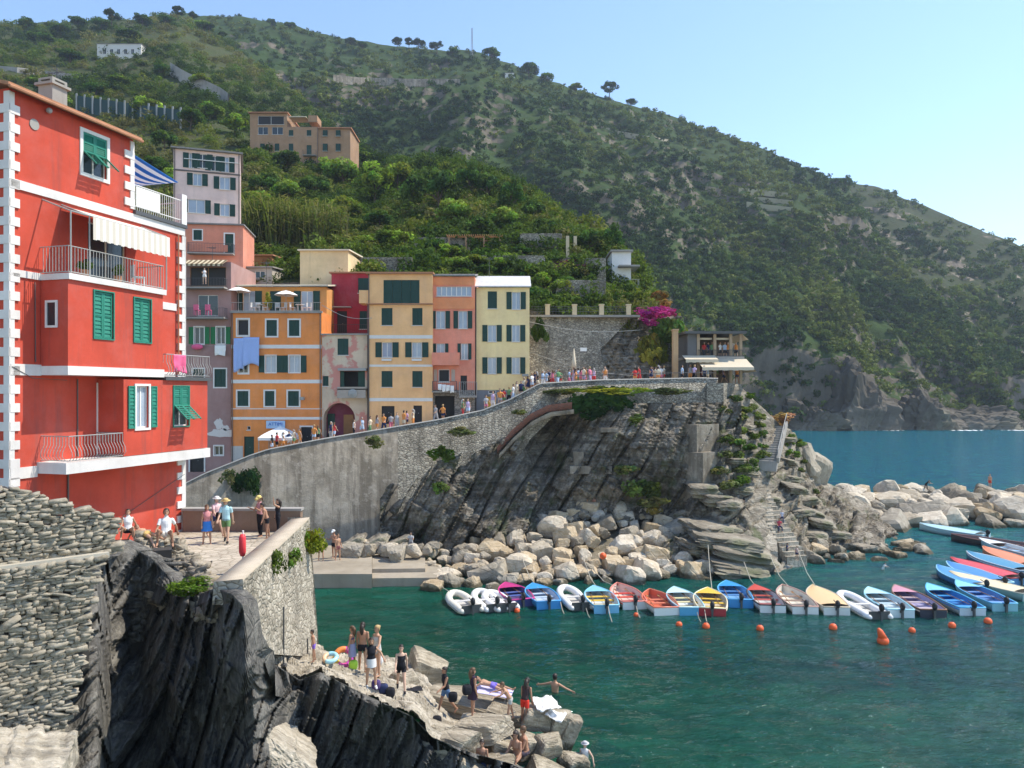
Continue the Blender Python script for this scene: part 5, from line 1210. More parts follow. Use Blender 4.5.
for a, c in ((868, 905), (948, 985), (1000, 1060), (820, 835)):
    n_ = 24; up_ = []; lo_ = []
    for i in range(n_+1):
        px = a+(c-a)*i/n_; y = 281-1.5*math.sin(px*.9); w_ = 1.6*math.sin(math.pi*i/n_)*(1+.5*math.sin(px*2.1))
        up_.append((XA(px, y), y+w_, .05)); lo_.append((XA(px, y), y-w_*1.8, .05))
    b.add(up_+lo_, [(i, n_+1+i, n_+2+i, i+1) for i in range(n_)])
tag(b.build('surf', foam), kind='stuff')
# ================= plants
def leaf_quads(rg, C, Nn, size, aspect=1.7):
    """one bent diamond leaf (two triangles as a quad) at each centre C facing about Nn"""
    n = len(C); N_ = Nn+rg.normal(0, .55, (n, 3)); N_ /= np.linalg.norm(N_, axis=1)[:, None]+1e-9
    a = rg.normal(size=(n, 3)); a -= N_*(a*N_).sum(1)[:, None]; a /= np.linalg.norm(a, axis=1)[:, None]+1e-9
    b = np.cross(N_, a); s = (size*rg.uniform(.6, 1.4, n))[:, None]
    V = np.stack([C-a*s*aspect*.5, C-b*s*.5+N_*s*.12, C+a*s*aspect*.5, C+b*s*.5+N_*s*.12], 1)
    return V.reshape(-1, 3), np.arange(4*n).reshape(n, 4)
def crown(seed, nblob=14, per=70, leaf=.28, shape=(1, 1, .85), blob=.42, hollow=.5, base=(.055, .095, .02), var=.3, up=.35):
    """leaf clumps spread through a crown of unit radius: returns verts, quads, colours"""
    rg = np.random.default_rng(seed); VV = []; QQ = []; CC = []; n0 = 0
    for k in range(nblob):
        d = rg.normal(size=3); d /= np.linalg.norm(d); d[2] = abs(d[2])*1.0-.35 if rg.random() < .8 else d[2]
        c = d*rg.uniform(hollow, .82)*np.array(shape); r = blob*rg.uniform(.65, 1.25)
        p = rg.normal(size=(per, 3)); p /= np.linalg.norm(p, axis=1)[:, None]; rr = rg.uniform(.55, 1.05, per)[:, None]
        C = c+p*r*rr*np.array([1, 1, .8]); Nn = p*.8+np.array([0, 0, up])
        v, q = leaf_quads(rg, C, Nn, leaf); bc = np.array(base)*(1+rg.normal(0, var))*np.array([1+rg.normal(0, .15), 1, 1+rg.normal(0, .15)])
        lc = np.clip(bc*(1+rg.normal(0, .18, (per, 1))), .004, .6)
        VV.append(v); QQ.append(q+n0); CC.append(np.repeat(lc, 4, 0)); n0 += len(v)
    return np.concatenate(VV), np.concatenate(QQ), np.concatenate(CC)
# ---- far scrub: one mass per hill, nobody could count it
def scrub_variants(n, nq, seed, leaf):
    return [crown(seed+i, 7, nq//7, leaf, (1, 1, .75), .5, .35, (1, 1, 1), .16) for i in range(n)]
def scrub(name, hill, u0, u1, count, size, palette, seed, nq=84, leaf=.34, keep=None, tmax=1.0, mat=None, grow=0):
    rg = np.random.default_rng(seed); var = scrub_variants(6, nq, seed*10, leaf); VV = []; QQ = []; CC = []; n0 = 0
    i = rg.integers(np.searchsorted(hill.u, u0), np.searchsorted(hill.u, u1), count*3)
    ntt = hill.V.shape[0]
    # even spread over the picture of the hill: choose rows by their spacing
    done = 0
    for ii in i:
        if done >= count: break
        r = hill.row[:, ii]; rr = rg.uniform(r.min(), min(r.max(), 440)); k = int(np.argmin(np.abs(r-rr)))
        p = np.array([hill.X[k, ii], hill.Y[k, ii], hill.Z[k, ii]])+rg.normal(0, .6, 3)*[1, 1, 0]
        if k > tmax*(hill.X.shape[0]-1): continue
        if keep is not None and rg.random() > keep(hill.u[ii], rr, p): continue
        s = rg.uniform(*size)*(1 if rg.random() > .06 else 1.5)*(1 if not grow else .75+p[1]/grow); v, q, c = var[rg.integers(6)]
        a = rg.uniform(0, 6.28); ca, sa = math.cos(a), math.sin(a)
        w_ = np.stack([v[:, 0]*ca-v[:, 1]*sa, v[:, 0]*sa+v[:, 1]*ca, v[:, 2]*rg.uniform(.8, 1.25)+.35], 1)*s
        pi_ = np.clip((fbm(p[None]/45, 3, seed+40)[0]*1.6+.5)*len(palette)+rg.normal(0, 1.1), 0, len(palette)-1); pc = np.array(palette[int(pi_)])*(1+rg.normal(0, .16))
        VV.append((w_+p).astype(np.float32)); QQ.append(q+n0); CC.append(np.clip(c*pc, .003, .5).astype(np.float32)); n0 += len(v); done += 1
    return tag(mesh_np(name, np.concatenate(VV), np.concatenate(QQ), mat or M['leaf2'], None, np.concatenate(CC)), kind='stuff')
PAL_FAR = [(.045, .09, .02), (.06, .115, .024), (.085, .14, .03), (.11, .17, .034), (.155, .21, .04), (.21, .25, .055)]
def keep_main(u, row, p):
    n = fbm(np.array([p[0]/38, p[1]/38, p[2]/38]), 4, 77); cl = 1.0
    if 500 < u < 720 and 160 < row < 400 and n > .05: cl = .4
    if p[2] < 30+45*n: cl = .12
    return cl*(1.0 if n > -.22 else .3)
scrub('hillside_scrub', main_hill, -40, 1040, 15000, (1.3, 3.1), PAL_FAR, 3, 63, .27, keep_main)
def keep_far(u, row, p): return (.95 if fbm(np.array([p[0]/30, p[1]/30, p[2]/30]), 3, 78) > -.15 else .25)*(.15 if p[2] < 20 else 1)
scrub('distant_scrub', far_hill, 820, 1110, 1800, (1.6, 3.4), PAL_FAR, 4, 49, .3, keep_far)
def keep_near(u, row, p):
    n = fbm(np.array([p[0]/22, p[1]/22, p[2]/22]), 4, 79)
    if p[1] < 100 and u > 380: return .22
    if p[1] < 92: return .5
    return 1.0 if n > -.25 else .25
PAL_NEAR = [(.06, .10, .024), (.09, .155, .03), (.13, .20, .035), (.17, .24, .04), (.24, .27, .05), (.28, .26, .09)]
scrub('slope_shrubs', near_hill, -30, 690, 6500, (.7, 1.6), PAL_NEAR, 5, 154, .14, keep_near, mat=M['leaf'], grow=260)

# ---- trees one can tell apart
def tree_parts(seed, h, crown_r, kind):
    """trunk mesh builder and crown arrays for a tree whose foot is the origin"""
    rg = random.Random(seed); b = MB(); th = h*({'pine': .62, 'bushy': .35, 'dark': .3, 'cypress': .12}[kind])
    lean = Vector((rg.uniform(-.06, .06), rg.uniform(-.06, .06), 0))*h
    b.tube([Vector((0, 0, -.6)), Vector((0, 0, th*.4))+lean*.3, Vector((0, 0, th))+lean*.7, Vector((0, 0, h*.8))+lean], [h*.035, h*.026, h*.02, h*.008], 7)
    for k in range(6):
        a = k*1.05+rg.uniform(0, .6); s0 = Vector((0, 0, th*rg.uniform(.75, 1.1)))+lean*.6
        e = s0+Vector((math.cos(a)*crown_r*.6, math.sin(a)*crown_r*.6, crown_r*rg.uniform(.25, .6)))
        b.tube([s0, (s0+e)/2+Vector((0, 0, crown_r*.1)), e], [h*.013, h*.009, h*.004], 5)
    cfg = {'bushy': dict(nblob=22, per=110, leaf=.11, shape=(1, 1, .85), blob=.36, base=(.19, .26, .04)),
           'dark': dict(nblob=24, per=110, leaf=.10, shape=(1, 1, 1.05), blob=.34, base=(.075, .13, .03)),
           'pine': dict(nblob=22, per=90, leaf=.10, shape=(1, 1, .7), blob=.30, base=(.05, .085, .022), up=.8),
           'cypress': dict(nblob=20, per=50, leaf=.16, shape=(.9, .9, 2.4), blob=.4, base=(.025, .048, .015))}[kind]
    v, q, c = crown(seed, **cfg); zc = {'pine': h-crown_r*.45, 'bushy': h-crown_r*.85, 'dark': h-crown_r*1.0, 'cypress': h*.52}[kind]
    v = v*crown_r+np.array([lean.x, lean.y, zc]); return b, v, q, c
PROTO = {}
def tree(kind, name, label, at, h, r, group=None, seed=0, cat='tree'):
    key = (kind, seed % 4)
    if key not in PROTO:
        b, v, q, c = tree_parts(100+7*(seed % 4)+hash_kind[kind], 5.0, {'pine': 2.4, 'bushy': 2.5, 'dark': 2.3, 'cypress': .95}[kind], kind)
        root = thing(name, label, cat, at, 0, group); b.build('trunk', M['bark'], root); mesh_np('crown', v, q, M['leaf'], root, c); PROTO[key] = root
    else:
        root = copy_tree(PROTO[key]); root.name = name; root['label'] = label; root.location = at
        if group: root['group'] = group
    r0 = {'pine': 2.4, 'bushy': 2.5, 'dark': 2.3, 'cypress': .95}[kind]
    root.scale = (r/r0, r/r0, h/5.0); root.rotation_euler = (0, 0, seed*1.7); return root
hash_kind = {'pine': 1, 'bushy': 2, 'dark': 3, 'cypress': 4}
ORD = ['first', 'second', 'third', 'fourth', 'fifth', 'sixth', 'seventh', 'eighth', 'ninth', 'tenth', 'eleventh', 'twelfth', 'thirteenth', 'fourteenth', 'fifteenth', 'sixteenth', 'seventeenth', 'eighteenth', 'nineteenth', 'twentieth']
def ordinal(k):
    if k < 20: return ORD[k]
    t_ = ['twenty', 'thirty', 'forty', 'fifty', 'sixty', 'seventy', 'eighty', 'ninety'][(k+1)//10-2]; u_ = (k+1) % 10
    return t_[:-1]+'ieth' if u_ == 0 else t_+'-'+ORD[u_-1]
# (kind, column, foot row, height px, half width px)
def plant_row(items, hill, label, group, name='tree', dz=0):
    items = sorted(items, key=lambda q: q[1]); n = {}
    for k, (kind, px, row, hp, wp) in enumerate(items):
        p = hill.at(px, row) if hasattr(hill, 'at') else P(px, row, hill); Y = p.y
        i = n.get(kind, 0); n[kind] = i+1
        nm = {'pine': 'pine_tree', 'bushy': 'broadleaf_tree', 'dark': 'evergreen_tree', 'cypress': 'cypress_tree'}[kind]
        kd = {'pine': 'umbrella pine', 'bushy': 'bright green tree', 'dark': 'dark evergreen tree', 'cypress': 'cypress'}[kind]
        tree(kind, nm, f'{kd} {label}, {ordinal(i)} from left', p, hp*Y/F, wp*Y/F, group, k)
plant_row([('dark', 60, 40, 18, 12), ('dark', 27, 33, 16, 10), ('pine', 112, 28, 17, 9), ('dark', 100, 32, 14, 11), ('dark', 78, 30, 14, 10), ('dark', 142, 28, 14, 11), ('pine', 178, 20, 12, 8), ('pine', 193, 19, 12, 5), ('pine', 209, 20, 10, 6), ('pine', 222, 22, 8, 5), ('dark', 165, 26, 12, 10), ('bushy', 205, 28, 10, 10), ('dark', 40, 45, 16, 13), ('dark', 128, 42, 15, 12)],
          near_hill, 'on the skyline at the upper left', 'trees along the upper left skyline')
plant_row([('dark', 350, 46, 10, 6), ('dark', 362, 50, 9, 6), ('pine', 397, 50, 12, 7), ('pine', 409, 50, 11, 6), ('pine', 419, 52, 12, 8), ('pine', 437, 54, 11, 8), ('dark', 452, 56, 9, 7), ('dark', 492, 60, 14, 11), ('dark', 529, 80, 22, 10), ('bushy', 548, 82, 9, 8), ('bushy', 575, 92, 9, 7), ('pine', 609, 101, 18, 9), ('dark', 631, 105, 8, 7), ('dark', 290, 28, 7, 6), ('dark', 271, 26, 7, 6), ('dark', 846, 190, 15, 8), ('dark', 835, 186, 9, 7)],
          main_hill, 'on the crest of the headland', 'trees along the headland crest')
plant_row([('dark', 265, 200, 34, 16), ('bushy', 290, 205, 28, 15), ('dark', 315, 200, 30, 17), ('bushy', 345, 190, 34, 20), ('bushy', 375, 205, 42, 22), ('bushy', 398, 195, 34, 18), ('dark', 440, 218, 62, 22), ('dark', 420, 210, 46, 18), ('dark', 470, 200, 38, 16), ('dark', 488, 205, 40, 14), ('bushy', 455, 228, 30, 18), ('dark', 512, 215, 40, 15), ('bushy', 505, 232, 26, 14), ('dark', 534, 222, 26, 13), ('bushy', 345, 225, 30, 20), ('bushy', 310, 235, 26, 18), ('bushy', 260, 215, 26, 16), ('dark', 378, 235, 28, 15), ('bushy', 360, 165, 18, 12), ('dark', 286, 172, 26, 14), ('bushy', 330, 180, 22, 14), ('dark', 480, 236, 24, 14), ('dark', 545, 235, 20, 13)],
          near_hill, 'on the spur above the house row', 'trees on the spur above the houses')
plant_row([('dark', 590, 258, 34, 15), ('dark', 612, 258, 36, 14), ('dark', 575, 252, 22, 12), ('bushy', 540, 290, 18, 12), ('bushy', 560, 296, 18, 11), ('bushy', 450, 262, 18, 14), ('bushy', 420, 262, 14, 12), ('dark', 520, 258, 14, 12), ('bushy', 475, 270, 16, 16), ('bushy', 500, 272, 14, 14), ('bushy', 585, 298, 16, 10), ('bushy', 405, 252, 22, 14), ('dark', 432, 255, 20, 13), ('bushy', 390, 246, 22, 14), ('bushy', 365, 252, 18, 13), ('bushy', 462, 272, 16, 15), ('dark', 488, 276, 14, 12), ('bushy', 512, 268, 16, 13), ('bushy', 530, 280, 18, 13), ('dark', 555, 270, 16, 12), ('bushy', 440, 270, 12, 13)],
          near_hill, 'in the gardens right of the houses', 'garden trees on the lower spur')
plant_row([('dark', 20, 130, 22, 16), ('bushy', 60, 112, 18, 15), ('dark', 95, 100, 20, 14), ('bushy', 150, 120, 22, 16), ('dark', 190, 130, 24, 14), ('bushy', 210, 120, 20, 13), ('dark', 165, 150, 24, 14), ('bushy', 235, 135, 20, 14), ('dark', 160, 78, 18, 9), ('bushy', 40, 92, 16, 14), ('dark', 70, 66, 17, 15), ('bushy', 175, 195, 26, 15), ('dark', 155, 180, 26, 15), ('bushy', 200, 90, 16, 12), ('bushy', 120, 88, 14, 12)],
          near_hill, 'on the slope behind the red house', 'trees on the slope behind the red house')
# ---- cane thicket
def reeds(name, label, pts, h, cat, cols, n=260, wid=.07, seed=1, group=None):
    rg = np.random.default_rng(seed); VV = []; CC = []
    for _ in range(n):
        p = np.array(pts[rg.integers(len(pts))])+rg.normal(0, .5, 3)*[1, 1, 0]; hh = h*rg.uniform(.6, 1.15); a = rg.uniform(0, 6.28); ln = rg.uniform(.05, .35)*hh; d = np.array([math.cos(a), math.sin(a), 0]); w_ = np.array([-d[1], d[0], 0])*wid*rg.uniform(.6, 1.4)
        col = np.array(cols[rg.integers(len(cols))])*rg.uniform(.7, 1.3)
        for k in range(4):
            f0, f1 = k/4, (k+1)/4; q0 = p+d*ln*f0**2+np.array([0, 0, hh*f0]); q1 = p+d*ln*f1**2+np.array([0, 0, hh*f1*(1-.06*f1)])
            VV += [q0-w_*(1-f0*.6), q0+w_*(1-f0*.6), q1+w_*(1-f1*.6), q1-w_*(1-f1*.6)]; CC += [col*(.8+.4*f0)]*4
        for k in range(3):
            f = rg.uniform(.35, 1); q = p+d*ln*f**2+np.array([0, 0, hh*f]); e = np.array([rg.normal(), rg.normal(), rg.uniform(-.3, .5)])*h*.16; s_ = np.cross(e, [0, 0, 1]); s_ = s_/(np.linalg.norm(s_)+1e-6)*wid
            VV += [q, q+e*.5+s_, q+e, q+e*.5-s_]; CC += [col]*4
    V = np.array(VV); root_o = mesh_np(name, V, np.arange(len(V)).reshape(-1, 4), M['leaf'], None, np.clip(np.array(CC), .004, .7)); return tag(root_o, label, cat, group)
CANE = [(.20, .20, .07), (.15, .18, .05), (.24, .21, .10), (.10, .13, .035)]
for k, (a, c, row_, hp) in enumerate(((243, 262, 250, 46), (262, 282, 251, 48), (282, 302, 251, 46), (302, 322, 250, 44), (322, 342, 246, 38))):
    pts = [near_hill.at(px, row_-dy) for px in np.linspace(a, c, 8) for dy in (0, 4, 8)]
    reeds('cane_clump', f'dry topped cane clump above the orange house, {ordinal(k)} from left', pts, hp*pts[0].y/F, 'cane', CANE, 260, .11, 60+k, 'cane thicket above the orange house')
# ---- climbing and wall plants
def bush(name, label, c, r, base, cat='shrub', seed=0, nblob=10, per=60, leaf=.2, mat=None, group=None, var=.25, par=None, blob=.42):
    v, q, col = crown(seed, nblob, per, leaf, (1, 1, 1), blob, .45, base, var)
    o = mesh_np(name, v*np.array(r), q, mat or M['leaf'], par, col); o.location = c
    return o if par else tag(o, label, cat, group)
YG = (.20, .24, .03); MG = (.09, .15, .025); DG = (.03, .065, .02)
bush('wall_shrub', 'yellow green bushy shrub growing from the seaward end of the pale terrace wall', P(309, 545, 34.2), (.75, .6, .85), YG, seed=3, nblob=16, per=110, leaf=.11)
bush('wall_shrub', 'green shrub hanging on the pale terrace wall, nearer of two', P(266, 563, 27.0)+Vector((.35, 0, 0)), (.38, .4, .62), MG, seed=4, nblob=12, per=80, leaf=.11)
bush('wall_shrub', 'green shrub hanging on the pale terrace wall beside the big yellow green one', P(286, 560, 30)+Vector((.3, 0, 0)), (.36, .4, .6), (.12, .18, .03), seed=5, nblob=12, per=80, leaf=.11)
bush('wall_shrub', 'bright green creeping plant on the rock edge below the terrace', P(192, 586, 25.6), (.85, .6, .40), (.14, .22, .03), seed=6, nblob=16, per=90, leaf=.10)
bush('ivy', 'dark green ivy with a yellow top hanging over the sea wall below the promenade', P(600, 402, 67.2), (3.6, .7, 2.1), (.035, .085, .02), seed=7, nblob=26, per=90, leaf=.10, blob=.3)
bush('lit_ivy_and_hedge_top', 'yellow foliage added as the sunlit top of the hanging ivy', P(597, 390, 66.9), (3.5, .6, .55), (.26, .28, .03), 'hedge', seed=8, nblob=20, per=60, leaf=.10, blob=.3)  # separate yellow mass, the ivy's sunlit top put into colour
bush('lit_ivy_and_hedge_top', 'short yellow green hedge right of the hanging ivy', P(634, 391, 67.4), (1.8, .5, .5), (.2, .24, .03), 'hedge', seed=9, nblob=14, per=60, leaf=.12, blob=.3)
bush('ivy', 'dark ivy patch low on the stained sea wall behind the terrace', P(247, 482, 65.3), (1.2, .5, 2.2), DG, seed=10, nblob=16, per=80, leaf=.12)
bush('ivy', 'thin grey green ivy patch on the sea wall left of the dark ivy', P(228, 478, 65), (.8, .4, 1.2), (.11, .13, .05), seed=11, nblob=10, per=60, leaf=.12)
for k, (px, row_, Y, rx, rz, col, lb) in enumerate(((442, 453, 66, 1.1, 1.1, MG, 'green bush in the cleft where the sea wall turns to rubble'), (440, 488, 65.5, .8, .8, (.14, .19, .05), 'pale green bush on the leaning rock beds above the boulders'), (376, 442, 66, 1.0, .7, (.16, .18, .06), 'grey green tuft hanging over the parapet below the pale orange house'),
      (640, 490, 65, 1.6, 1.5, (.10, .13, .035), 'bush on the cliff foot left of the buttress'), (628, 470, 65, 1.1, .7, (.11, .14, .04), 'small bush halfway up the cliff above the boulder heap'), (655, 505, 64.5, 1.6, .9, (.13, .14, .05), 'dry bush at the foot of the cliff beside the boulders'), (640, 420, 66.5, 1.2, .6, (.09, .13, .03), 'tuft of plants under the promenade parapet'),
      (668, 392, 67.8, 2.2, .5, (.11, .13, .05), 'straggling plants along the parapet left of the bastion'), (520, 412, 66.6, .8, .4, (.13, .15, .05), 'tuft on the ramp parapet below the yellow house'), (460, 432, 66.4, 1.4, .5, (.12, .14, .05), 'thin plants on the rubble parapet below the salmon house'), (560, 392, 67.8, 1.6, .5, (.09, .11, .04), 'plants along the parapet left of the hanging ivy'))):
    bush('cliff_shrub', lb, P(px, row_, Y-.5), (rx, .6, rz), col, seed=20+k, nblob=10, per=60, leaf=.17)
# ---- shrubs on the rocky point
pp = [(738, 430, .9, (.15, .19, .05)), (728, 420, .8, (.12, .16, .04)), (745, 447, 1.0, MG), (733, 452, .9, (.13, .17, .05)), (752, 462, .8, (.10, .14, .03)), (742, 418, .9, (.17, .2, .06)), (752, 436, .8, (.09, .13, .03)), (760, 425, .7, (.14, .18, .05)), (792, 452, .8, (.13, .2, .03)), (787, 443, .7, (.14, .2, .04)), (762, 446, .6, MG), (730, 486, .9, (.14, .17, .06)), (735, 400, .8, (.10, .13, .04)), (752, 408, .7, (.12, .15, .05)), (722, 408, .7, (.10, .13, .04)), (742, 470, .7, (.12, .15, .04)), (798, 470, .6, (.12, .15, .05)), (727, 440, .8, (.10, .13, .04)), (748, 396, .7, MG), (757, 416, .8, (.15, .19, .05)), (763, 436, .7, MG), (760, 455, .8, (.12, .17, .04)), (748, 468, .8, (.14, .18, .05)), (738, 478, .8, MG), (796, 445, .8, (.14, .2, .04)), (790, 435, .6, MG), (803, 462, .6, (.1, .14, .04)), (722, 470, .8, (.12, .15, .05)), (742, 410, .9, (.1, .14, .035)), (733, 442, 1.0, MG), (725, 456, .7, (.14, .17, .05)), (812, 492, .6, (.13, .16, .05))]
for k, (px, row_, r_, col) in enumerate(sorted(pp)):
    p = point.at(px, row_); bush('coastal_shrub', f'low shrub on the rocky point by the stairs, {ordinal(k)} from left', p, (r_*1.1, r_, r_*.7), col, seed=40+k, nblob=9, per=55, leaf=.2, group='shrubs on the rocky point')
bush('dry_shrub', 'pale orange dry shrub at the head of the upper stairs', point.at(782, 424)+Vector((0, 0, .6)), (1.6, 1, .8), (.42, .24, .12), seed=70, nblob=12, per=50, leaf=.14)
# ---- bougainvillea and garden plants on the lower spur
bush('bougainvillea', 'large magenta bougainvillea on the rock above the restaurant', P(654, 313, 77), (2.6, 1.2, 1.25), (.50, .035, .24), seed=71, nblob=13, per=80, leaf=.10, mat=M['petal'])
bush('bougainvillea', 'purple bougainvillea in the garden below the white house', near_hill.at(570, 272)+Vector((0, 0, .8)), (2.4, 1, 1.0), (.22, .02, .14), seed=72, nblob=12, per=60, leaf=.16, mat=M['petal'])
bush('bougainvillea', 'small pink bougainvillea right of the purple one', near_hill.at(592, 270)+Vector((0, 0, .8)), (1.2, .8, .8), (.45, .12, .22), seed=73, nblob=9, per=50, leaf=.16, mat=M['petal'])
bush('creeper', 'orange green creeper above the bougainvillea', P(660, 298, 78), (1.4, .9, 1.1), (.25, .15, .05), seed=74, nblob=10, per=50, leaf=.2)
bush('creeper', 'yellow creeper falling down the rock left of the restaurant', P(652, 352, 77), (1.8, .8, 3.0), (.22, .20, .035), seed=75, nblob=22, per=70, leaf=.13, blob=.3)
bush('creeper', 'green creeper covering the corner behind the bougainvillea', P(664, 333, 77.6), (1.7, .9, 2.2), (.09, .15, .03), seed=76, nblob=14, per=60, leaf=.2)
bush('creeper', 'dark creeper on the retaining wall beside the yellow house', P(540, 335, 75.4), (.9, .4, 1.6), (.06, .10, .02), seed=77, nblob=12, per=60, leaf=.2)
bush('potted_shrub', 'yellow green potted shrub between the parasols on the orange roof terrace', ORG.O+Vector((ORG.loc(266, 300)[0], .7, ORG_ZT+1.1)), (.4, .4, .9), (.22, .24, .03), seed=78, nblob=10, per=50, leaf=.16)
for k, (px, row_) in enumerate(((560, 285), (548, 278), (536, 300), (575, 290), (600, 290), (618, 300), (545, 265), (612, 280), (570, 302), (595, 303), (632, 302), (560, 262), (500, 262), (480, 256), (455, 252), (430, 250), (400, 258), (385, 262), (365, 258), (350, 252), (520, 278))):
    p = near_hill.at(px, row_); bush('garden_shrub', f'leafy garden shrub on the lower spur, {ordinal(sorted([560, 548, 536, 575, 600, 618, 545, 612, 570, 595, 632, 560.1, 500, 480, 455, 430, 400, 385, 365, 350, 520]).index(px if (px, row_) != (560, 262) else 560.1))} from the left', p+Vector((0, 0, .4)), (random.uniform(1.1, 1.9), 1.2, random.uniform(.8, 1.3)), random.choice([MG, (.13, .2, .03), (.06, .11, .02)]), seed=80+k, nblob=9, per=55, leaf=.22, group='garden shrubs on the lower spur')
# ================= boats
def hull_sections(L, B, D, n=15, sheer=.28, stern=.8):
    """half breadth, keel height and gunwale height along the boat, s = 0 stern .. 1 bow"""
    out = []
    for i in range(n):
        s = i/(n-1); w_ = B/2*(stern+(1-stern)*math.sin(min(s/.45, 1)*math.pi/2))*(1 if s < .45 else max(0.0, 1-((s-.45)/.55)**2.3))
        out.append((s*L-L/2, max(w_, .02), D*(.0+.45*max(0, s-.72)**1.3*3), D*(1+sheer*(s**2.2)+.06*(1-s))))
    return out
def loft(secs, prof, name, mat, par):
    """prof(half, keel, top) gives the points across the hull from port to starboard"""
    b = MB(); rows = [[(x, y, z) for y, z in prof(w_, k, t)] for x, w_, k, t in secs]; m = len(rows[0])
    b.add(sum(rows, []), [(i*m+j, (i+1)*m+j, (i+1)*m+j+1, i*m+j+1) for i in range(len(rows)-1) for j in range(m-1)]+[tuple(range(m))])
    o = b.build(name, mat, par, True); return o
def outboard(root, x, z, h=1.0, col='dark'):
    m = MB(); m.sphere((x-.18, 0, z+.30), .2, 10, 7, 1.1, .75, 1.25); mt = m.build('outboard_motor', M[col] if col != 'grey' else M['iron'], root, True)
    b = MB(); b.box(x-.24, x-.12, -.06, .06, z-.75, z+.12); b.box(x-.1, x+.04, -.1, .1, z-.12, z+.06); b.box(x-.34, x-.06, -.015, .015, z-.8, z-.62); b.build('motor_leg', M['iron'], mt)
    b = MB(); b.bar((x-.05, 0, z+.28), (x+.42, .06, z+.40), .04); b.build('tiller', M['dark'], mt)
def boat(label, at, yaw, L=4.6, B=2.0, D=.62, out=(.8, .8, .78), inn=(.7, .68, .62), rim=(.75, .7, .6), seats=(.6, .5, .35), deck=None, cover=None, stripe=None, motor='dark', group=None, bottom=None):
    root = thing('rowing_boat', label, 'boat', (at[0], at[1], -.14), yaw, group); S_ = hull_sections(L, B, D)
    pm = lambda c, n: plain(c, .35, n, .5, var=.06)
    loft(S_, lambda w_, k, t: [(-w_, t), (-w_*.97, t*.62+k*.38), (-w_*.78, k+.10), (-w_*.35, k+.01), (0, k-.03), (w_*.35, k+.01), (w_*.78, k+.10), (w_*.97, t*.62+k*.38), (w_, t)], 'hull', pm(out, 'hull_paint'), root)
    g = .055
    loft(S_, lambda w_, k, t: [(-max(w_-g, .005), t-.012), (-max(w_-g, .005)*.93, t*.55+k*.45), (-w_*.6, k+.2), (0, k+.17), (w_*.6, k+.2), (max(w_-g, .005)*.93, t*.55+k*.45), (max(w_-g, .005), t-.012)], 'inner_lining', pm(inn, 'boat_inside'), root)
    b = MB(); pl_ = [Vector((x, -w_, t)) for x, w_, k, t in S_]; pr = [Vector((x, w_, t)) for x, w_, k, t in reversed(S_)]
    b.tube(pl_+pr+[pl_[0]], .05, 6); b.build('gunwale', pm(rim, 'gunwale_paint'), root, True)
    if stripe:
        b = MB(); b.tube([Vector((x, -w_-.012, t*.8+k*.2)) for x, w_, k, t in S_], .045, 5); b.tube([Vector((x, w_+.012, t*.8+k*.2)) for x, w_, k, t in S_], .045, 5); b.build('rubbing_strake', pm(stripe, 'stripe_paint'), root, True)
    def half(s): i = min(int(s*14), 13); f = s*14-i; a, c = S_[i], S_[i+1]; return a[1]*(1-f)+c[1]*f, a[3]*(1-f)+c[3]*f
    if not cover:
        for s in (.2, .45, .66):
            w_, t_ = half(s); MB().box(s*L-L/2-.15, s*L-L/2+.15, -w_*.94, w_*.94, D*.66, D*.66+.04).build('thwart', pm(seats, 'seat_paint'), root)
    if deck or cover:
        s0 = .1 if cover else .70; b = MB(); n = 10
        rows = []
        for i in range(n+1):
            s = s0+(1.0-s0)*i/n*.99; w_, t_ = half(s); rows.append([(s*L-L/2, y*max(w_-.03, .01), t_+.015+(.09 if cover else .03)*(1-y*y)) for y in (-1, -.5, 0, .5, 1)])
        b.add(sum(rows, []), [(i*5+j, (i+1)*5+j, (i+1)*5+j+1, i*5+j+1) for i in range(n) for j in range(4)]); b.build('cover' if cover else 'foredeck', pm(cover or deck, 'canvas' if cover else 'deck_paint'), root, True)
    b = MB(); b.box(-L/2-.03, -L/2+.04, -S_[0][1], S_[0][1], .05, S_[0][3]-.03); b.build('transom', pm(bottom or out, 'transom_paint'), root)
    if motor: outboard(root, -L/2, D*.95, col=motor)
    b = MB()
    for s_ in (-1, 1): b.tube([(-L*.25, s_*B*.28, D*.78), (L*.24, s_*B*.2, D*.85)], .022, 5); b.obox((L*.3, s_*B*.19, D*.87), Matrix.Identity(3), .22, .06, .012)
    if not cover: b.build('oar', M['wood'], root)
    return root
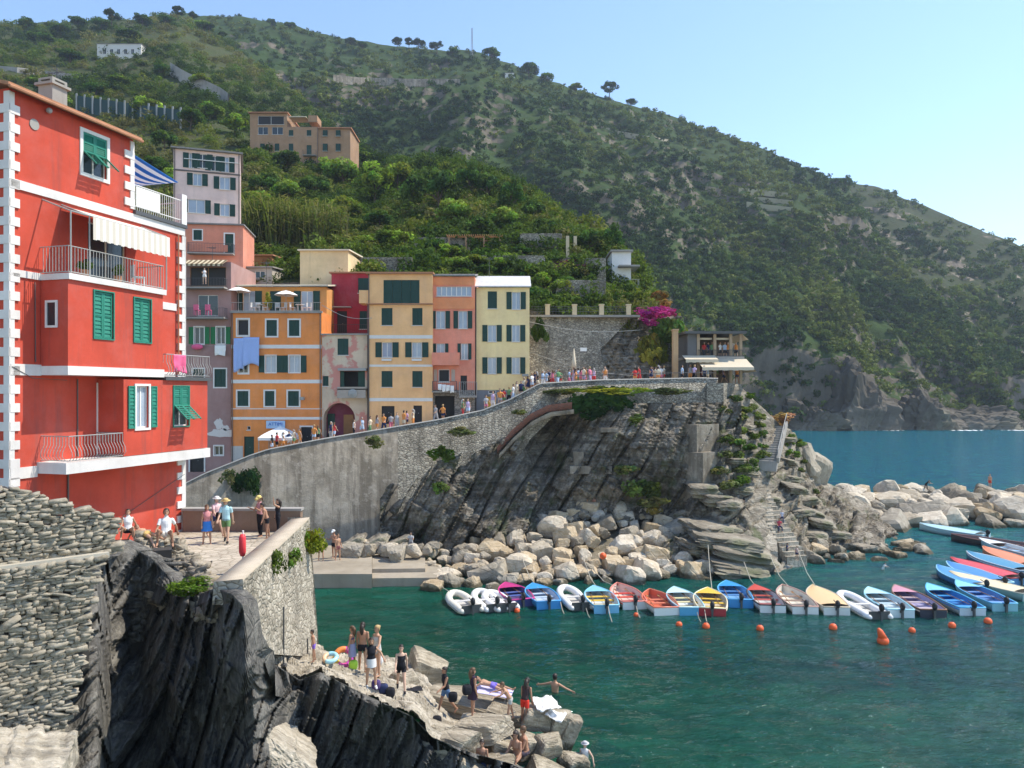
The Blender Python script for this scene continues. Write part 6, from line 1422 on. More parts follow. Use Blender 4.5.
def dinghy(label, at, yaw, L=3.6, B=1.8, col=(.78, .76, .72), floor=(.5, .48, .44), motor='dark', group=None):
    root = thing('inflatable_dinghy', label, 'dinghy', (at[0], at[1], -.1), yaw, group); r = .24; b = MB(); pts = []
    for k in range(7): pts.append(Vector((-L/2+L*.62*k/6, -B/2+r, .30)))
    for k in range(1, 12):
        a = -math.pi/2+math.pi*k/12; pts.append(Vector((-L/2+L*.62+math.cos(a)*L*.36, math.sin(a)*(B/2-r), .30+.2*math.cos(a))))
    for k in range(7): pts.append(Vector((L*.12-L*.62*k/6, B/2-r, .30)))
    rs = [r]*len(pts); rs[0] = rs[-1] = .1; rs[1] = rs[-2] = r*.9
    b.tube(pts, rs, 12); b.build('tube', plain(col, .5, 'dinghy_tube', var=.06), root, True)
    b = MB(); b.tube([p+Vector((0, -.24 if p.y < 0 else .24, 0)) if abs(p.y) > .3 else p+Vector((.24, 0, 0)) for p in pts[1:-1]], .03, 5); b.build('rubbing_strake', plain((.25, .25, .26), .6, 'dinghy_strake'), root, True)
    MB().box(-L/2+.25, L*.34, -B/2+r, B/2-r, .12, .2).build('floor', plain(floor, .7, 'dinghy_floor'), root)
    MB().box(-L/2+.2, -L/2+.27, -B/2+r, B/2-r, .1, .62).build('transom', M['iron'], root)
    MB().box(-.25, .05, -B/2+r*.6, B/2-r*.6, .46, .5).build('thwart', plain((.6, .58, .55), .6, 'dinghy_seat'), root)
    if motor: outboard(root, -L/2+.15, .62, col=motor)
    return root
def row_at(bow, stern, z=.35):
    a, c = PW(*bow, z), PW(*stern, z); d = a-c; return (a+c)/2, math.atan2(d.y, d.x), d.length
WHT = (.82, .80, .76); RD = (.62, .07, .05); BL = (.05, .30, .66); LB_ = (.24, .55, .74); CR = (.74, .66, .5); DK = (.03, .035, .06); YE = (.75, .5, .08)
FL = 'boats moored in a row off the boulders'
def put(kind, label, bow, stern, L=None, **k):
    c, yaw, ln = row_at(bow, stern); return (dinghy if kind == 'd' else boat)(label, c, yaw, L or ln, group=FL, **k)
put('d', 'pale beige inflatable dinghy at the left end of the moored row', (449, 590), (478, 613), 4.0, col=(.74, .69, .58))
put('d', 'white inflatable dinghy, second from the left end of the moored row', (474, 588), (503, 612), 4.0)
put('d', 'white inflatable dinghy with an orange tipped motor beside the magenta boat', (484, 590), (515, 611), 3.6)
put('b', 'small boat with a magenta rim and dark blue hull among the dinghies', (501, 583), (528, 606), 4.0, out=(.05, .06, .2), inn=(.12, .08, .2), rim=(.62, .05, .25), seats=(.1, .15, .4), deck=(.5, .04, .2))
put('b', 'bright blue boat with a white inside right of the magenta boat', (529, 584), (553, 608), 4.2, out=BL, inn=(.55, .65, .75), rim=(.08, .35, .7), seats=(.5, .6, .7), deck=BL)
put('d', 'large white inflatable dinghy between the bright blue and light blue boats', (560, 584), (588, 611), 4.6)
put('b', 'light blue boat with a yellow seat and yellow stripe', (590, 585), (611, 614), 4.4, out=(.2, .5, .72), inn=(.62, .68, .7), rim=LB_, seats=YE, stripe=(.75, .7, .6), deck=LB_)
put('b', 'white boat with red seats and a red waterline moored second among the small boats', (613, 583), (640, 609), 4.4, out=WHT, inn=(.72, .52, .45), rim=(.70, .25, .2), seats=RD, stripe=RD)
put('b', 'white boat with an orange red inside, low in the water', (646, 590), (671, 614), 4.0, out=WHT, inn=(.62, .16, .09), rim=(.66, .2, .12), seats=(.62, .2, .12), motor=None)
put('b', 'pale blue boat with a pale yellow seat next to the red and yellow boat', (670, 587), (697, 615), 4.6, out=(.10, .38, .60), inn=(.66, .72, .72), rim=(.4, .66, .75), seats=(.66, .6, .35), deck=(.55, .72, .76), motor=None)
put('b', 'dark red hulled boat with a yellow deck seen almost bow away', (706, 586), (714, 618), 4.6, B=2.1, out=(.40, .03, .04), inn=(.6, .52, .4), rim=(.75, .66, .45), seats=YE, deck=YE, stripe=CR)
put('b', 'blue boat with a dark motor right of the red and yellow boat', (722, 580), (746, 608), 4.5, out=BL, inn=(.2, .42, .68), rim=(.1, .4, .72), seats=(.1, .25, .5), deck=BL)
put('b', 'white hulled boat with a dark red foredeck and black motor', (751, 585), (777, 612), 4.8, out=(.75, .74, .72), inn=(.6, .58, .55), rim=(.05, .05, .05), seats=(.5, .1, .08), deck=(.55, .08, .06))
put('b', 'white boat with a reddish rim and a brown bench before the tan covered boat', (778, 585), (811, 614), 5.0, out=(.78, .76, .72), inn=(.72, .66, .55), rim=(.5, .3, .24), seats=(.3, .2, .14))
put('b', 'white boat under a tan canvas cover', (808, 586), (842, 614), 5.0, out=(.74, .73, .69), rim=(.6, .5, .36), cover=(.72, .50, .25))
put('d', 'white inflatable motor dinghy right of the tan covered boat', (842, 594), (881, 615), 5.0, col=(.80, .79, .77))
put('b', 'pale aqua boat between the white dinghy and the black hulled boat', (866, 590), (904, 614), 5.0, out=(.6, .7, .72), inn=(.62, .7, .72), rim=(.35, .66, .75), seats=(.5, .62, .66), deck=(.45, .7, .78))
put('b', 'black hulled boat with a lilac inside and varnished rim', (891, 587), (938, 615), 5.6, out=DK, inn=(.42, .38, .55), rim=(.25, .12, .06), seats=(.5, .4, .4), deck=(.55, .25, .3), stripe=(.6, .4, .3))
put('b', 'blue boat with a tan foredeck and pale hull beside the black hulled boat', (926, 587), (974, 611), 5.6, out=(.55, .62, .66), inn=(.05, .22, .52), rim=(.1, .45, .72), seats=(.06, .3, .6), deck=(.2, .55, .76), stripe=BL)
put('b', 'blue boat with a light blue foredeck in the crowd at the right', (956, 584), (1005, 606), 5.6, out=(.25, .5, .56), inn=(.12, .25, .5), rim=(.15, .48, .74), seats=(.15, .3, .6), deck=(.25, .6, .78))
put('b', 'grey green boat under a cream cover at the right of the crowd', (960, 578), (1018, 592), 6.0, out=(.3, .42, .4), rim=(.6, .55, .42), cover=(.76, .62, .38))
put('b', 'broad blue boat with a light blue rim, bow nearest the rocks of the right group', (937, 569), (985, 588), 5.8, out=(.05, .20, .42), rim=(.3, .6, .78), cover=(.08, .28, .60))
put('b', 'light blue rimmed boat under a dark blue cover just behind the broad blue boat', (946, 565), (1004, 585), 6.2, out=(.12, .4, .62), rim=(.4, .7, .8), cover=(.06, .22, .5))
put('b', 'blue boat with a bright red cover in the right group', (957, 563), (1012, 578), 6.4, out=(.1, .3, .55), rim=(.6, .08, .07), cover=(.62, .05, .05))
put('b', 'slate blue boat with a white stripe behind the red covered boat', (971, 556), (1024, 571), 6.4, out=(.06, .18, .3), rim=(.7, .75, .78), cover=(.07, .25, .40), stripe=(.75, .78, .8))
put('b', 'orange boat at the right edge of the cove', (986, 551), (1032, 566), 6.6, out=(.72, .16, .05), rim=(.78, .3, .14), cover=(.75, .22, .07))
put('b', 'white boat with a light blue side behind the orange boat', (986, 543), (1036, 556), 7.2, out=(.4, .62, .74), inn=(.7, .72, .72), rim=(.78, .8, .8), seats=(.3, .5, .7), deck=(.75, .78, .78))
put('b', 'narrow dark brown boat behind the white and light blue boat', (968, 539), (1014, 545), 6.6, out=(.06, .05, .05), inn=(.2, .12, .1), rim=(.25, .12, .1), seats=(.3, .2, .15))
put('b', 'pale blue covered boat lying alone close to the breakwater', (932, 528), (972, 534), 6.4, out=(.42, .6, .66), rim=(.5, .68, .72), cover=(.4, .6, .68))
# buoys and lines
def buoy(label, px, row, r=.2, col='orangebuoy', cone=False):
    p = PW(px, row, .05); b = MB(); root = thing('buoy', label, 'buoy', (p.x, p.y, 0), 0, 'orange mooring buoys')
    b.sphere((0, 0, r*.35), r, 12, 8, 1, 1, 1.0 if not cone else .9)
    if cone: b.tube([(0, 0, r*.7), (-r*.5, 0, r*2.0), (-r*.8, 0, r*2.5)], [r*.8, r*.5, r*.25], 10)
    b.build('float', M[col], root, True); MB().tube([(0, 0, r*1.2), (.02, 0, r*1.75), (.10, 0, r*1.5)], .025, 5).build('ring', M['iron'], root)
for k, (px, row, r, cone) in enumerate(((679, 625, .2, 0), (706, 627, .23, 0), (760, 629, .22, 0), (833, 628, .24, 0), (883, 642, .32, 1), (912, 631, .2, 0), (952, 626, .22, 0), (988, 622, .24, 0), (517, 611, .18, 0), (636, 615, .16, 0))):
    buoy(('largest orange buoy, pear shaped, floating off the moored boats' if cone else f'round orange mooring buoy, {ordinal(k if k < 4 else k-1)} counting along the moored row'), px, row, r, cone=cone)
p = P(603, 556, 57.5); b = MB(); b.sphere((0, 0, 0), .26, 10, 8); o = b.build('buoy', M['orangebuoy'], None, True); o.location = p; tag(o, 'red buoy lying on a pale boulder of the heap', 'buoy')
lm = plain((.42, .38, .3), .9, 'mooring_rope')
for k, (a, c) in enumerate((((538, 588), (522, 558)), ((598, 589), (584, 560)), ((712, 590), (708, 545)), ((757, 588), (744, 562)), ((790, 588), (770, 556)), ((818, 590), (797, 548)), ((450, 592), (437, 575)), ((619, 588), (590, 566)))):
    p0 = PW(*a, .6); p1 = P(c[0], c[1], p0.y+5.5); mid = (p0+p1)/2-Vector((0, 0, .35)); rope('mooring_rope', f'pale rope from the moored row up to the rocks, {ordinal([6, 0, 1, 7, 2, 3, 4, 5].index(k)) if False else ordinal(sorted([538, 598, 712, 757, 790, 818, 450, 619]).index(a[0]))} from left', [p0, mid, p1], .03, lm, group='ropes to the rocks')
for k, (px, r0, r1) in enumerate(((560, 600, 614), (586, 608, 618), (608, 606, 622), (697, 612, 622), (704, 606, 628), (636, 606, 618))):
    p0 = PW(px, r0, .5); p1 = PW(px+4, r1, 0.0); rope('stern_rope', f'thin stern line dropping into the water, {ordinal(sorted([560, 586, 608, 697, 704, 636]).index(px))} from left', [p0, (p0+p1)/2-Vector((0, 0, .1)), p1], .025, lm, group='stern lines')
# ================= people: one continuous body grown from tapered limbs, clothes cut from its own surface
SKIN = [plain(c, .55, 'skin', .35, var=.05) for c in ((.55, .33, .22), (.48, .27, .17), (.40, .21, .13), (.60, .38, .27))]
HAIRC = {'dark': plain((.03, .02, .015), .5, 'dark_hair'), 'brown': plain((.11, .06, .03), .5, 'brown_hair'), 'blond': plain((.42, .28, .12), .5, 'blond_hair'), 'grey': plain((.4, .38, .36), .5, 'grey_hair')}
def rotx(v, a): c, s = math.cos(a), math.sin(a); return Vector((v.x, v.y*c-v.z*s, v.z*s+v.y*0+v.z*c-v.z*s*0)) if False else Vector((v.x, v.y*c-v.z*s, v.y*s+v.z*c))
def body(pose, voxel=.012, fingers=True, female=False):
    """figure 1.75 tall facing -y; returns mesh, bones"""
    p = dict(lean=0, hip=.93, la=(0, 0, 4), ra=(0, 0, 4), lr=(0, 8, 10), rr=(0, 8, 10), nod=0, side=0, lie=0); p.update(pose)
    fw = Vector((0, -1, 0)); up = Vector((0, 0, 1)); rt = Vector((-1, 0, 0))
    def dirv(a, ab, sgn): a, ab = R(a), R(ab); return (-up*math.cos(a)+fw*math.sin(a))*math.cos(ab)+Vector((sgn, 0, 0))*math.sin(ab)
    H_ = Vector((0, 0, p['hip'])); tl = R(p['lean']); td = up*math.cos(tl)+fw*math.sin(tl); tf = fw*math.cos(tl)-up*math.sin(tl)
    td = (td+Vector((p['side'], 0, 0))).normalized(); b = MB(); bones = []
    def ring(c, rx, ry, ax, fd, n=12): return [c+ax*(rx*math.cos(2*math.pi*k/n))+fd*(ry*math.sin(2*math.pi*k/n)) for k in range(n)]
    def loft_(secs):
        n = 12; vs = sum(secs, []); fs = [(i*n+k, i*n+(k+1) % n, (i+1)*n+(k+1) % n, (i+1)*n+k) for i in range(len(secs)-1) for k in range(n)]
        fs += [tuple(reversed(range(n))), tuple(range((len(secs)-1)*n, len(secs)*n))]; b.add(vs, fs)
    X = Vector((1, 0, 0)); sw = .155 if female else .175; hw = .165 if female else .155
    prof = [(-.10, .09, .08), (-.06, hw*.95, .11), (.02, hw, .115), (.10, hw*.9, .105), (.20, .125 if female else .14, .095), (.32, .15, .115), (.42, sw, .11), (.48, sw*.9, .085), (.53, .07, .06)]
    loft_([ring(H_+td*z+tf*(.02 if (female and .3 < z < .4) else 0), rx, ry, X, tf) for z, rx, ry in prof])
    NK = H_+td*.52; nd = R(p['nod']); hd = (td*math.cos(nd)+tf*math.sin(nd)).normalized(); hf = (tf*math.cos(nd)-td*math.sin(nd)).normalized()
    HD = NK+td*.06+hd*.13
    b.tube([NK-td*.04, NK+td*.06, HD-hd*.05], [.058, .052, .055], 10)
    loft_([ring(HD+hd*z+hf*o, rx, ry, X, hf) for z, rx, ry, o in ((-.125, .03, .035, .035), (-.10, .052, .062, .02), (-.05, .07, .085, .008), (.0, .076, .096, 0), (.05, .077, .098, -.004), (.09, .062, .082, -.006), (.118, .03, .04, -.006))])
    b.sphere(HD+hf*.10-hd*.018, .019, 8, 6); b.sphere(HD+hf*.092-hd*.068, .03, 8, 6, 1, 1, .6)
    for s in (-1, 1): b.sphere(HD+X*(.078*s)-hd*.01, .022, 8, 6, .5, 1, 1.3)
    bones += [('pelvis', H_-td*.08, H_+td*.1, .14), ('torso', H_+td*.1, H_+td*.5, .15), ('neck', NK, NK+td*.07, .055), ('head', HD-hd*.06, HD+hd*.05, .095)]
    J = {'head': HD, 'hd': hd, 'hf': hf, 'hip': H_, 'td': td, 'tf': tf}
    for s, leg, arm, nm in ((1, 'la', 'lr', 'left'), (-1, 'ra', 'rr', 'right')):
        ta, kn, ab = p[leg]; h0 = H_+X*(.09*s)-td*.03; d1 = dirv(ta, ab, s); k0 = h0+d1*.44; d2 = dirv(ta-kn, ab*.4, s); a0 = k0+d2*.42
        b.tube([h0+td*.02, h0+d1*.12, h0+d1*.30, k0], [.088, .085, .066, .053], 10); b.tube([k0-d1*.02, k0+d2*.12, k0+d2*.28, a0], [.053, .056, .043, .034], 10)
        b.sphere(k0, .053, 10, 8); fd = dirv(ta-kn+90-(p.get('toe', 0)), ab*.3, s) if not p.get('lie') else dirv(ta-kn+60, 0, s)
        b.tube([a0-fd*.05+d2*.03, a0+fd*.03+d2*.035, a0+fd*.12+d2*.05, a0+fd*.17+d2*.055], [.036, .04, .034, .02], 8)
        bones += [('thigh', h0, k0, .075), ('shin', k0, a0, .048), ('foot', a0, a0+fd*.16+d2*.05, .035)]; J[nm+'_foot'] = a0
        ua, ab_, el = p[arm]; s0 = H_+td*.45+X*(sw*s*1.02); e1 = dirv(ua+(-p['lean'] if False else 0), ab_, s); e0 = s0+e1*.29; e2 = dirv(ua+el, ab_*(.4 if ab_ < 60 else 1)-(p.get('cross', 0)), s); w0 = e0+e2*.25
        b.sphere(s0, .058, 10, 8); b.tube([s0, s0+e1*.14, e0], [.052, .047, .038], 9); b.sphere(e0, .038, 8, 6); b.tube([e0, e0+e2*.08, w0], [.039, .040, .027], 9)
        bones += [('upper_arm', s0, e0, .045), ('forearm', e0, w0, .034), ('hand', w0, w0+e2*.16, .03)]; J[nm+'_hand'] = w0+e2*.09
        side_ = e2.cross(fw if abs(e2.dot(fw)) < .8 else up).normalized(); thick = e2.cross(side_).normalized()
        pc = w0+e2*.05; n = 8; loft_([ring(w0+e2*z, rx, ry, fw if False else thick, side_) for z, rx, ry in ((-.01, .022, .028), (.03, .02, .038), (.08, .018, .042), (.095, .012, .038))])
        if fingers:
            for k, (o, L_) in enumerate(((-.033, .065), (-.011, .078), (.011, .072), (.032, .055))):
                f0 = w0+e2*.085+side_*o; f1 = f0+e2*L_*.5+thick*.008; f2 = f1+e2*L_*.4+thick*.028; b.tube([f0, f1, f2], [.0105, .0098, .008], 6)
            t0 = w0+e2*.03-side_*.032; b.tube([t0, t0+(e2*.6-side_*.8)*.035, t0+(e2-side_*.55)*.062], [.013, .0115, .009], 6)
    me = bpy.data.meshes.new('body'); me.from_pydata(b.v, [], b.f); me.update(); o = link(bpy.data.objects.new('body', me))
    r = o.modifiers.new('r', 'REMESH'); r.mode = 'VOXEL'; r.voxel_size = voxel; r.use_smooth_shade = True
    sm = o.modifiers.new('s', 'SMOOTH'); sm.iterations = 3 if voxel < .02 else 1; sm.factor = .5
    dg = bpy.context.evaluated_depsgraph_get(); dg.update(); m2 = bpy.data.meshes.new_from_object(o.evaluated_get(dg)); bpy.data.objects.remove(o); bpy.data.meshes.remove(me)
    n = len(m2.vertices); V = np.empty(n*3); m2.vertices.foreach_get('co', V); V = V.reshape(-1, 3); N_ = np.empty(n*3); m2.vertices.foreach_get('normal', N_); N_ = N_.reshape(-1, 3)
    best = np.full(n, 9.); who = np.zeros(n, int); tt = np.zeros(n)
    for i, (nm, a, c, r_) in enumerate(bones):
        a_, d = np.array(a), np.array(c-a); t_ = np.clip(((V-a_)@d)/(d@d), 0, 1); ds = np.linalg.norm(V-a_-t_[:, None]*d, axis=1)/r_
        m_ = ds < best; best[m_] = ds[m_]; who[m_] = i; tt[m_] = t_[m_]
    names = np.array([q[0] for q in bones]); Fq = [tuple(f.vertices) for f in m2.polygons]
    return dict(me=m2, V=V, N=N_, who=names[who], t=tt, F=Fq, J=J, voxel=voxel)
def cloth_mesh_of(bd, spec, off, name):
    m_ = np.zeros(len(bd['V']), bool)
    for q in spec:
        nm, a, c = q if isinstance(q, tuple) else (q, -1, 2); m_ |= (bd['who'] == nm) & (bd['t'] >= a) & (bd['t'] <= c)
    F_ = [f for f in bd['F'] if all(m_[i] for i in f)]; ids = sorted(set(i for f in F_ for i in f)); mp = {i: k for k, i in enumerate(ids)}
    me = bpy.data.meshes.new(name); me.from_pydata([tuple(bd['V'][i]+bd['N'][i]*off) for i in ids], [], [tuple(mp[i] for i in f) for f in F_])
    if len(me.polygons): me.polygons.foreach_set('use_smooth', np.ones(len(me.polygons), bool))
    me.update(); return me
SPEC = {'shirt': ['torso', ('pelvis', .3, 2), ('upper_arm', 0, .62)], 'vest': ['torso', ('pelvis', .4, 2)], 'bikini_top': [('torso', .42, .66)], 'shorts': [('pelvis', -1, .85), ('thigh', 0, .62)], 'trunks': [('pelvis', -1, .8), ('thigh', 0, .42)],
        'briefs': [('pelvis', -1, .6), ('thigh', 0, .06)], 'trousers': ['pelvis', 'thigh', ('shin', 0, .92)], 'dress': ['torso', 'pelvis', ('thigh', 0, .35)], 'swimsuit': [('torso', 0, .85), 'pelvis', ('thigh', 0, .05)], 'shoes': ['foot', ('shin', .93, 2)], 'long_shirt': ['torso', ('pelvis', .2, 2), 'upper_arm', ('forearm', 0, .8)]}
def hair_mesh(bd, style='short'):
    J = bd['J']; V = bd['V']; rel = V-np.array(J['head']); zf = rel@np.array(J['hd']); ff = rel@np.array(J['hf'])
    m_ = (bd['who'] == 'head') & ((zf > .035) | ((ff < .0) & (zf > -.085))) & ~((ff > .06) & (zf < .07))
    F_ = [f for f in bd['F'] if all(m_[i] for i in f)]; ids = sorted(set(i for f in F_ for i in f)); mp = {i: k for k, i in enumerate(ids)}
    b = MB().add([tuple(V[i]+bd['N'][i]*.018) for i in ids], [tuple(mp[i] for i in f) for f in F_]); hd, hf, h = J['hd'], J['hf'], J['head']
    if style == 'long': b.tube([h-hf*.06+hd*.05, h-hf*.105-hd*.06, h-hf*.10-hd*.2, h-hf*.10-hd*.32], [.075, .08, .075, .03], 9)
    if style == 'bun': b.sphere(h-hf*.10+hd*.06, .05, 9, 7)
    if style == 'tail': b.tube([h-hf*.09+hd*.05, h-hf*.15-hd*.03, h-hf*.13-hd*.2], [.03, .034, .012], 8)
    return b
def skirt_builder(bd, z0, z1, r0, r1):
    J = bd['J']; H_ = J['hip']; fl = (J['left_foot']+J['right_foot'])/2; ax = (fl-H_).normalized(); b = MB(); n = 20; rows = []
    for k in range(6):
        f = k/5; c = H_+J['td']*(.10*(1-f))+ax*(z1*f); r_ = r0+(r1-r0)*f
        rows.append([(c.x+(r_*1.05+.012*math.sin(5*a_)*f)*math.cos(a_), c.y+(r_*.85+.012*math.cos(4*a_)*f)*math.sin(a_), c.z) for a_ in [2*math.pi*i/n for i in range(n)]])
    b.add(sum(rows, []), [(i*n+k, i*n+(k+1) % n, (i+1)*n+(k+1) % n, (i+1)*n+k) for i in range(5) for k in range(n)]); return b
def cl(c, nm='cloth'): return plain(c, .9, nm, .2, var=.1)
def person(label, at, h, rz, pose, clothes, hair=('dark', 'short'), skin=0, female=False, hat=None, skirt=None, group=None, voxel=.011):
    bd = body(pose, voxel, voxel < .02, female); root = thing('person', label, 'person', at, rz, group); k = h/1.75; root.scale = (k, k, k)
    o = link(bpy.data.objects.new('body', bd['me'])); bd['me'].materials.append(SKIN[skin]); adopt(o, root)
    for nm, col in clothes:
        me = cloth_mesh_of(bd, SPEC[nm], .012 if nm != 'shoes' else .008, nm); me.materials.append(cl(col)); adopt(link(bpy.data.objects.new(nm, me)), root)
    if hair: hair_mesh(bd, hair[1]).build('hair', HAIRC[hair[0]], root, True)
    if skirt: skirt_builder(bd, .1, skirt[1], .165, skirt[2]).build('skirt', cl(skirt[0]), root, True)
    J = bd['J']
    if hat:
        b = MB(); ax = J['hd']; c = J['head']+ax*.055; b.tube([c, c+ax*.075, c+ax*.10], [.108, .10, .06], 16); b.tube([c-ax*.004, c+ax*.008], [.185 if hat[1] == 'brim' else .125, .185 if hat[1] == 'brim' else .125], 18)
        if hat[1] == 'cap': b.tube([c+J['hf']*.06, c+J['hf']*.19-ax*.015], [.08, .05], 8)
        b.build('hat', cl(hat[0]), root, True)
    f = MB(); h_, hd, hf = J['head'], J['hd'], J['hf']
    for s in (-1, 1): f.sphere(h_+hf*.091+Vector((.032*s, 0, 0))+hd*.008, .011, 8, 6); f.tube([h_+hf*.095+Vector((.018*s, 0, 0))+hd*.03, h_+hf*.088+Vector((.048*s, 0, 0))+hd*.032], .005, 4)
    f.tube([h_+hf*.101-Vector((.022, 0, 0))-hd*.058, h_+hf*.110-hd*.059, h_+hf*.101+Vector((.022, 0, 0))-hd*.058], .0055, 5); f.build('face', plain((.08, .03, .025), .5, 'eyes_and_mouth'), root)
    root['_j'] = 1; root['_j'] = None; del root['_j']
    return root, J, k
STAND = dict(); REL = dict(la=(4, 4, 5), ra=(-6, 2, 5), lr=(6, 10, 14), rr=(-4, 10, 18))
WALK = dict(la=(24, 6, 3), ra=(-20, 18, 3), lr=(-22, 9, 18), rr=(24, 9, 26), lean=4); WALK2 = dict(la=(-16, 22, 3), ra=(20, 4, 3), lr=(24, 10, 40), rr=(-18, 9, 14), lean=5)
SIT = dict(hip=.50, la=(86, 84, 8), ra=(84, 80, 8), lr=(22, 14, 50), rr=(24, 12, 46), lean=8); GSIT = dict(hip=.14, la=(116, 126, 12), ra=(122, 134, 14), lr=(-34, 22, 10), rr=(30, 16, 40), lean=-10)
BEND = dict(lean=48, hip=.90, la=(14, 10, 6), ra=(-8, 6, 6), lr=(60, 10, 20), rr=(70, 8, 10), nod=-15); PHONE = dict(la=(3, 2, 5), ra=(-3, 4, 5), lr=(30, 12, 95), rr=(28, 12, 90), nod=18)
HIPS = dict(la=(6, 6, 6), ra=(-5, 2, 5), lr=(-18, 42, 60), rr=(6, 10, 12)); LIE = dict(hip=.13, lean=-78, la=(82, 6, 6), ra=(76, 40, 6), lr=(-50, 30, 40), rr=(-60, 24, 30), nod=30, lie=1)
WAVE = dict(lr=(10, 70, 20), rr=(8, 70, 20)); UPARM = dict(la=(3, 2, 4), ra=(-3, 2, 4), lr=(120, 20, 50), rr=(4, 10, 14))
def feet(px, row, surf):
    if isinstance(surf, Sheet): return surf.at(px, row)
    if isinstance(surf, tuple): return P(px, row, surf[0])
    return PW(px, row, surf)
def put_p(label, px, row, hp, surf, rz, pose, clothes, dz=0, full=1.75, **k):
    at = feet(px, row, surf); h = hp*at.y/F*(1.75/full)
    return person(label, at+Vector((0, 0, dz)), h, R(rz), pose, clothes, **k)
BLK = (.02, .02, .025); NAVY = (.03, .04, .10); WHI = (.78, .76, .73)
# on the terrace
put_p('child in dark shorts wrapped in a bright blue towel on the terrace', 207, 544, 39, ZT, 30, REL, [('vest', (.6, .25, .25)), ('trunks', NAVY)], skirt=((.05, .22, .62), .34, .23), hair=('brown', 'long'), skin=1, female=True)
put_p('person in a white sunhat and pink shirt walking behind the blue towel', 216, 537, 40, ZT, 60, WALK, [('shirt', (.75, .50, .50)), ('trunks', NAVY)], hat=((.78, .75, .7), 'brim'), hair=('brown', 'short'), skin=3)
put_p('man in a straw hat, pale blue shirt and green shorts walking on the terrace', 226, 543, 44, ZT, 8, WALK, [('shirt', (.45, .68, .72)), ('shorts', (.14, .24, .10)), ('shoes', BLK)], hat=((.62, .45, .2), 'brim'), skin=0)
put_p('person in a yellow hat and pinkish vest standing by the terrace wall', 260, 536, 40, ZT, -40, PHONE, [('vest', (.5, .25, .25)), ('trousers', BLK)], hat=((.7, .55, .2), 'cap'), hair=('brown', 'tail'), skin=2, female=True)
put_p('shirtless person in dark shorts bending beside the yellow hat on the terrace', 267, 538, 36, ZT, -70, dict(REL, lean=18), [('trunks', BLK)], hair=('dark', 'short'), skin=2)
put_p('woman in black raising a hand to her face by the terrace wall', 278, 535, 36, ZT, -60, UPARM, [('vest', BLK), ('trousers', BLK)], hair=('dark', 'long'), skin=1, female=True)
put_p('person in a white top sitting on the terrace edge', 166, 541, 30, (30.0,), 20, GSIT, [('shirt', WHI), ('shorts', (.7, .66, .6))], dz=.1, full=.98, hair=('dark', 'short'), skin=2)
put_p('person with dark hair and a white top sitting low against the red wall', 128, 534, 25, (29.8,), 25, GSIT, [('vest', WHI), ('trunks', BLK)], full=.98, hair=('dark', 'bun'), skin=1, female=True)
put_p('person lying on the terrace edge between the two seated figures', 147, 538, 42, (29.9,), 60, LIE, [('trunks', (.6, .4, .15))], dz=.05, hair=('blond', 'short'), skin=0)
# on the ledge
put_p('shirtless boy in purple shorts standing at the foot of the pale terrace wall', 314, 660, 31, ledge, -70, dict(REL, lean=6), [('trunks', (.22, .12, .5))], hair=('dark', 'short'), skin=2)
put_p('woman in a patterned blue sarong at the left of the standing ledge group', 352, 666, 41, ledge, -100, REL, [('bikini_top', (.1, .08, .15))], skirt=((.30, .32, .48), .45, .2), hair=('brown', 'long'), skin=2, female=True)
put_p('dark haired bather seen from behind in the middle of the standing group', 363, 671, 48, ledge, 170, REL, [('trunks', BLK)], hair=('dark', 'long'), skin=2)
put_p('woman in a black top and white skirt in front of the ledge group', 371, 686, 49, ledge, 20, HIPS, [('vest', BLK), ('shoes', WHI)], skirt=((.7, .68, .66), .2, .19), hair=('dark', 'long'), skin=1, female=True)
put_p('fair haired bather reaching an arm out at the right of the ledge group', 377, 674, 49, ledge, -40, dict(REL, lr=(40, 30, 10)), [('swimsuit', (.5, .48, .45))], hair=('blond', 'bun'), skin=1, female=True)
put_p('woman in a short black playsuit walking across the ledge', 401, 692, 47, ledge, 10, WALK, [('swimsuit', BLK), ('trunks', BLK), ('shoes', BLK)], hair=('dark', 'bun'), skin=3, female=True)
put_p('woman in a black vest and denim shorts stepping down among the blocks', 446, 713, 46, (30.2,), -60, WALK2, [('vest', BLK), ('shorts', (.10, .18, .32))], hair=('dark', 'bun'), skin=2, female=True)
put_p('woman in a short dark dress with a black backpack standing on the flat block', 473, 715, 47, (29.0,), 120, REL, [('dress', (.05, .03, .05))], hair=('brown', 'long'), skin=2, female=True, skirt=((.05, .03, .05), .3, .22))
put_p('bather in purple lying on a towel on the flat tan slab', 492, 694, 40, (31.0,), 75, LIE, [('trunks', (.2, .15, .55))], dz=.25, hair=('dark', 'short'), skin=1)
put_p('shirtless man in pale shorts bending forward at the tip of the ledge', 510, 719, 40, (29.4,), -80, dict(BEND, lean=32), [('trunks', (.45, .43, .4))], hair=('brown', 'short'), skin=1)
put_p('bather in bright red shorts bending beside the man in pale shorts', 525, 723, 44, (29.6,), 150, dict(REL, lean=16), [('shorts', (.75, .05, .03)), ('vest', (.06, .04, .04))], hair=('dark', 'long'), skin=2)
put_p('dark haired bather sitting at the lower tip, left one of a couple', 517, 770, 40, (27.5,), -30, SIT, [('briefs', BLK)], full=1.32, hair=('dark', 'long'), skin=2, female=True)
put_p('bather sitting at the lower tip, right one of a couple, facing the water', 526, 766, 40, (27.9,), -80, SIT, [('trunks', (.1, .08, .1))], full=1.32, hair=('brown', 'short'), skin=2)
put_p('person below the flat block, only head and shoulders showing', 482, 786, 46, (26.5,), -10, REL, [('trunks', NAVY)], hair=('dark', 'short'), skin=2)
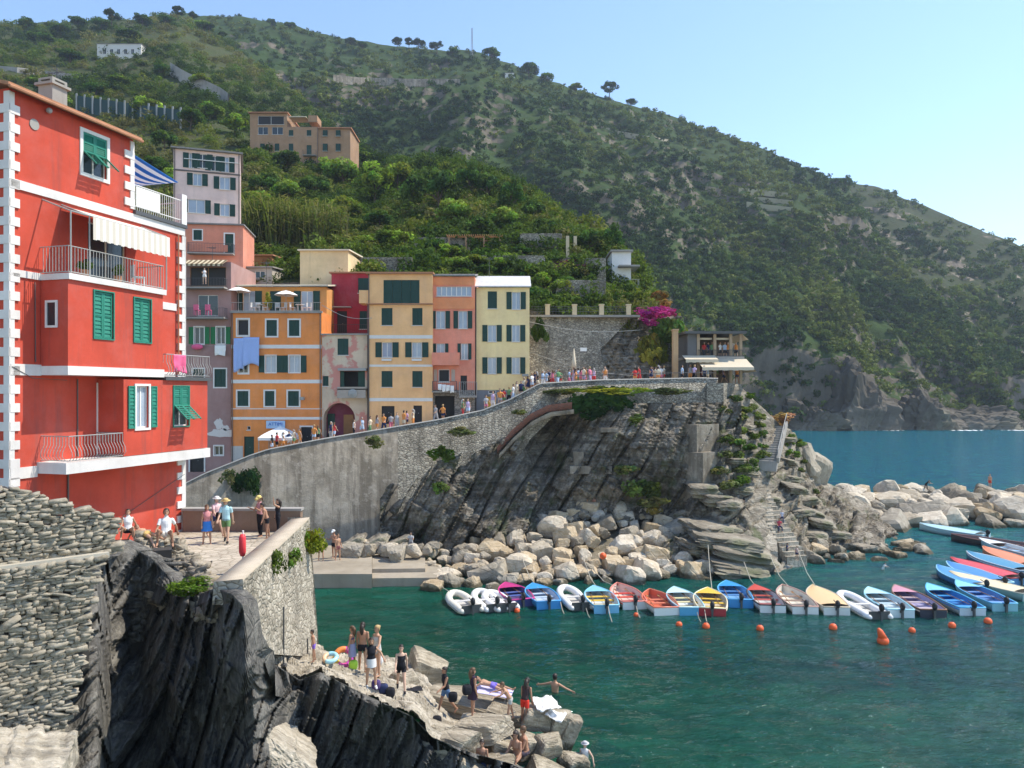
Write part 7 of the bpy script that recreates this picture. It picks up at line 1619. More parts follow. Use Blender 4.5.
put_p('dark haired swimmer with arms spread in the water beyond the ledge', 555, 720, 46, (36.0,), 150, WAVE, [('trunks', NAVY)], hair=('dark', 'short'), skin=1)
put_p('bather in a white hat standing in shallow water at the bottom right of the ledge', 585, 782, 40, (29.0,), -20, dict(REL, lr=(20, 40, 10)), [('vest', (.6, .6, .6))], hat=((.5, .48, .5), 'brim'), hair=('grey', 'short'), skin=3)
# quay, heap, breakwater, stairs
def put_s(*a, **k): return put_p(*a, voxel=.02, **k)
put_s('bather in pink standing at the left on the quay beside the yellow green shrub', 321, 561, 26, 1.0, 20, REL, [('trunks', (.6, .2, .25))], hair=('dark', 'short'), skin=1)
put_s('bather in dark shorts and white cap in the middle of the quay group', 334, 558, 28, 1.0, -30, PHONE, [('trunks', BLK)], hat=((.7, .7, .7), 'cap'), skin=2)
put_s('bather with reddish skin standing at the right of the quay group', 338, 560, 26, 1.0, 60, REL, [('trunks', (.25, .1, .1))], hair=('brown', 'short'), skin=1)
put_s('person in grey standing on the quay rocks before the dark cave', 411, 553, 21, (62.5,), -10, PHONE, [('shirt', (.45, .45, .45)), ('trousers', (.35, .35, .36))], hair=('dark', 'short'), skin=0)
put_s('bather sitting on top of the boulder heap, left of two', 588, 509, 13, (66.5,), 40, SIT, [('trunks', NAVY)], full=1.32, hair=('brown', 'short'), skin=1)
put_s('bather sitting on top of the boulder heap, right of two', 594, 509, 13, (66.5,), -20, SIT, [('swimsuit', (.5, .2, .15))], full=1.32, hair=('dark', 'long'), skin=1, female=True)
put_s('dark clothed figure crouching on the breakwater stones', 926, 490, 12, (93.0,), 30, BEND, [('shirt', BLK), ('trousers', BLK)], skin=1)
put_s('shirtless man in red shorts standing on the breakwater', 990, 488, 14, (94.0,), -60, REL, [('shorts', (.6, .06, .04))], hair=('brown', 'short'), skin=1)
put_s('lone man in dark shorts standing on the sloping path of the rocky point', 744, 517, 19, (64.4,), 170, REL, [('trunks', BLK)], hair=('dark', 'short'), skin=2)
put_s('person in black standing at the head of the lower stairs', 753, 488, 15, (66.9,), 100, REL, [('shirt', BLK), ('trousers', BLK)], skin=1)
put_s('person in pale blue going down the lower stairs', 782, 524, 14, (64.2,), -10, WALK, [('shirt', (.55, .55, .65)), ('trousers', NAVY)], hair=('grey', 'short'), skin=3)
put_s('person in red sitting half way down the lower stairs', 779, 531, 13, (63.6,), 0, SIT, [('shirt', (.5, .08, .1)), ('trousers', NAVY)], full=1.32, skin=1)
put_s('bather in a pale top at the bottom of the lower stairs', 797, 560, 14, (61.2,), -40, REL, [('shirt', (.65, .4, .35)), ('trunks', NAVY)], hair=('brown', 'long'), skin=1, female=True)
put_s('person in dark blue near the bottom of the lower stairs', 787, 557, 14, (62,), 60, PHONE, [('shirt', NAVY), ('trousers', BLK)], skin=1)
put_s('wader in white standing in the shallows beside the shore rocks', 883, 570, 13, 0, 30, dict(BEND, lean=30), [('shirt', WHI), ('trunks', WHI)], dz=-.35, skin=3)
# ---- the small crowd on the street, the ramp and the promenade: shared low bodies, own colours
ARCH = []
for pose, fem, cs in ((REL, 0, ('shirt', 'shorts')), (WALK, 1, ('vest', 'shorts')), (WALK2, 0, ('shirt', 'trousers')), (PHONE, 1, ('dress', None)), (HIPS, 0, ('shirt', 'trunks')), (REL, 1, ('vest', 'trousers'))):
    bd = body(pose, .03, False, fem); bd['me'].materials.append(SKIN[0]); parts = []
    for c_ in cs:
        if c_: me = cloth_mesh_of(bd, SPEC[c_], .022, c_); me.materials.append(cl((.5, .5, .5))); parts.append((c_, me))
    hm = hair_mesh(bd, 'long' if fem else 'short'); me = bpy.data.meshes.new('hair'); me.from_pydata(hm.v, [], hm.f); me.update(); me.materials.append(HAIRC['dark']); parts.append(('hair', me)); ARCH.append((bd['me'], parts))
CC = [('white', (.8, .78, .76)), ('black', BLK), ('pink', (.72, .22, .32)), ('red', (.6, .06, .06)), ('pale blue', (.45, .58, .75)), ('navy', NAVY), ('cream', (.74, .64, .48)), ('orange', (.7, .28, .08)), ('grey', (.38, .38, .4)), ('lilac', (.55, .42, .62)), ('green', (.15, .3, .14))]
def small_person(label, at, h, rz, k, top, bot, group):
    bm_, parts = ARCH[k % len(ARCH)]; root = thing('person', label, 'person', at, rz, group); root.scale = (h/1.75,)*3
    def ob(nm, me, mt):
        o = link(bpy.data.objects.new(nm, me)); adopt(o, root); o.material_slots[0].link = 'OBJECT'; o.material_slots[0].material = mt
    ob('body', bm_, SKIN[k % 4]); j = 0
    for nm, me in parts:
        if nm == 'hair': ob(nm, me, HAIRC[('dark', 'brown', 'blond', 'grey')[(k*7) % 4 if k % 3 else 0]])
        else: ob(nm, me, cl(top if j == 0 else bot)); j += 1
def crowd(cols, where, group, dep, seed, hh=(1.58, 1.8)):
    rg = random.Random(seed)
    for i, px in enumerate(sorted(cols)):
        off = rg.uniform(.75, dep); y = interp(px, PAR, 2)+off; z = par_z(px)-.42; nm, c = rg.choice(CC); c2 = rg.choice(CC)[1]
        small_person(f'person in {nm} {where}, {ordinal(i)} from left', ((px-512)*y/F, y, z), rg.uniform(*hh), rg.uniform(-3, 3), rg.randrange(60), c, c2, group)
crowd([272, 277, 283, 289, 294, 300, 314, 318, 331, 334], 'by the white pavilion', 'people before the orange house', 2.2, 1)
crowd([354, 362, 370, 377, 384, 391, 397, 404, 407, 413, 436, 443, 463, 468], 'on the street by the pale orange house', 'people on the sloping street', 2.4, 2)
crowd([486, 493, 500, 504, 509, 513, 517, 521, 524, 528, 532, 535], 'on the ramp by the yellow house', 'people on the ramp', 2.0, 3)
rg = random.Random(9); crowd([rg.choice((545, 556, 572, 590, 606, 632, 648, 662, 676, 694, 700))+rg.gauss(0, 6) for i in range(42)], 'on the crowded promenade', 'people on the promenade', 4.5, 4)
# ================= props, restaurant, laundry, garden and hill details
def mv(b, L0): b.v = [(x-L0[0], y-L0[1], z-L0[2]) for x, y, z in b.v]; return b
def obj_at(b, name, mat, label, cat, at, group=None, smooth=False):
    o = mv(b, at).build(name, mat, None, smooth); o.location = at; return tag(o, label, cat, group)
# restaurant on the corner
YR = 72.0; rs = thing('restaurant', 'two storey open restaurant with cream awnings on the corner of the promenade', 'restaurant', P(715, 384, YR)); L0 = tuple(rs.location)
def X_(px, y=YR): return XA(px, y)
def Z_(row, y=YR): return ZA(row, y)
def rp(b, n, m, sm=False, par=None): return mv(b, L0).build(n, m, par or rs, sm)
rp(MB().box(X_(688), X_(741), YR, YR+6, Z_(390), Z_(384)).box(X_(686), X_(744), YR-.1, YR+6, Z_(359), Z_(356.5)), 'floor', M['conc'])
rp(MB().box(X_(684), X_(745), YR-.5, YR+6.4, Z_(334), Z_(331.5)), 'roof', M['iron'])
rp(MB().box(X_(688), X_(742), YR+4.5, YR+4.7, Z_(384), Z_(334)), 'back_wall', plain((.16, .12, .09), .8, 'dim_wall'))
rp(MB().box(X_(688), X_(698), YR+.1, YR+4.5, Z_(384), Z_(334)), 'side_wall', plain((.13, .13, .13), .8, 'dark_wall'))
for px in (698.5, 715, 731, 741): rp(MB().box(X_(px)-.13, X_(px)+.13, YR+.0, YR+.25, Z_(384), Z_(334)), 'post', plain((.36, .27, .18), .8, 'post_paint'))
b = MB()
for zz in (Z_(350), Z_(356)): b.tube([(X_(698), YR-.05, zz), (X_(742), YR-.05, zz), (X_(742), YR+5, zz)], .03, 5)
for k in range(36): b.tube([(X_(698)+(X_(742)-X_(698))*k/35, YR-.05, Z_(356.5)), (X_(698)+(X_(742)-X_(698))*k/35, YR-.05, Z_(350))], .015, 4)
rp(b, 'railing', M['iron'])
for a, c, y1, r0, r1 in ((682, 714, -1.6, 355.5, 360), (696, 746, -2.4, 359, 368)): rp(awning(MB(), X_(a), X_(c), YR-.1, Z_(r0), YR+y1, Z_(r1), .3, 10), 'awning', M['cloth_cream'])
b = MB(); b.add([(X_(742), YR, Z_(358)), (X_(742), YR+5, Z_(358)), (X_(752), YR+5, Z_(372)), (X_(752), YR-1.5, Z_(372))], [(0, 1, 2, 3)]); b.add([(X_(742), YR, Z_(334)), (X_(742), YR+5, Z_(334)), (X_(747), YR+5, Z_(340)), (X_(747), YR-.5, Z_(340))], [(0, 1, 2, 3)]); rp(b, 'side_awning', M['cloth_cream'])
for a, c in ((699, 713), (717, 731)):
    rp(MB().add([(X_(a), YR+.4, Z_(337.5)), (X_(c), YR+.4, Z_(337.5)), (X_(c)-.3, YR+3, Z_(335.5)), (X_(a)+.3, YR+3, Z_(335.5))], [(0, 1, 2, 3)]).box(X_(a), X_(c), YR+.38, YR+.41, Z_(339.5), Z_(337.5)), 'canopy', M['cloth_cream'])
rg = random.Random(3)
for i, px in enumerate((704, 708, 712, 720, 725, 728, 736)):
    nm, c = rg.choice(CC); small_person(f'diner in a {nm} top on the upper floor of the restaurant, {ordinal(i)} from left', (X_(px, YR+.9), YR+.9, Z_(356.5)-.25), 1.65, rg.uniform(-1, 1), rg.randrange(60), c, BLK, 'diners upstairs')
for i, px in enumerate((702, 709, 717, 724, 730, 737)):
    nm, c = rg.choice(CC); small_person(f'person in a {nm} top under the lower restaurant awning, {ordinal(i)} from left', (X_(px, YR+1.2), YR+1.2, Z_(384)), 1.66, rg.uniform(-2, 2), rg.randrange(60), c, NAVY, 'people under the awning')
pil = MB().box(X_(674.5), X_(679.5), YR+.5, YR+1.2, Z_(386), Z_(330)).box(X_(674), X_(680), YR+.4, YR+1.3, Z_(330), Z_(328.6)); obj_at(pil, 'gate_pillar', plain((.55, .36, .2), .85, 'ochre_pillar'), 'tall ochre pillar at the left corner of the restaurant', 'pillar', tuple(P(677, 386, YR+.8)))
wf = thing('wooden_fence', 'brown plank fence falling down the slope right of the restaurant', 'fence', P(745, 392, 73)); L0_ = tuple(wf.location); b = MB()
for k in range(18):
    f = k/17; p = P(738+f*22, 392+f*22, 71.5+f*2); b.box(p.x-.05, p.x+.05, p.y-.02, p.y+.02, p.z-1.3, p.z+.5)
mv(b, L0_).build('board', plain((.22, .13, .09), .85, 'weathered_planks'), wf); b = MB(); b.tube([P(738, 386, 71.5), P(760, 408, 73.5)], .05, 5); mv(b, L0_).build('rail', M['wood'], wf)
# promenade rail, folded parasol, sign
b = MB(); pts = [Vector(((px-512)*interp(px, PAR, 2)/F, interp(px, PAR, 2)+.15, par_z(px)+.55)) for px in range(536, 717, 4)]; b.tube(pts, .03, 5)
for q in pts[::2]: b.tube([q, q-Vector((0, 0, .5))], .025, 4)
pr = thing('promenade_railing', 'thin iron railing along the top of the promenade parapet', 'railing', tuple(pts[0])); mv(b, tuple(pts[0])).build('railing', M['iron'], pr)
b = MB(); q = P(574, 377, 72); b.tube([q, q+Vector((0, 0, 2.6))], .03, 6); ps = thing('parasol', 'folded cream parasol standing on the promenade', 'parasol', q); mv(b, tuple(q)).build('pole', M['liron'], ps); b = MB().tube([Vector((0, 0, .8)), Vector((0, 0, 1.3)), Vector((0, 0, 2.65))], [.24, .2, .03], 10); b.build('canopy', M['cloth_cream'], ps, True)
q = P(583.5, 349.5, 75.6); obj_at(MB().box(q.x-.32, q.x+.32, q.y-.05, q.y, q.z-.17, q.z+.17), 'wall_sign', M['cloth_white'], 'small blank white sign on the retaining wall above the promenade', 'sign', tuple(q))
# white pavilion with tables in front of the orange house
pv = thing('pavilion', 'white peaked pavilion over the tables before the orange house', 'pavilion', P(280, 449, 69.5)); w_ = 1.5; z0 = ZA(437, 69.5)-pv.location.z; z1 = ZA(426.5, 69.5)-pv.location.z
b = MB(); n_ = 6; rows = []
for k in range(n_+1):
    f = k/n_; s_ = (1-f)*(1+.0)+.02; rows.append([(-w_*s_, -w_*s_, z0+(z1-z0)*f**.8), (w_*s_, -w_*s_, z0+(z1-z0)*f**.8), (w_*s_, w_*s_, z0+(z1-z0)*f**.8), (-w_*s_, w_*s_, z0+(z1-z0)*f**.8)])
b.add(sum(rows, []), [(i*4+k, i*4+(k+1) % 4, (i+1)*4+(k+1) % 4, (i+1)*4+k) for i in range(n_) for k in range(4)])
b.add([(-w_, -w_, z0), (w_, -w_, z0), (w_, w_, z0), (-w_, w_, z0), (-w_, -w_, z0-.22), (w_, -w_, z0-.22), (w_, w_, z0-.22), (-w_, w_, z0-.22)], [(0, 4, 5, 1), (1, 5, 6, 2), (2, 6, 7, 3), (3, 7, 4, 0)]); b.build('canopy', M['cloth_white'], pv)
for sx in (-1, 1):
    for sy in (-1, 1): MB().tube([(sx*(w_-.06), sy*(w_-.06), -.4), (sx*(w_-.06), sy*(w_-.06), z0)], .04, 6).build('post', M['liron'], pv)
# blue lettered banner over it
q = ORG.O+Vector((ORG.loc(276, 424)[0], -.12, ORG.loc(276, 424.5)[1])); bn = thing('banner', 'pale blue banner with blue lettering above the white pavilion', 'sign', q); MB().box(-.88, .88, -.02, .02, -.36, .36).build('board', plain((.42, .58, .78), .7, 'pale_blue_board'), bn)
fc = bpy.data.curves.new('lettering', 'FONT'); fc.body = 'ATTIMI'; fc.size = .42; fc.extrude = .008; fc.align_x = 'CENTER'; fc.align_y = 'CENTER'; fc.materials.append(plain((.03, .13, .5), .6, 'blue_letters')); fo = link(bpy.data.objects.new('lettering', fc)); fm = bpy.data.meshes.new_from_object(fo.evaluated_get(bpy.context.evaluated_depsgraph_get())); bpy.data.objects.remove(fo); fo = link(bpy.data.objects.new('lettering', fm)); adopt(fo, bn); fo.location = (0, -.035, .03); fo.rotation_euler = (R(90), 0, 0)
# parasols, tables and chairs on the orange roof terrace
def parasol(label, at, h, r, mat, group):
    ro = thing('parasol', label, 'parasol', at, 0, group); MB().tube([(0, 0, 0), (0, 0, h)], .03, 6).build('pole', M['liron'], ro); n = 12; b = MB()
    rows = [[(r*f*math.cos(2*math.pi*k/n), r*f*math.sin(2*math.pi*k/n), h-.1-.42*f**1.6-(0.05 if (k % 2 and f == 1) else 0)) for k in range(n)] for f in (.04, .35, .7, 1.)]
    b.add(sum(rows, []), [(i*n+k, (i+1)*n+k, (i+1)*n+(k+1) % n, i*n+(k+1) % n) for i in range(3) for k in range(n)]+[tuple(range(n))]); b.build('canopy', mat, ro); return ro
zt0 = ORG.O.z+ORG_ZT+.02; Yt = ORG.O.y+.9
parasol('cream parasol at the left end of the orange roof terrace', (XA(238.5, Yt), Yt, zt0), ZA(286, Yt)-zt0, 1.15, M['cloth_white'], 'roof terrace parasols')
parasol('cream parasol at the middle of the orange roof terrace', (XA(286, Yt), Yt, zt0), ZA(289.5, Yt)-zt0, 1.1, M['cloth_white'], 'roof terrace parasols')
wp = plain((.7, .7, .68), .5, 'white_plastic')
def table(label, at, group=None):
    ro = thing('garden_table', label, 'table', at, 0, group); MB().tube([(0, 0, .7), (0, 0, .74)], [.42, .42], 16).build('tabletop', wp, ro)
    for k in range(4): a = math.pi/4+k*math.pi/2; MB().tube([(.3*math.cos(a), .3*math.sin(a), 0), (.26*math.cos(a), .26*math.sin(a), .7)], .025, 5).build('leg', wp, ro)
def chair(label, at, rz, mat=None, group=None):
    ro = thing('garden_chair', label, 'chair', at, rz, group); mt = mat or wp; MB().box(-.22, .22, -.22, .22, .42, .46).build('seat', mt, ro); b = MB()
    for k in range(5): b.box(-.22+.095*k, -.16+.095*k, .2, .24, .46, .86)
    b.box(-.23, .23, .195, .245, .86, .92); b.build('backrest', mt, ro)
    for sx in (-.19, .19):
        for sy in (-.19, .19): MB().box(sx-.02, sx+.02, sy-.02, sy+.02, 0, .42).build('leg', mt, ro)
k = 0
for i, px in enumerate((261, 300)):
    table(f'round white table on the orange roof terrace, {ORD[i]} from left', (XA(px, Yt), Yt, zt0), 'roof terrace tables')
for i, (px, a) in enumerate(((254, 90), (258, 10), (266, -90), (278, 20), (284, -40), (293, 90), (305, -90), (309, -60))): chair(f'white chair on the orange roof terrace, {ORD[i]} from left', (XA(px, Yt), Yt-.1, zt0), R(a), None, 'roof terrace chairs')
zq = MAU.O.z+MAU.loc(205, 318)[1]
for i, px in enumerate((197, 208.5)): chair(f'pink chair on the mauve house balcony, {ORD[i]} of two', (XA(px, 69.5), 69.5, zq), R(180), M['pink'], 'pink balcony chairs')
for i, px in enumerate((204.5,)): small_person('person in a white top sitting under the striped awning of the mauve house', (XA(px, 69.6), 69.6, MAU.O.z+MAU.loc(205, 288)[1]), 1.45, .3, 3, (.75, .72, .7), NAVY, None)
# chair and pots on the red house balcony
def rloc(x, out, z): return RED.O+RED.d*x+RED.nrm*out+Vector((0, 0, z))
chair('white folding chair at the right end of the red house balcony', rloc(5.3, .7, 10.72), R(74+60), wp)
for i, x in enumerate((2.4, 4.0)):
    q = rloc(x, .9, 10.72); pt = thing('plant_pot', f'potted plant on the red house balcony, {ORD[i]} from left', 'plant pot', q); MB().tube([(0, 0, 0), (0, 0, .3)], [.13, .18], 12).build('pot', M['tile'], pt); bush('foliage', None, (0, 0, .5), (.32, .32, .35), MG, seed=90+i, nblob=7, per=40, leaf=.25, par=pt)
# laundry
def laundry(label, at, w_, h, mat, ax=(1, 0, 0), seed=0, group=None, skew=0):
    rg = np.random.default_rng(seed); n, m = 14, 12; s_, t_ = np.meshgrid(np.linspace(0, 1, n), np.linspace(0, 1, m)); d = np.array(ax); nn = np.array([ax[1], -ax[0], 0])
    X = s_*w_*(1-.06*t_)+skew*t_; dz = -t_*h*(1+.06*np.sin(s_*5+seed)); off = .06*t_*np.sin(s_*11+seed)+.04*vnoise(st3(s_*4, t_*3, seed), 3)
    V = X[..., None]*d+off[..., None]*nn; V[..., 2] += dz; o = mesh_np('laundry', V.reshape(-1, 3), quads(m, n), mat, smooth=True); o.location = at; so = o.modifiers.new('Solidify', 'SOLIDIFY'); so.thickness = .012
    return tag(o, label, 'laundry', group)
q = lambda px, row: ORG.O+Vector((ORG.loc(px, row)[0], -.35, ORG.loc(px, row)[1]))
laundry('pale blue sheet on the orange house, the long left one', q(235, 338.5), .95, 3.0, M['cloth_blue'], seed=1); laundry('pale blue sheet on the orange house, the wide right one', q(244, 337.5), 1.55, 2.6, M['cloth_blue'], seed=2, skew=.05)
rope('clothes_line', 'clothes line below the top window of the orange house', [q(233, 338.5), q(247, 338), q(261, 337.5)], .012, M['liron'], 'clothes line')
q = lambda px, row: MAU.O+Vector((MAU.loc(px, row)[0], -.3, MAU.loc(px, row)[1]))
laundry('white cloth hanging under a green shuttered window of the mauve house', q(216, 345.5), 1.05, .95, M['cloth_white'], seed=3)
obj_at(MB().sphere(tuple(q(198.5, 347)), .55, 14, 8, 1.0, .5, .5), 'laundry_basket', M['pink'], 'pink basket hanging under the left green shuttered window', 'basket', tuple(q(198.5, 347)), None, True)
rope('clothes_line', 'clothes line with white cloth across the mauve house', [q(187, 345), q(205, 346), q(229, 345)], .012, M['liron'], 'clothes line')
qs = P(438, 384, 70.9)
for i in range(4): laundry(f'small white cloth on the salmon house balcony rail, {ORD[i]} from left', qs+Vector((i*.38, 0, -.05*i)), .34, .55+.1*(i % 2), M['cloth_white'], seed=5+i, group='white cloths on the balcony rail')
laundry('bright pink towel on the curved balcony rail of the red house', rloc(6.5, 1.45, 8.0), .8, .75, M['pink'], tuple(RED.d), 9)
# lifebuoy post, poles on the ledge
q = PW(243, 573, ZT); lb = thing('lifebuoy_post', 'white post with a red lifebuoy cover beside the terrace wall', 'lifebuoy', q); MB().tube([(0, 0, 0), (0, 0, 1.5)], .035, 8).build('post', WH, lb); b = MB(); b.tube([(0, -.04, .62), (0, -.06, .75), (0, -.06, 1.25), (0, -.04, 1.38)], [.08, .12, .12, .08], 12); b.build('cover', plain((.7, .04, .05), .5, 'red_plastic'), lb, True)
for px, r0, r1, lb_ in ((284, 665, 606, 'tall thin pole standing on the bathing ledge below the pale wall'), (308, 657, 640, 'short handrail post beside the boy on the ledge')):
    q = ledge.at(px, r0); b = MB(); b.tube([(0, 0, -.3), (0, 0, (r0-r1)*q.y/F)], .035, 6); b.box(-.09, .09, -.09, .09, -.1, .06); o = b.build('pole', M['iron']); o.location = q; tag(o, lb_, 'pole')
# things lying on the ledge
def ring(label, px, row, r, cols, tilt, rz):
    q = ledge.at(px, row); ro = thing('swim_ring', label, 'swim ring', q+Vector((0, 0, r*.75)), rz); ro.rotation_euler = (tilt, 0, rz); n = 10
    for j, c in enumerate(cols):
        a0, a1 = 2*math.pi*j/len(cols), 2*math.pi*(j+1)/len(cols); MB().tube([(r*math.cos(a0+(a1-a0)*i/n), r*math.sin(a0+(a1-a0)*i/n), 0) for i in range(n+1)], r*.36, 10).build('segment', plain(c, .35, 'vinyl', .5, var=.03), ro, True)
ring('large rainbow swim ring in magenta, orange and yellow leaning on the ledge', 343, 663, .33, [(.75, .08, .45), (.8, .25, .06), (.85, .55, .05), (.75, .10, .35), (.55, .08, .5)], R(62), R(25))
ring('pale blue and orange swim ring lying flat left of the rainbow one', 330, 661, .24, [(.35, .65, .78), (.75, .5, .3), (.4, .7, .8)], R(20), 0)
def bag(label, at, s, col, rz=0.):
    s = s*.68; v = (STV*np.array([1.0, .75, 1.1])+.06*vnoise(STV*2.1, 5)[:, None]*STV)*s; o = mesh_np('bag', v, STF, None, None, None, True); ro = thing('bag', label, 'bag', tuple(Vector(at)+Vector((0, 0, s*.7))), rz)
    adopt(o, ro); o.name = 'bag_body'; o.data.materials.append(cl(col, 'bag_cloth')); m_ = o.modifiers.new('Subd', 'SUBSURF'); m_.levels = m_.render_levels = 1
    MB().tube([(-s*.6, 0, s*.5), (-s*.3, -.02, s*1.15), (s*.3, -.02, s*1.15), (s*.6, 0, s*.5)], s*.07, 6).build('strap', cl(mul(col, .7), 'bag_strap'), ro)
for lb_, px, row, s, c in (('lime green bag on the ledge below the rainbow swim ring', 353, 668, .26, (.45, .75, .08)), ('white bag on the rock right of the standing group', 379, 662, .3, WHI), ('black bag under the white one', 376, 668, .24, BLK), ('dark backpack in the pile before the woman in the white skirt', 384, 692, .26, NAVY), ('dark purple backpack in the pile on the ledge', 376, 688, .24, (.08, .05, .15)), ('black bag at the right of the pile on the ledge', 391, 695, .24, BLK)): bag(lb_, ledge.at(px, row), s, c)
bag('black bag hanging from the arm of the woman in denim shorts', P(453, 700, 30.0), .26, BLK); bag('black backpack worn by the woman in the dark dress', P(467, 693, 28.7), .26, BLK, .4); bag('dark rucksack on the back of the man in the straw hat', P(219.5, 518, 32.9), .22, BLK); bag('black rucksack leaning against the ledge step', P(437, 724, 28.5), .25, BLK)
def towel(label, at, w_, l, c, rz, tilt=0, amp=.03):
    s_, t_ = np.meshgrid(np.linspace(-.5, .5, 14), np.linspace(-.5, .5, 14)); V = st3(s_*w_, t_*l, amp*fbm(st3(s_*5, t_*5, rz), 3, 2)); o = mesh_np('towel', V.reshape(-1, 3), quads(14, 14), cl(c, 'towelling'), smooth=True); o.location = at; o.rotation_euler = (tilt, 0, rz); so = o.modifiers.new('Solidify', 'SOLIDIFY'); so.thickness = .015; tag(o, label, 'towel')
towel('white and purple towel under the lying bather', P(490, 695, 30.9)+Vector((0, 0, .18)), .8, 1.8, (.55, .5, .7), R(80), .1); towel('crumpled white towel on the rocks at the tip of the ledge', P(546, 712, 29.6)+Vector((0, 0, .35)), .9, .9, WHI, .4, .2, .2); towel('second crumpled white towel nearer the water', P(556, 722, 29.4)+Vector((0, 0, .3)), .7, .7, WHI, 1.2, .25, .2); towel('dark clothes spread on the ledge below the playsuit woman', ledge.at(414, 690)+Vector((0, 0, .06)), .6, .5, BLK, .3, 0, .05)
# pale rocks in the shallow water near the bottom right
boulder(PW(610, 764, -.5), 1.2, 'greyboulder', label='brown rock under the shallow water by the last bather', squash=.35)
# ---- gardens and terraces on the spur
for px0, px1, row, h_, lb_ in ((414, 470, 246, 1.1, 'low stone terrace wall below the hut in the gardens'), (470, 545, 264, 1.0, 'stone terrace wall behind the yellow house roof'), (520, 562, 246, 1.6, 'dark stone retaining wall under the big garden trees'), (556, 606, 292, 1.3, 'stone terrace wall below the white house'), (540, 606, 268, 1.2, 'pale terrace wall above the purple bougainvillea'), (350, 412, 268, 1.2, 'stone terrace wall behind the dark red house')):
    a, c = near_hill.at(px0, row), near_hill.at(px1, row); y = min(a.y, c.y)-1.2; zb = ZA(row, y); b = MB().box(XA(px0, y), XA(px1, y), y, y+.5, zb-1.5, zb+h_); obj_at(b, 'garden_wall', M['stonewall'], lb_, 'wall', (XA(px0, y), y, zb))
a = near_hill.at(475, 245); y = a.y-2; pg = thing('pergola', 'long orange timber pergola in the gardens above the houses', 'pergola', P(445, 247, y)); L_ = tuple(pg.location); b = MB()
for row in (236.5, 239): b.box(XA(447, y), XA(502, y), y-.1+(row-236)*.4, y+.1+(row-236)*.4, ZA(row, y)-.1, ZA(row, y)+.1)
for k_ in range(26): px = 447+k_*2.2; b.box(XA(px, y)-.05, XA(px, y)+.05, y-.4, y+2, ZA(236, y), ZA(236, y)+.12)
mv(b, L_).build('beams', plain((.5, .26, .12), .8, 'orange_timber'), pg)
for px in (449, 466, 484, 500): mv(MB().box(XA(px, y)-.1, XA(px, y)+.1, y-.1, y+.1, ZA(250, y), ZA(236.5, y)), L_).build('post', plain((.42, .25, .14), .8, 'timber_post'), pg)
a = near_hill.at(620, 282); wh = plain((.66, .66, .64), .8, 'whitewash'); YV = a.y-1.5
h = front('white_villa', 'small white modern house with a projecting flat roof at the edge of the spur', 612, 290, YV, cat='house'); x1 = h.rect(631, 270, 632, 271)[0]; zt = h.loc(620, 252)[1]; h.window(h.rect(619, 275, 626, 284), 'pane', pane=M['sky_curtain']); h.wall(0, x1, -4, zt, 5, wh); zm = h.loc(620, 268)[1]
MB().box(-.2, x1+.2, -.4, 5.2, zt, zt+.22).build('roof', M['conc'], h.root); MB().box(x1*.3, x1+.9, -1.2, 3, zm, zm+.2).build('balcony_slab', M['conc'], h.root); h.railing(x1*.35, x1+.8, 1.15, h.loc(620, 289)[1], 1.0, M['liron'], .2)
for i, px in enumerate((566.5, 574)):
    q = near_hill.at(px, 254); obj_at(MB().box(q.x-.2, q.x+.2, q.y-2, q.y-1.6, q.z-1, q.z+1.9), 'garden_pillar', plain((.55, .45, .3), .85, 'garden_pillar'), f'cream garden pillar under the trees left of the white house, {ORD[i]} of two', 'pillar', tuple(q), 'garden pillars')
obj_at(MB().box(XA(431, 100), XA(441, 100), 100, 103, ZA(265, 100), ZA(252, 100)), 'green_shed', plain((.05, .12, .07), .8, 'green_boards'), 'dark green garden shed behind the pale orange house', 'shed', (XA(431, 100), 100, ZA(265, 100)))
# ---- things on the hills
def hillstrip(name, label, hill, pts, h_, mat, cat, posts=None, th=.8):
    P_ = [hill.at(px, row) for px, row in pts]; b = MB(); n_ = len(P_)
    ro = thing(name, label, cat, P_[0]); L_ = tuple(P_[0])
    for i in range(n_-1):
        a, c = P_[i]-Vector((0, 1.5, 0)), P_[i+1]-Vector((0, 1.5, 0)); b.add([a-Vector((0, 0, 2)), c-Vector((0, 0, 2)), c+Vector((0, 0, h_)), a+Vector((0, 0, h_)), a+Vector((0, th, -2)), c+Vector((0, th, -2)), c+Vector((0, th, h_)), a+Vector((0, th, h_))], [(0, 1, 2, 3), (5, 4, 7, 6), (3, 2, 6, 7)])
    mv(b, L_).build('wall' if not posts else 'mesh_panel', mat, ro)
    if posts:
        for i in range(n_):
            q = MB(); p = P_[i]-Vector((0, 1.7, 0)); q.box(p.x-.2, p.x+.2, p.y-.1, p.y+.1, p.z-1, p.z+h_+.5); mv(q, L_).build('post', posts, ro)
    return ro
hillstrip('debris_fence', 'teal rockfall fence with pale posts on the slope above the red house', near_hill, [(80+k*8, 110+k*1.35) for k in range(14)], 3.4, plain((.02, .055, .055), .9, 'teal_netting'), 'fence', M['liron'], .1)
hillstrip('road_wall', 'long grey road wall crossing the headland high above the village', main_hill, [(334, 80), (352, 82), (370, 83), (390, 83), (405, 84), (430, 84), (460, 84)], 2.2, M['conc_wall'], 'road wall')
hillstrip('slope_road', 'pale road wall slanting down the slope above the pink house', near_hill, [(172, 74), (184, 82), (196, 88), (210, 94), (222, 100), (230, 106)], 3.2, M['conc'], 'road wall')
hillstrip('path_wall', 'thin pale path wall crossing the slope at the far left', near_hill, [(0, 70), (20, 72), (45, 75), (70, 78), (92, 80)], 1.0, M['conc'], 'wall')
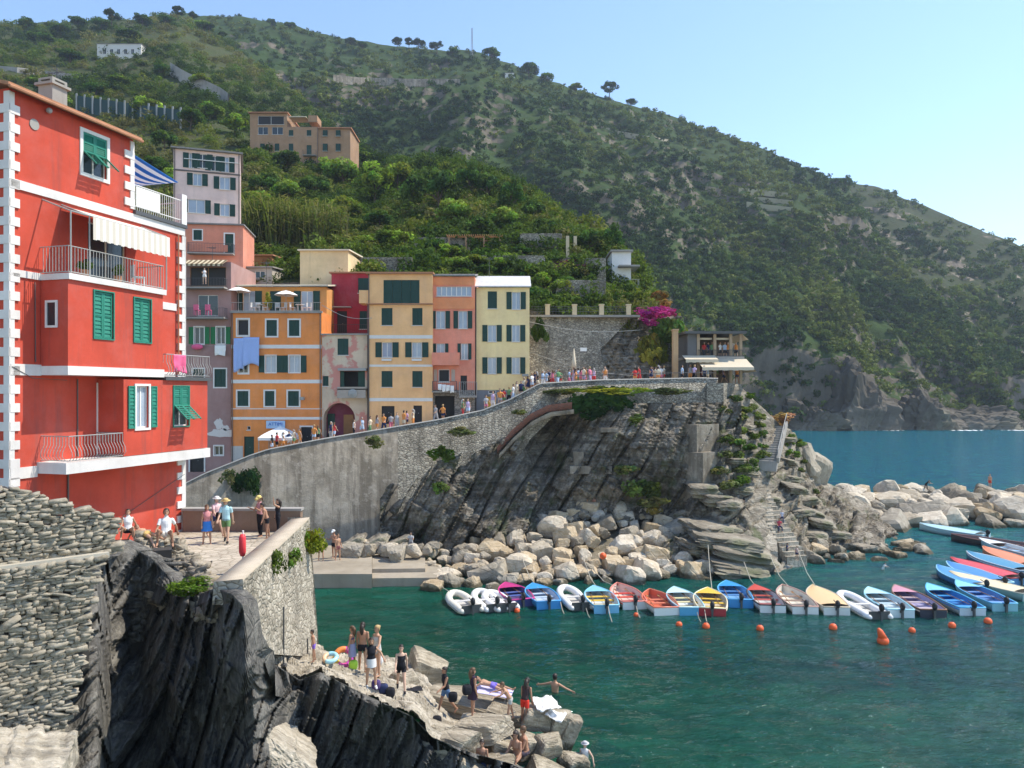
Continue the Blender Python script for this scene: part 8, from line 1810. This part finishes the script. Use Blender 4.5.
hillstrip('vineyard_wall', 'row of pale vineyard terrace walls, upper one on the headland', main_hill, [(600, 128), (620, 134), (645, 138), (668, 142)], 1.0, plain((.35, .31, .22), .9, 'dry_terrace'), 'wall')
for i, r0 in enumerate((190, 197, 204)): hillstrip('vineyard_wall', f'pale terrace wall high on the headland face, {ORD[i]} from the top of three', main_hill, [(738+i*4, r0), (756, r0+2), (775, r0+4), (792, r0+6)], .9, plain((.34, .31, .2), .9, 'dry_terrace'), 'wall')
q = main_hill.at(472, 56); ms = thing('radio_mast', 'thin lattice radio mast on the skyline of the headland', 'mast', q); b = MB(); hm = 28*q.y/F
for sx, sy in ((-1, -1), (1, -1), (0, 1)): b.tube([(sx*.8, sy*.8, -2), (sx*.25, sy*.25, hm)], .14, 4)
for k_ in range(10): z_ = hm*k_/10; w2 = .8-.55*k_/10; b.tube([(-w2, -w2, z_), (w2, -w2, z_+hm/10)], .09, 4); b.tube([(w2, -w2, z_), (0, w2, z_+hm/10)], .09, 4)
b.build('tower', M['liron'], ms)
# wires along the fronts
for i, (a, c, lb_) in enumerate(((P(322, 305, 71), P(372, 318, 70.5), 'thin cable slung across the dark red house'), (P(530, 322, 75), P(640, 330, 76), 'upper cable slung across the retaining wall'), (P(530, 352, 75), P(640, 376, 73.5), 'lower cable slung down the retaining wall'))):
    pts = [a.lerp(c, k_/8)-Vector((0, 0, .5*math.sin(math.pi*k_/8))) for k_ in range(9)]; rope('cable', lb_, pts, .025, M['liron'], 'cable')

# television aerials on the roofs
for hs, x, y, z, n_ in ((ORG, 2.0, 4.0, ORG_ZT+3.2, 5), (YEL, 1.2, 4.0, 12.9, 4), (RED, 4.8, 3.0, 17.9, 5), (MAU, 1.5, 3.0, 19.4, 4)):
    b = MB(); b.tube([(x, y, z-1), (x, y, z+2.2)], .025, 5)
    for k_ in range(n_): b.tube([(x-.5+.08*k_, y-.3+k_*.16, z+2.0), (x+.5-.08*k_, y-.3+k_*.16, z+2.0)], .014, 4)
    b.tube([(x, y-.35, z+2.0), (x, y+.5, z+2.0)], .016, 4); b.build('aerial', M['iron'], hs.root)
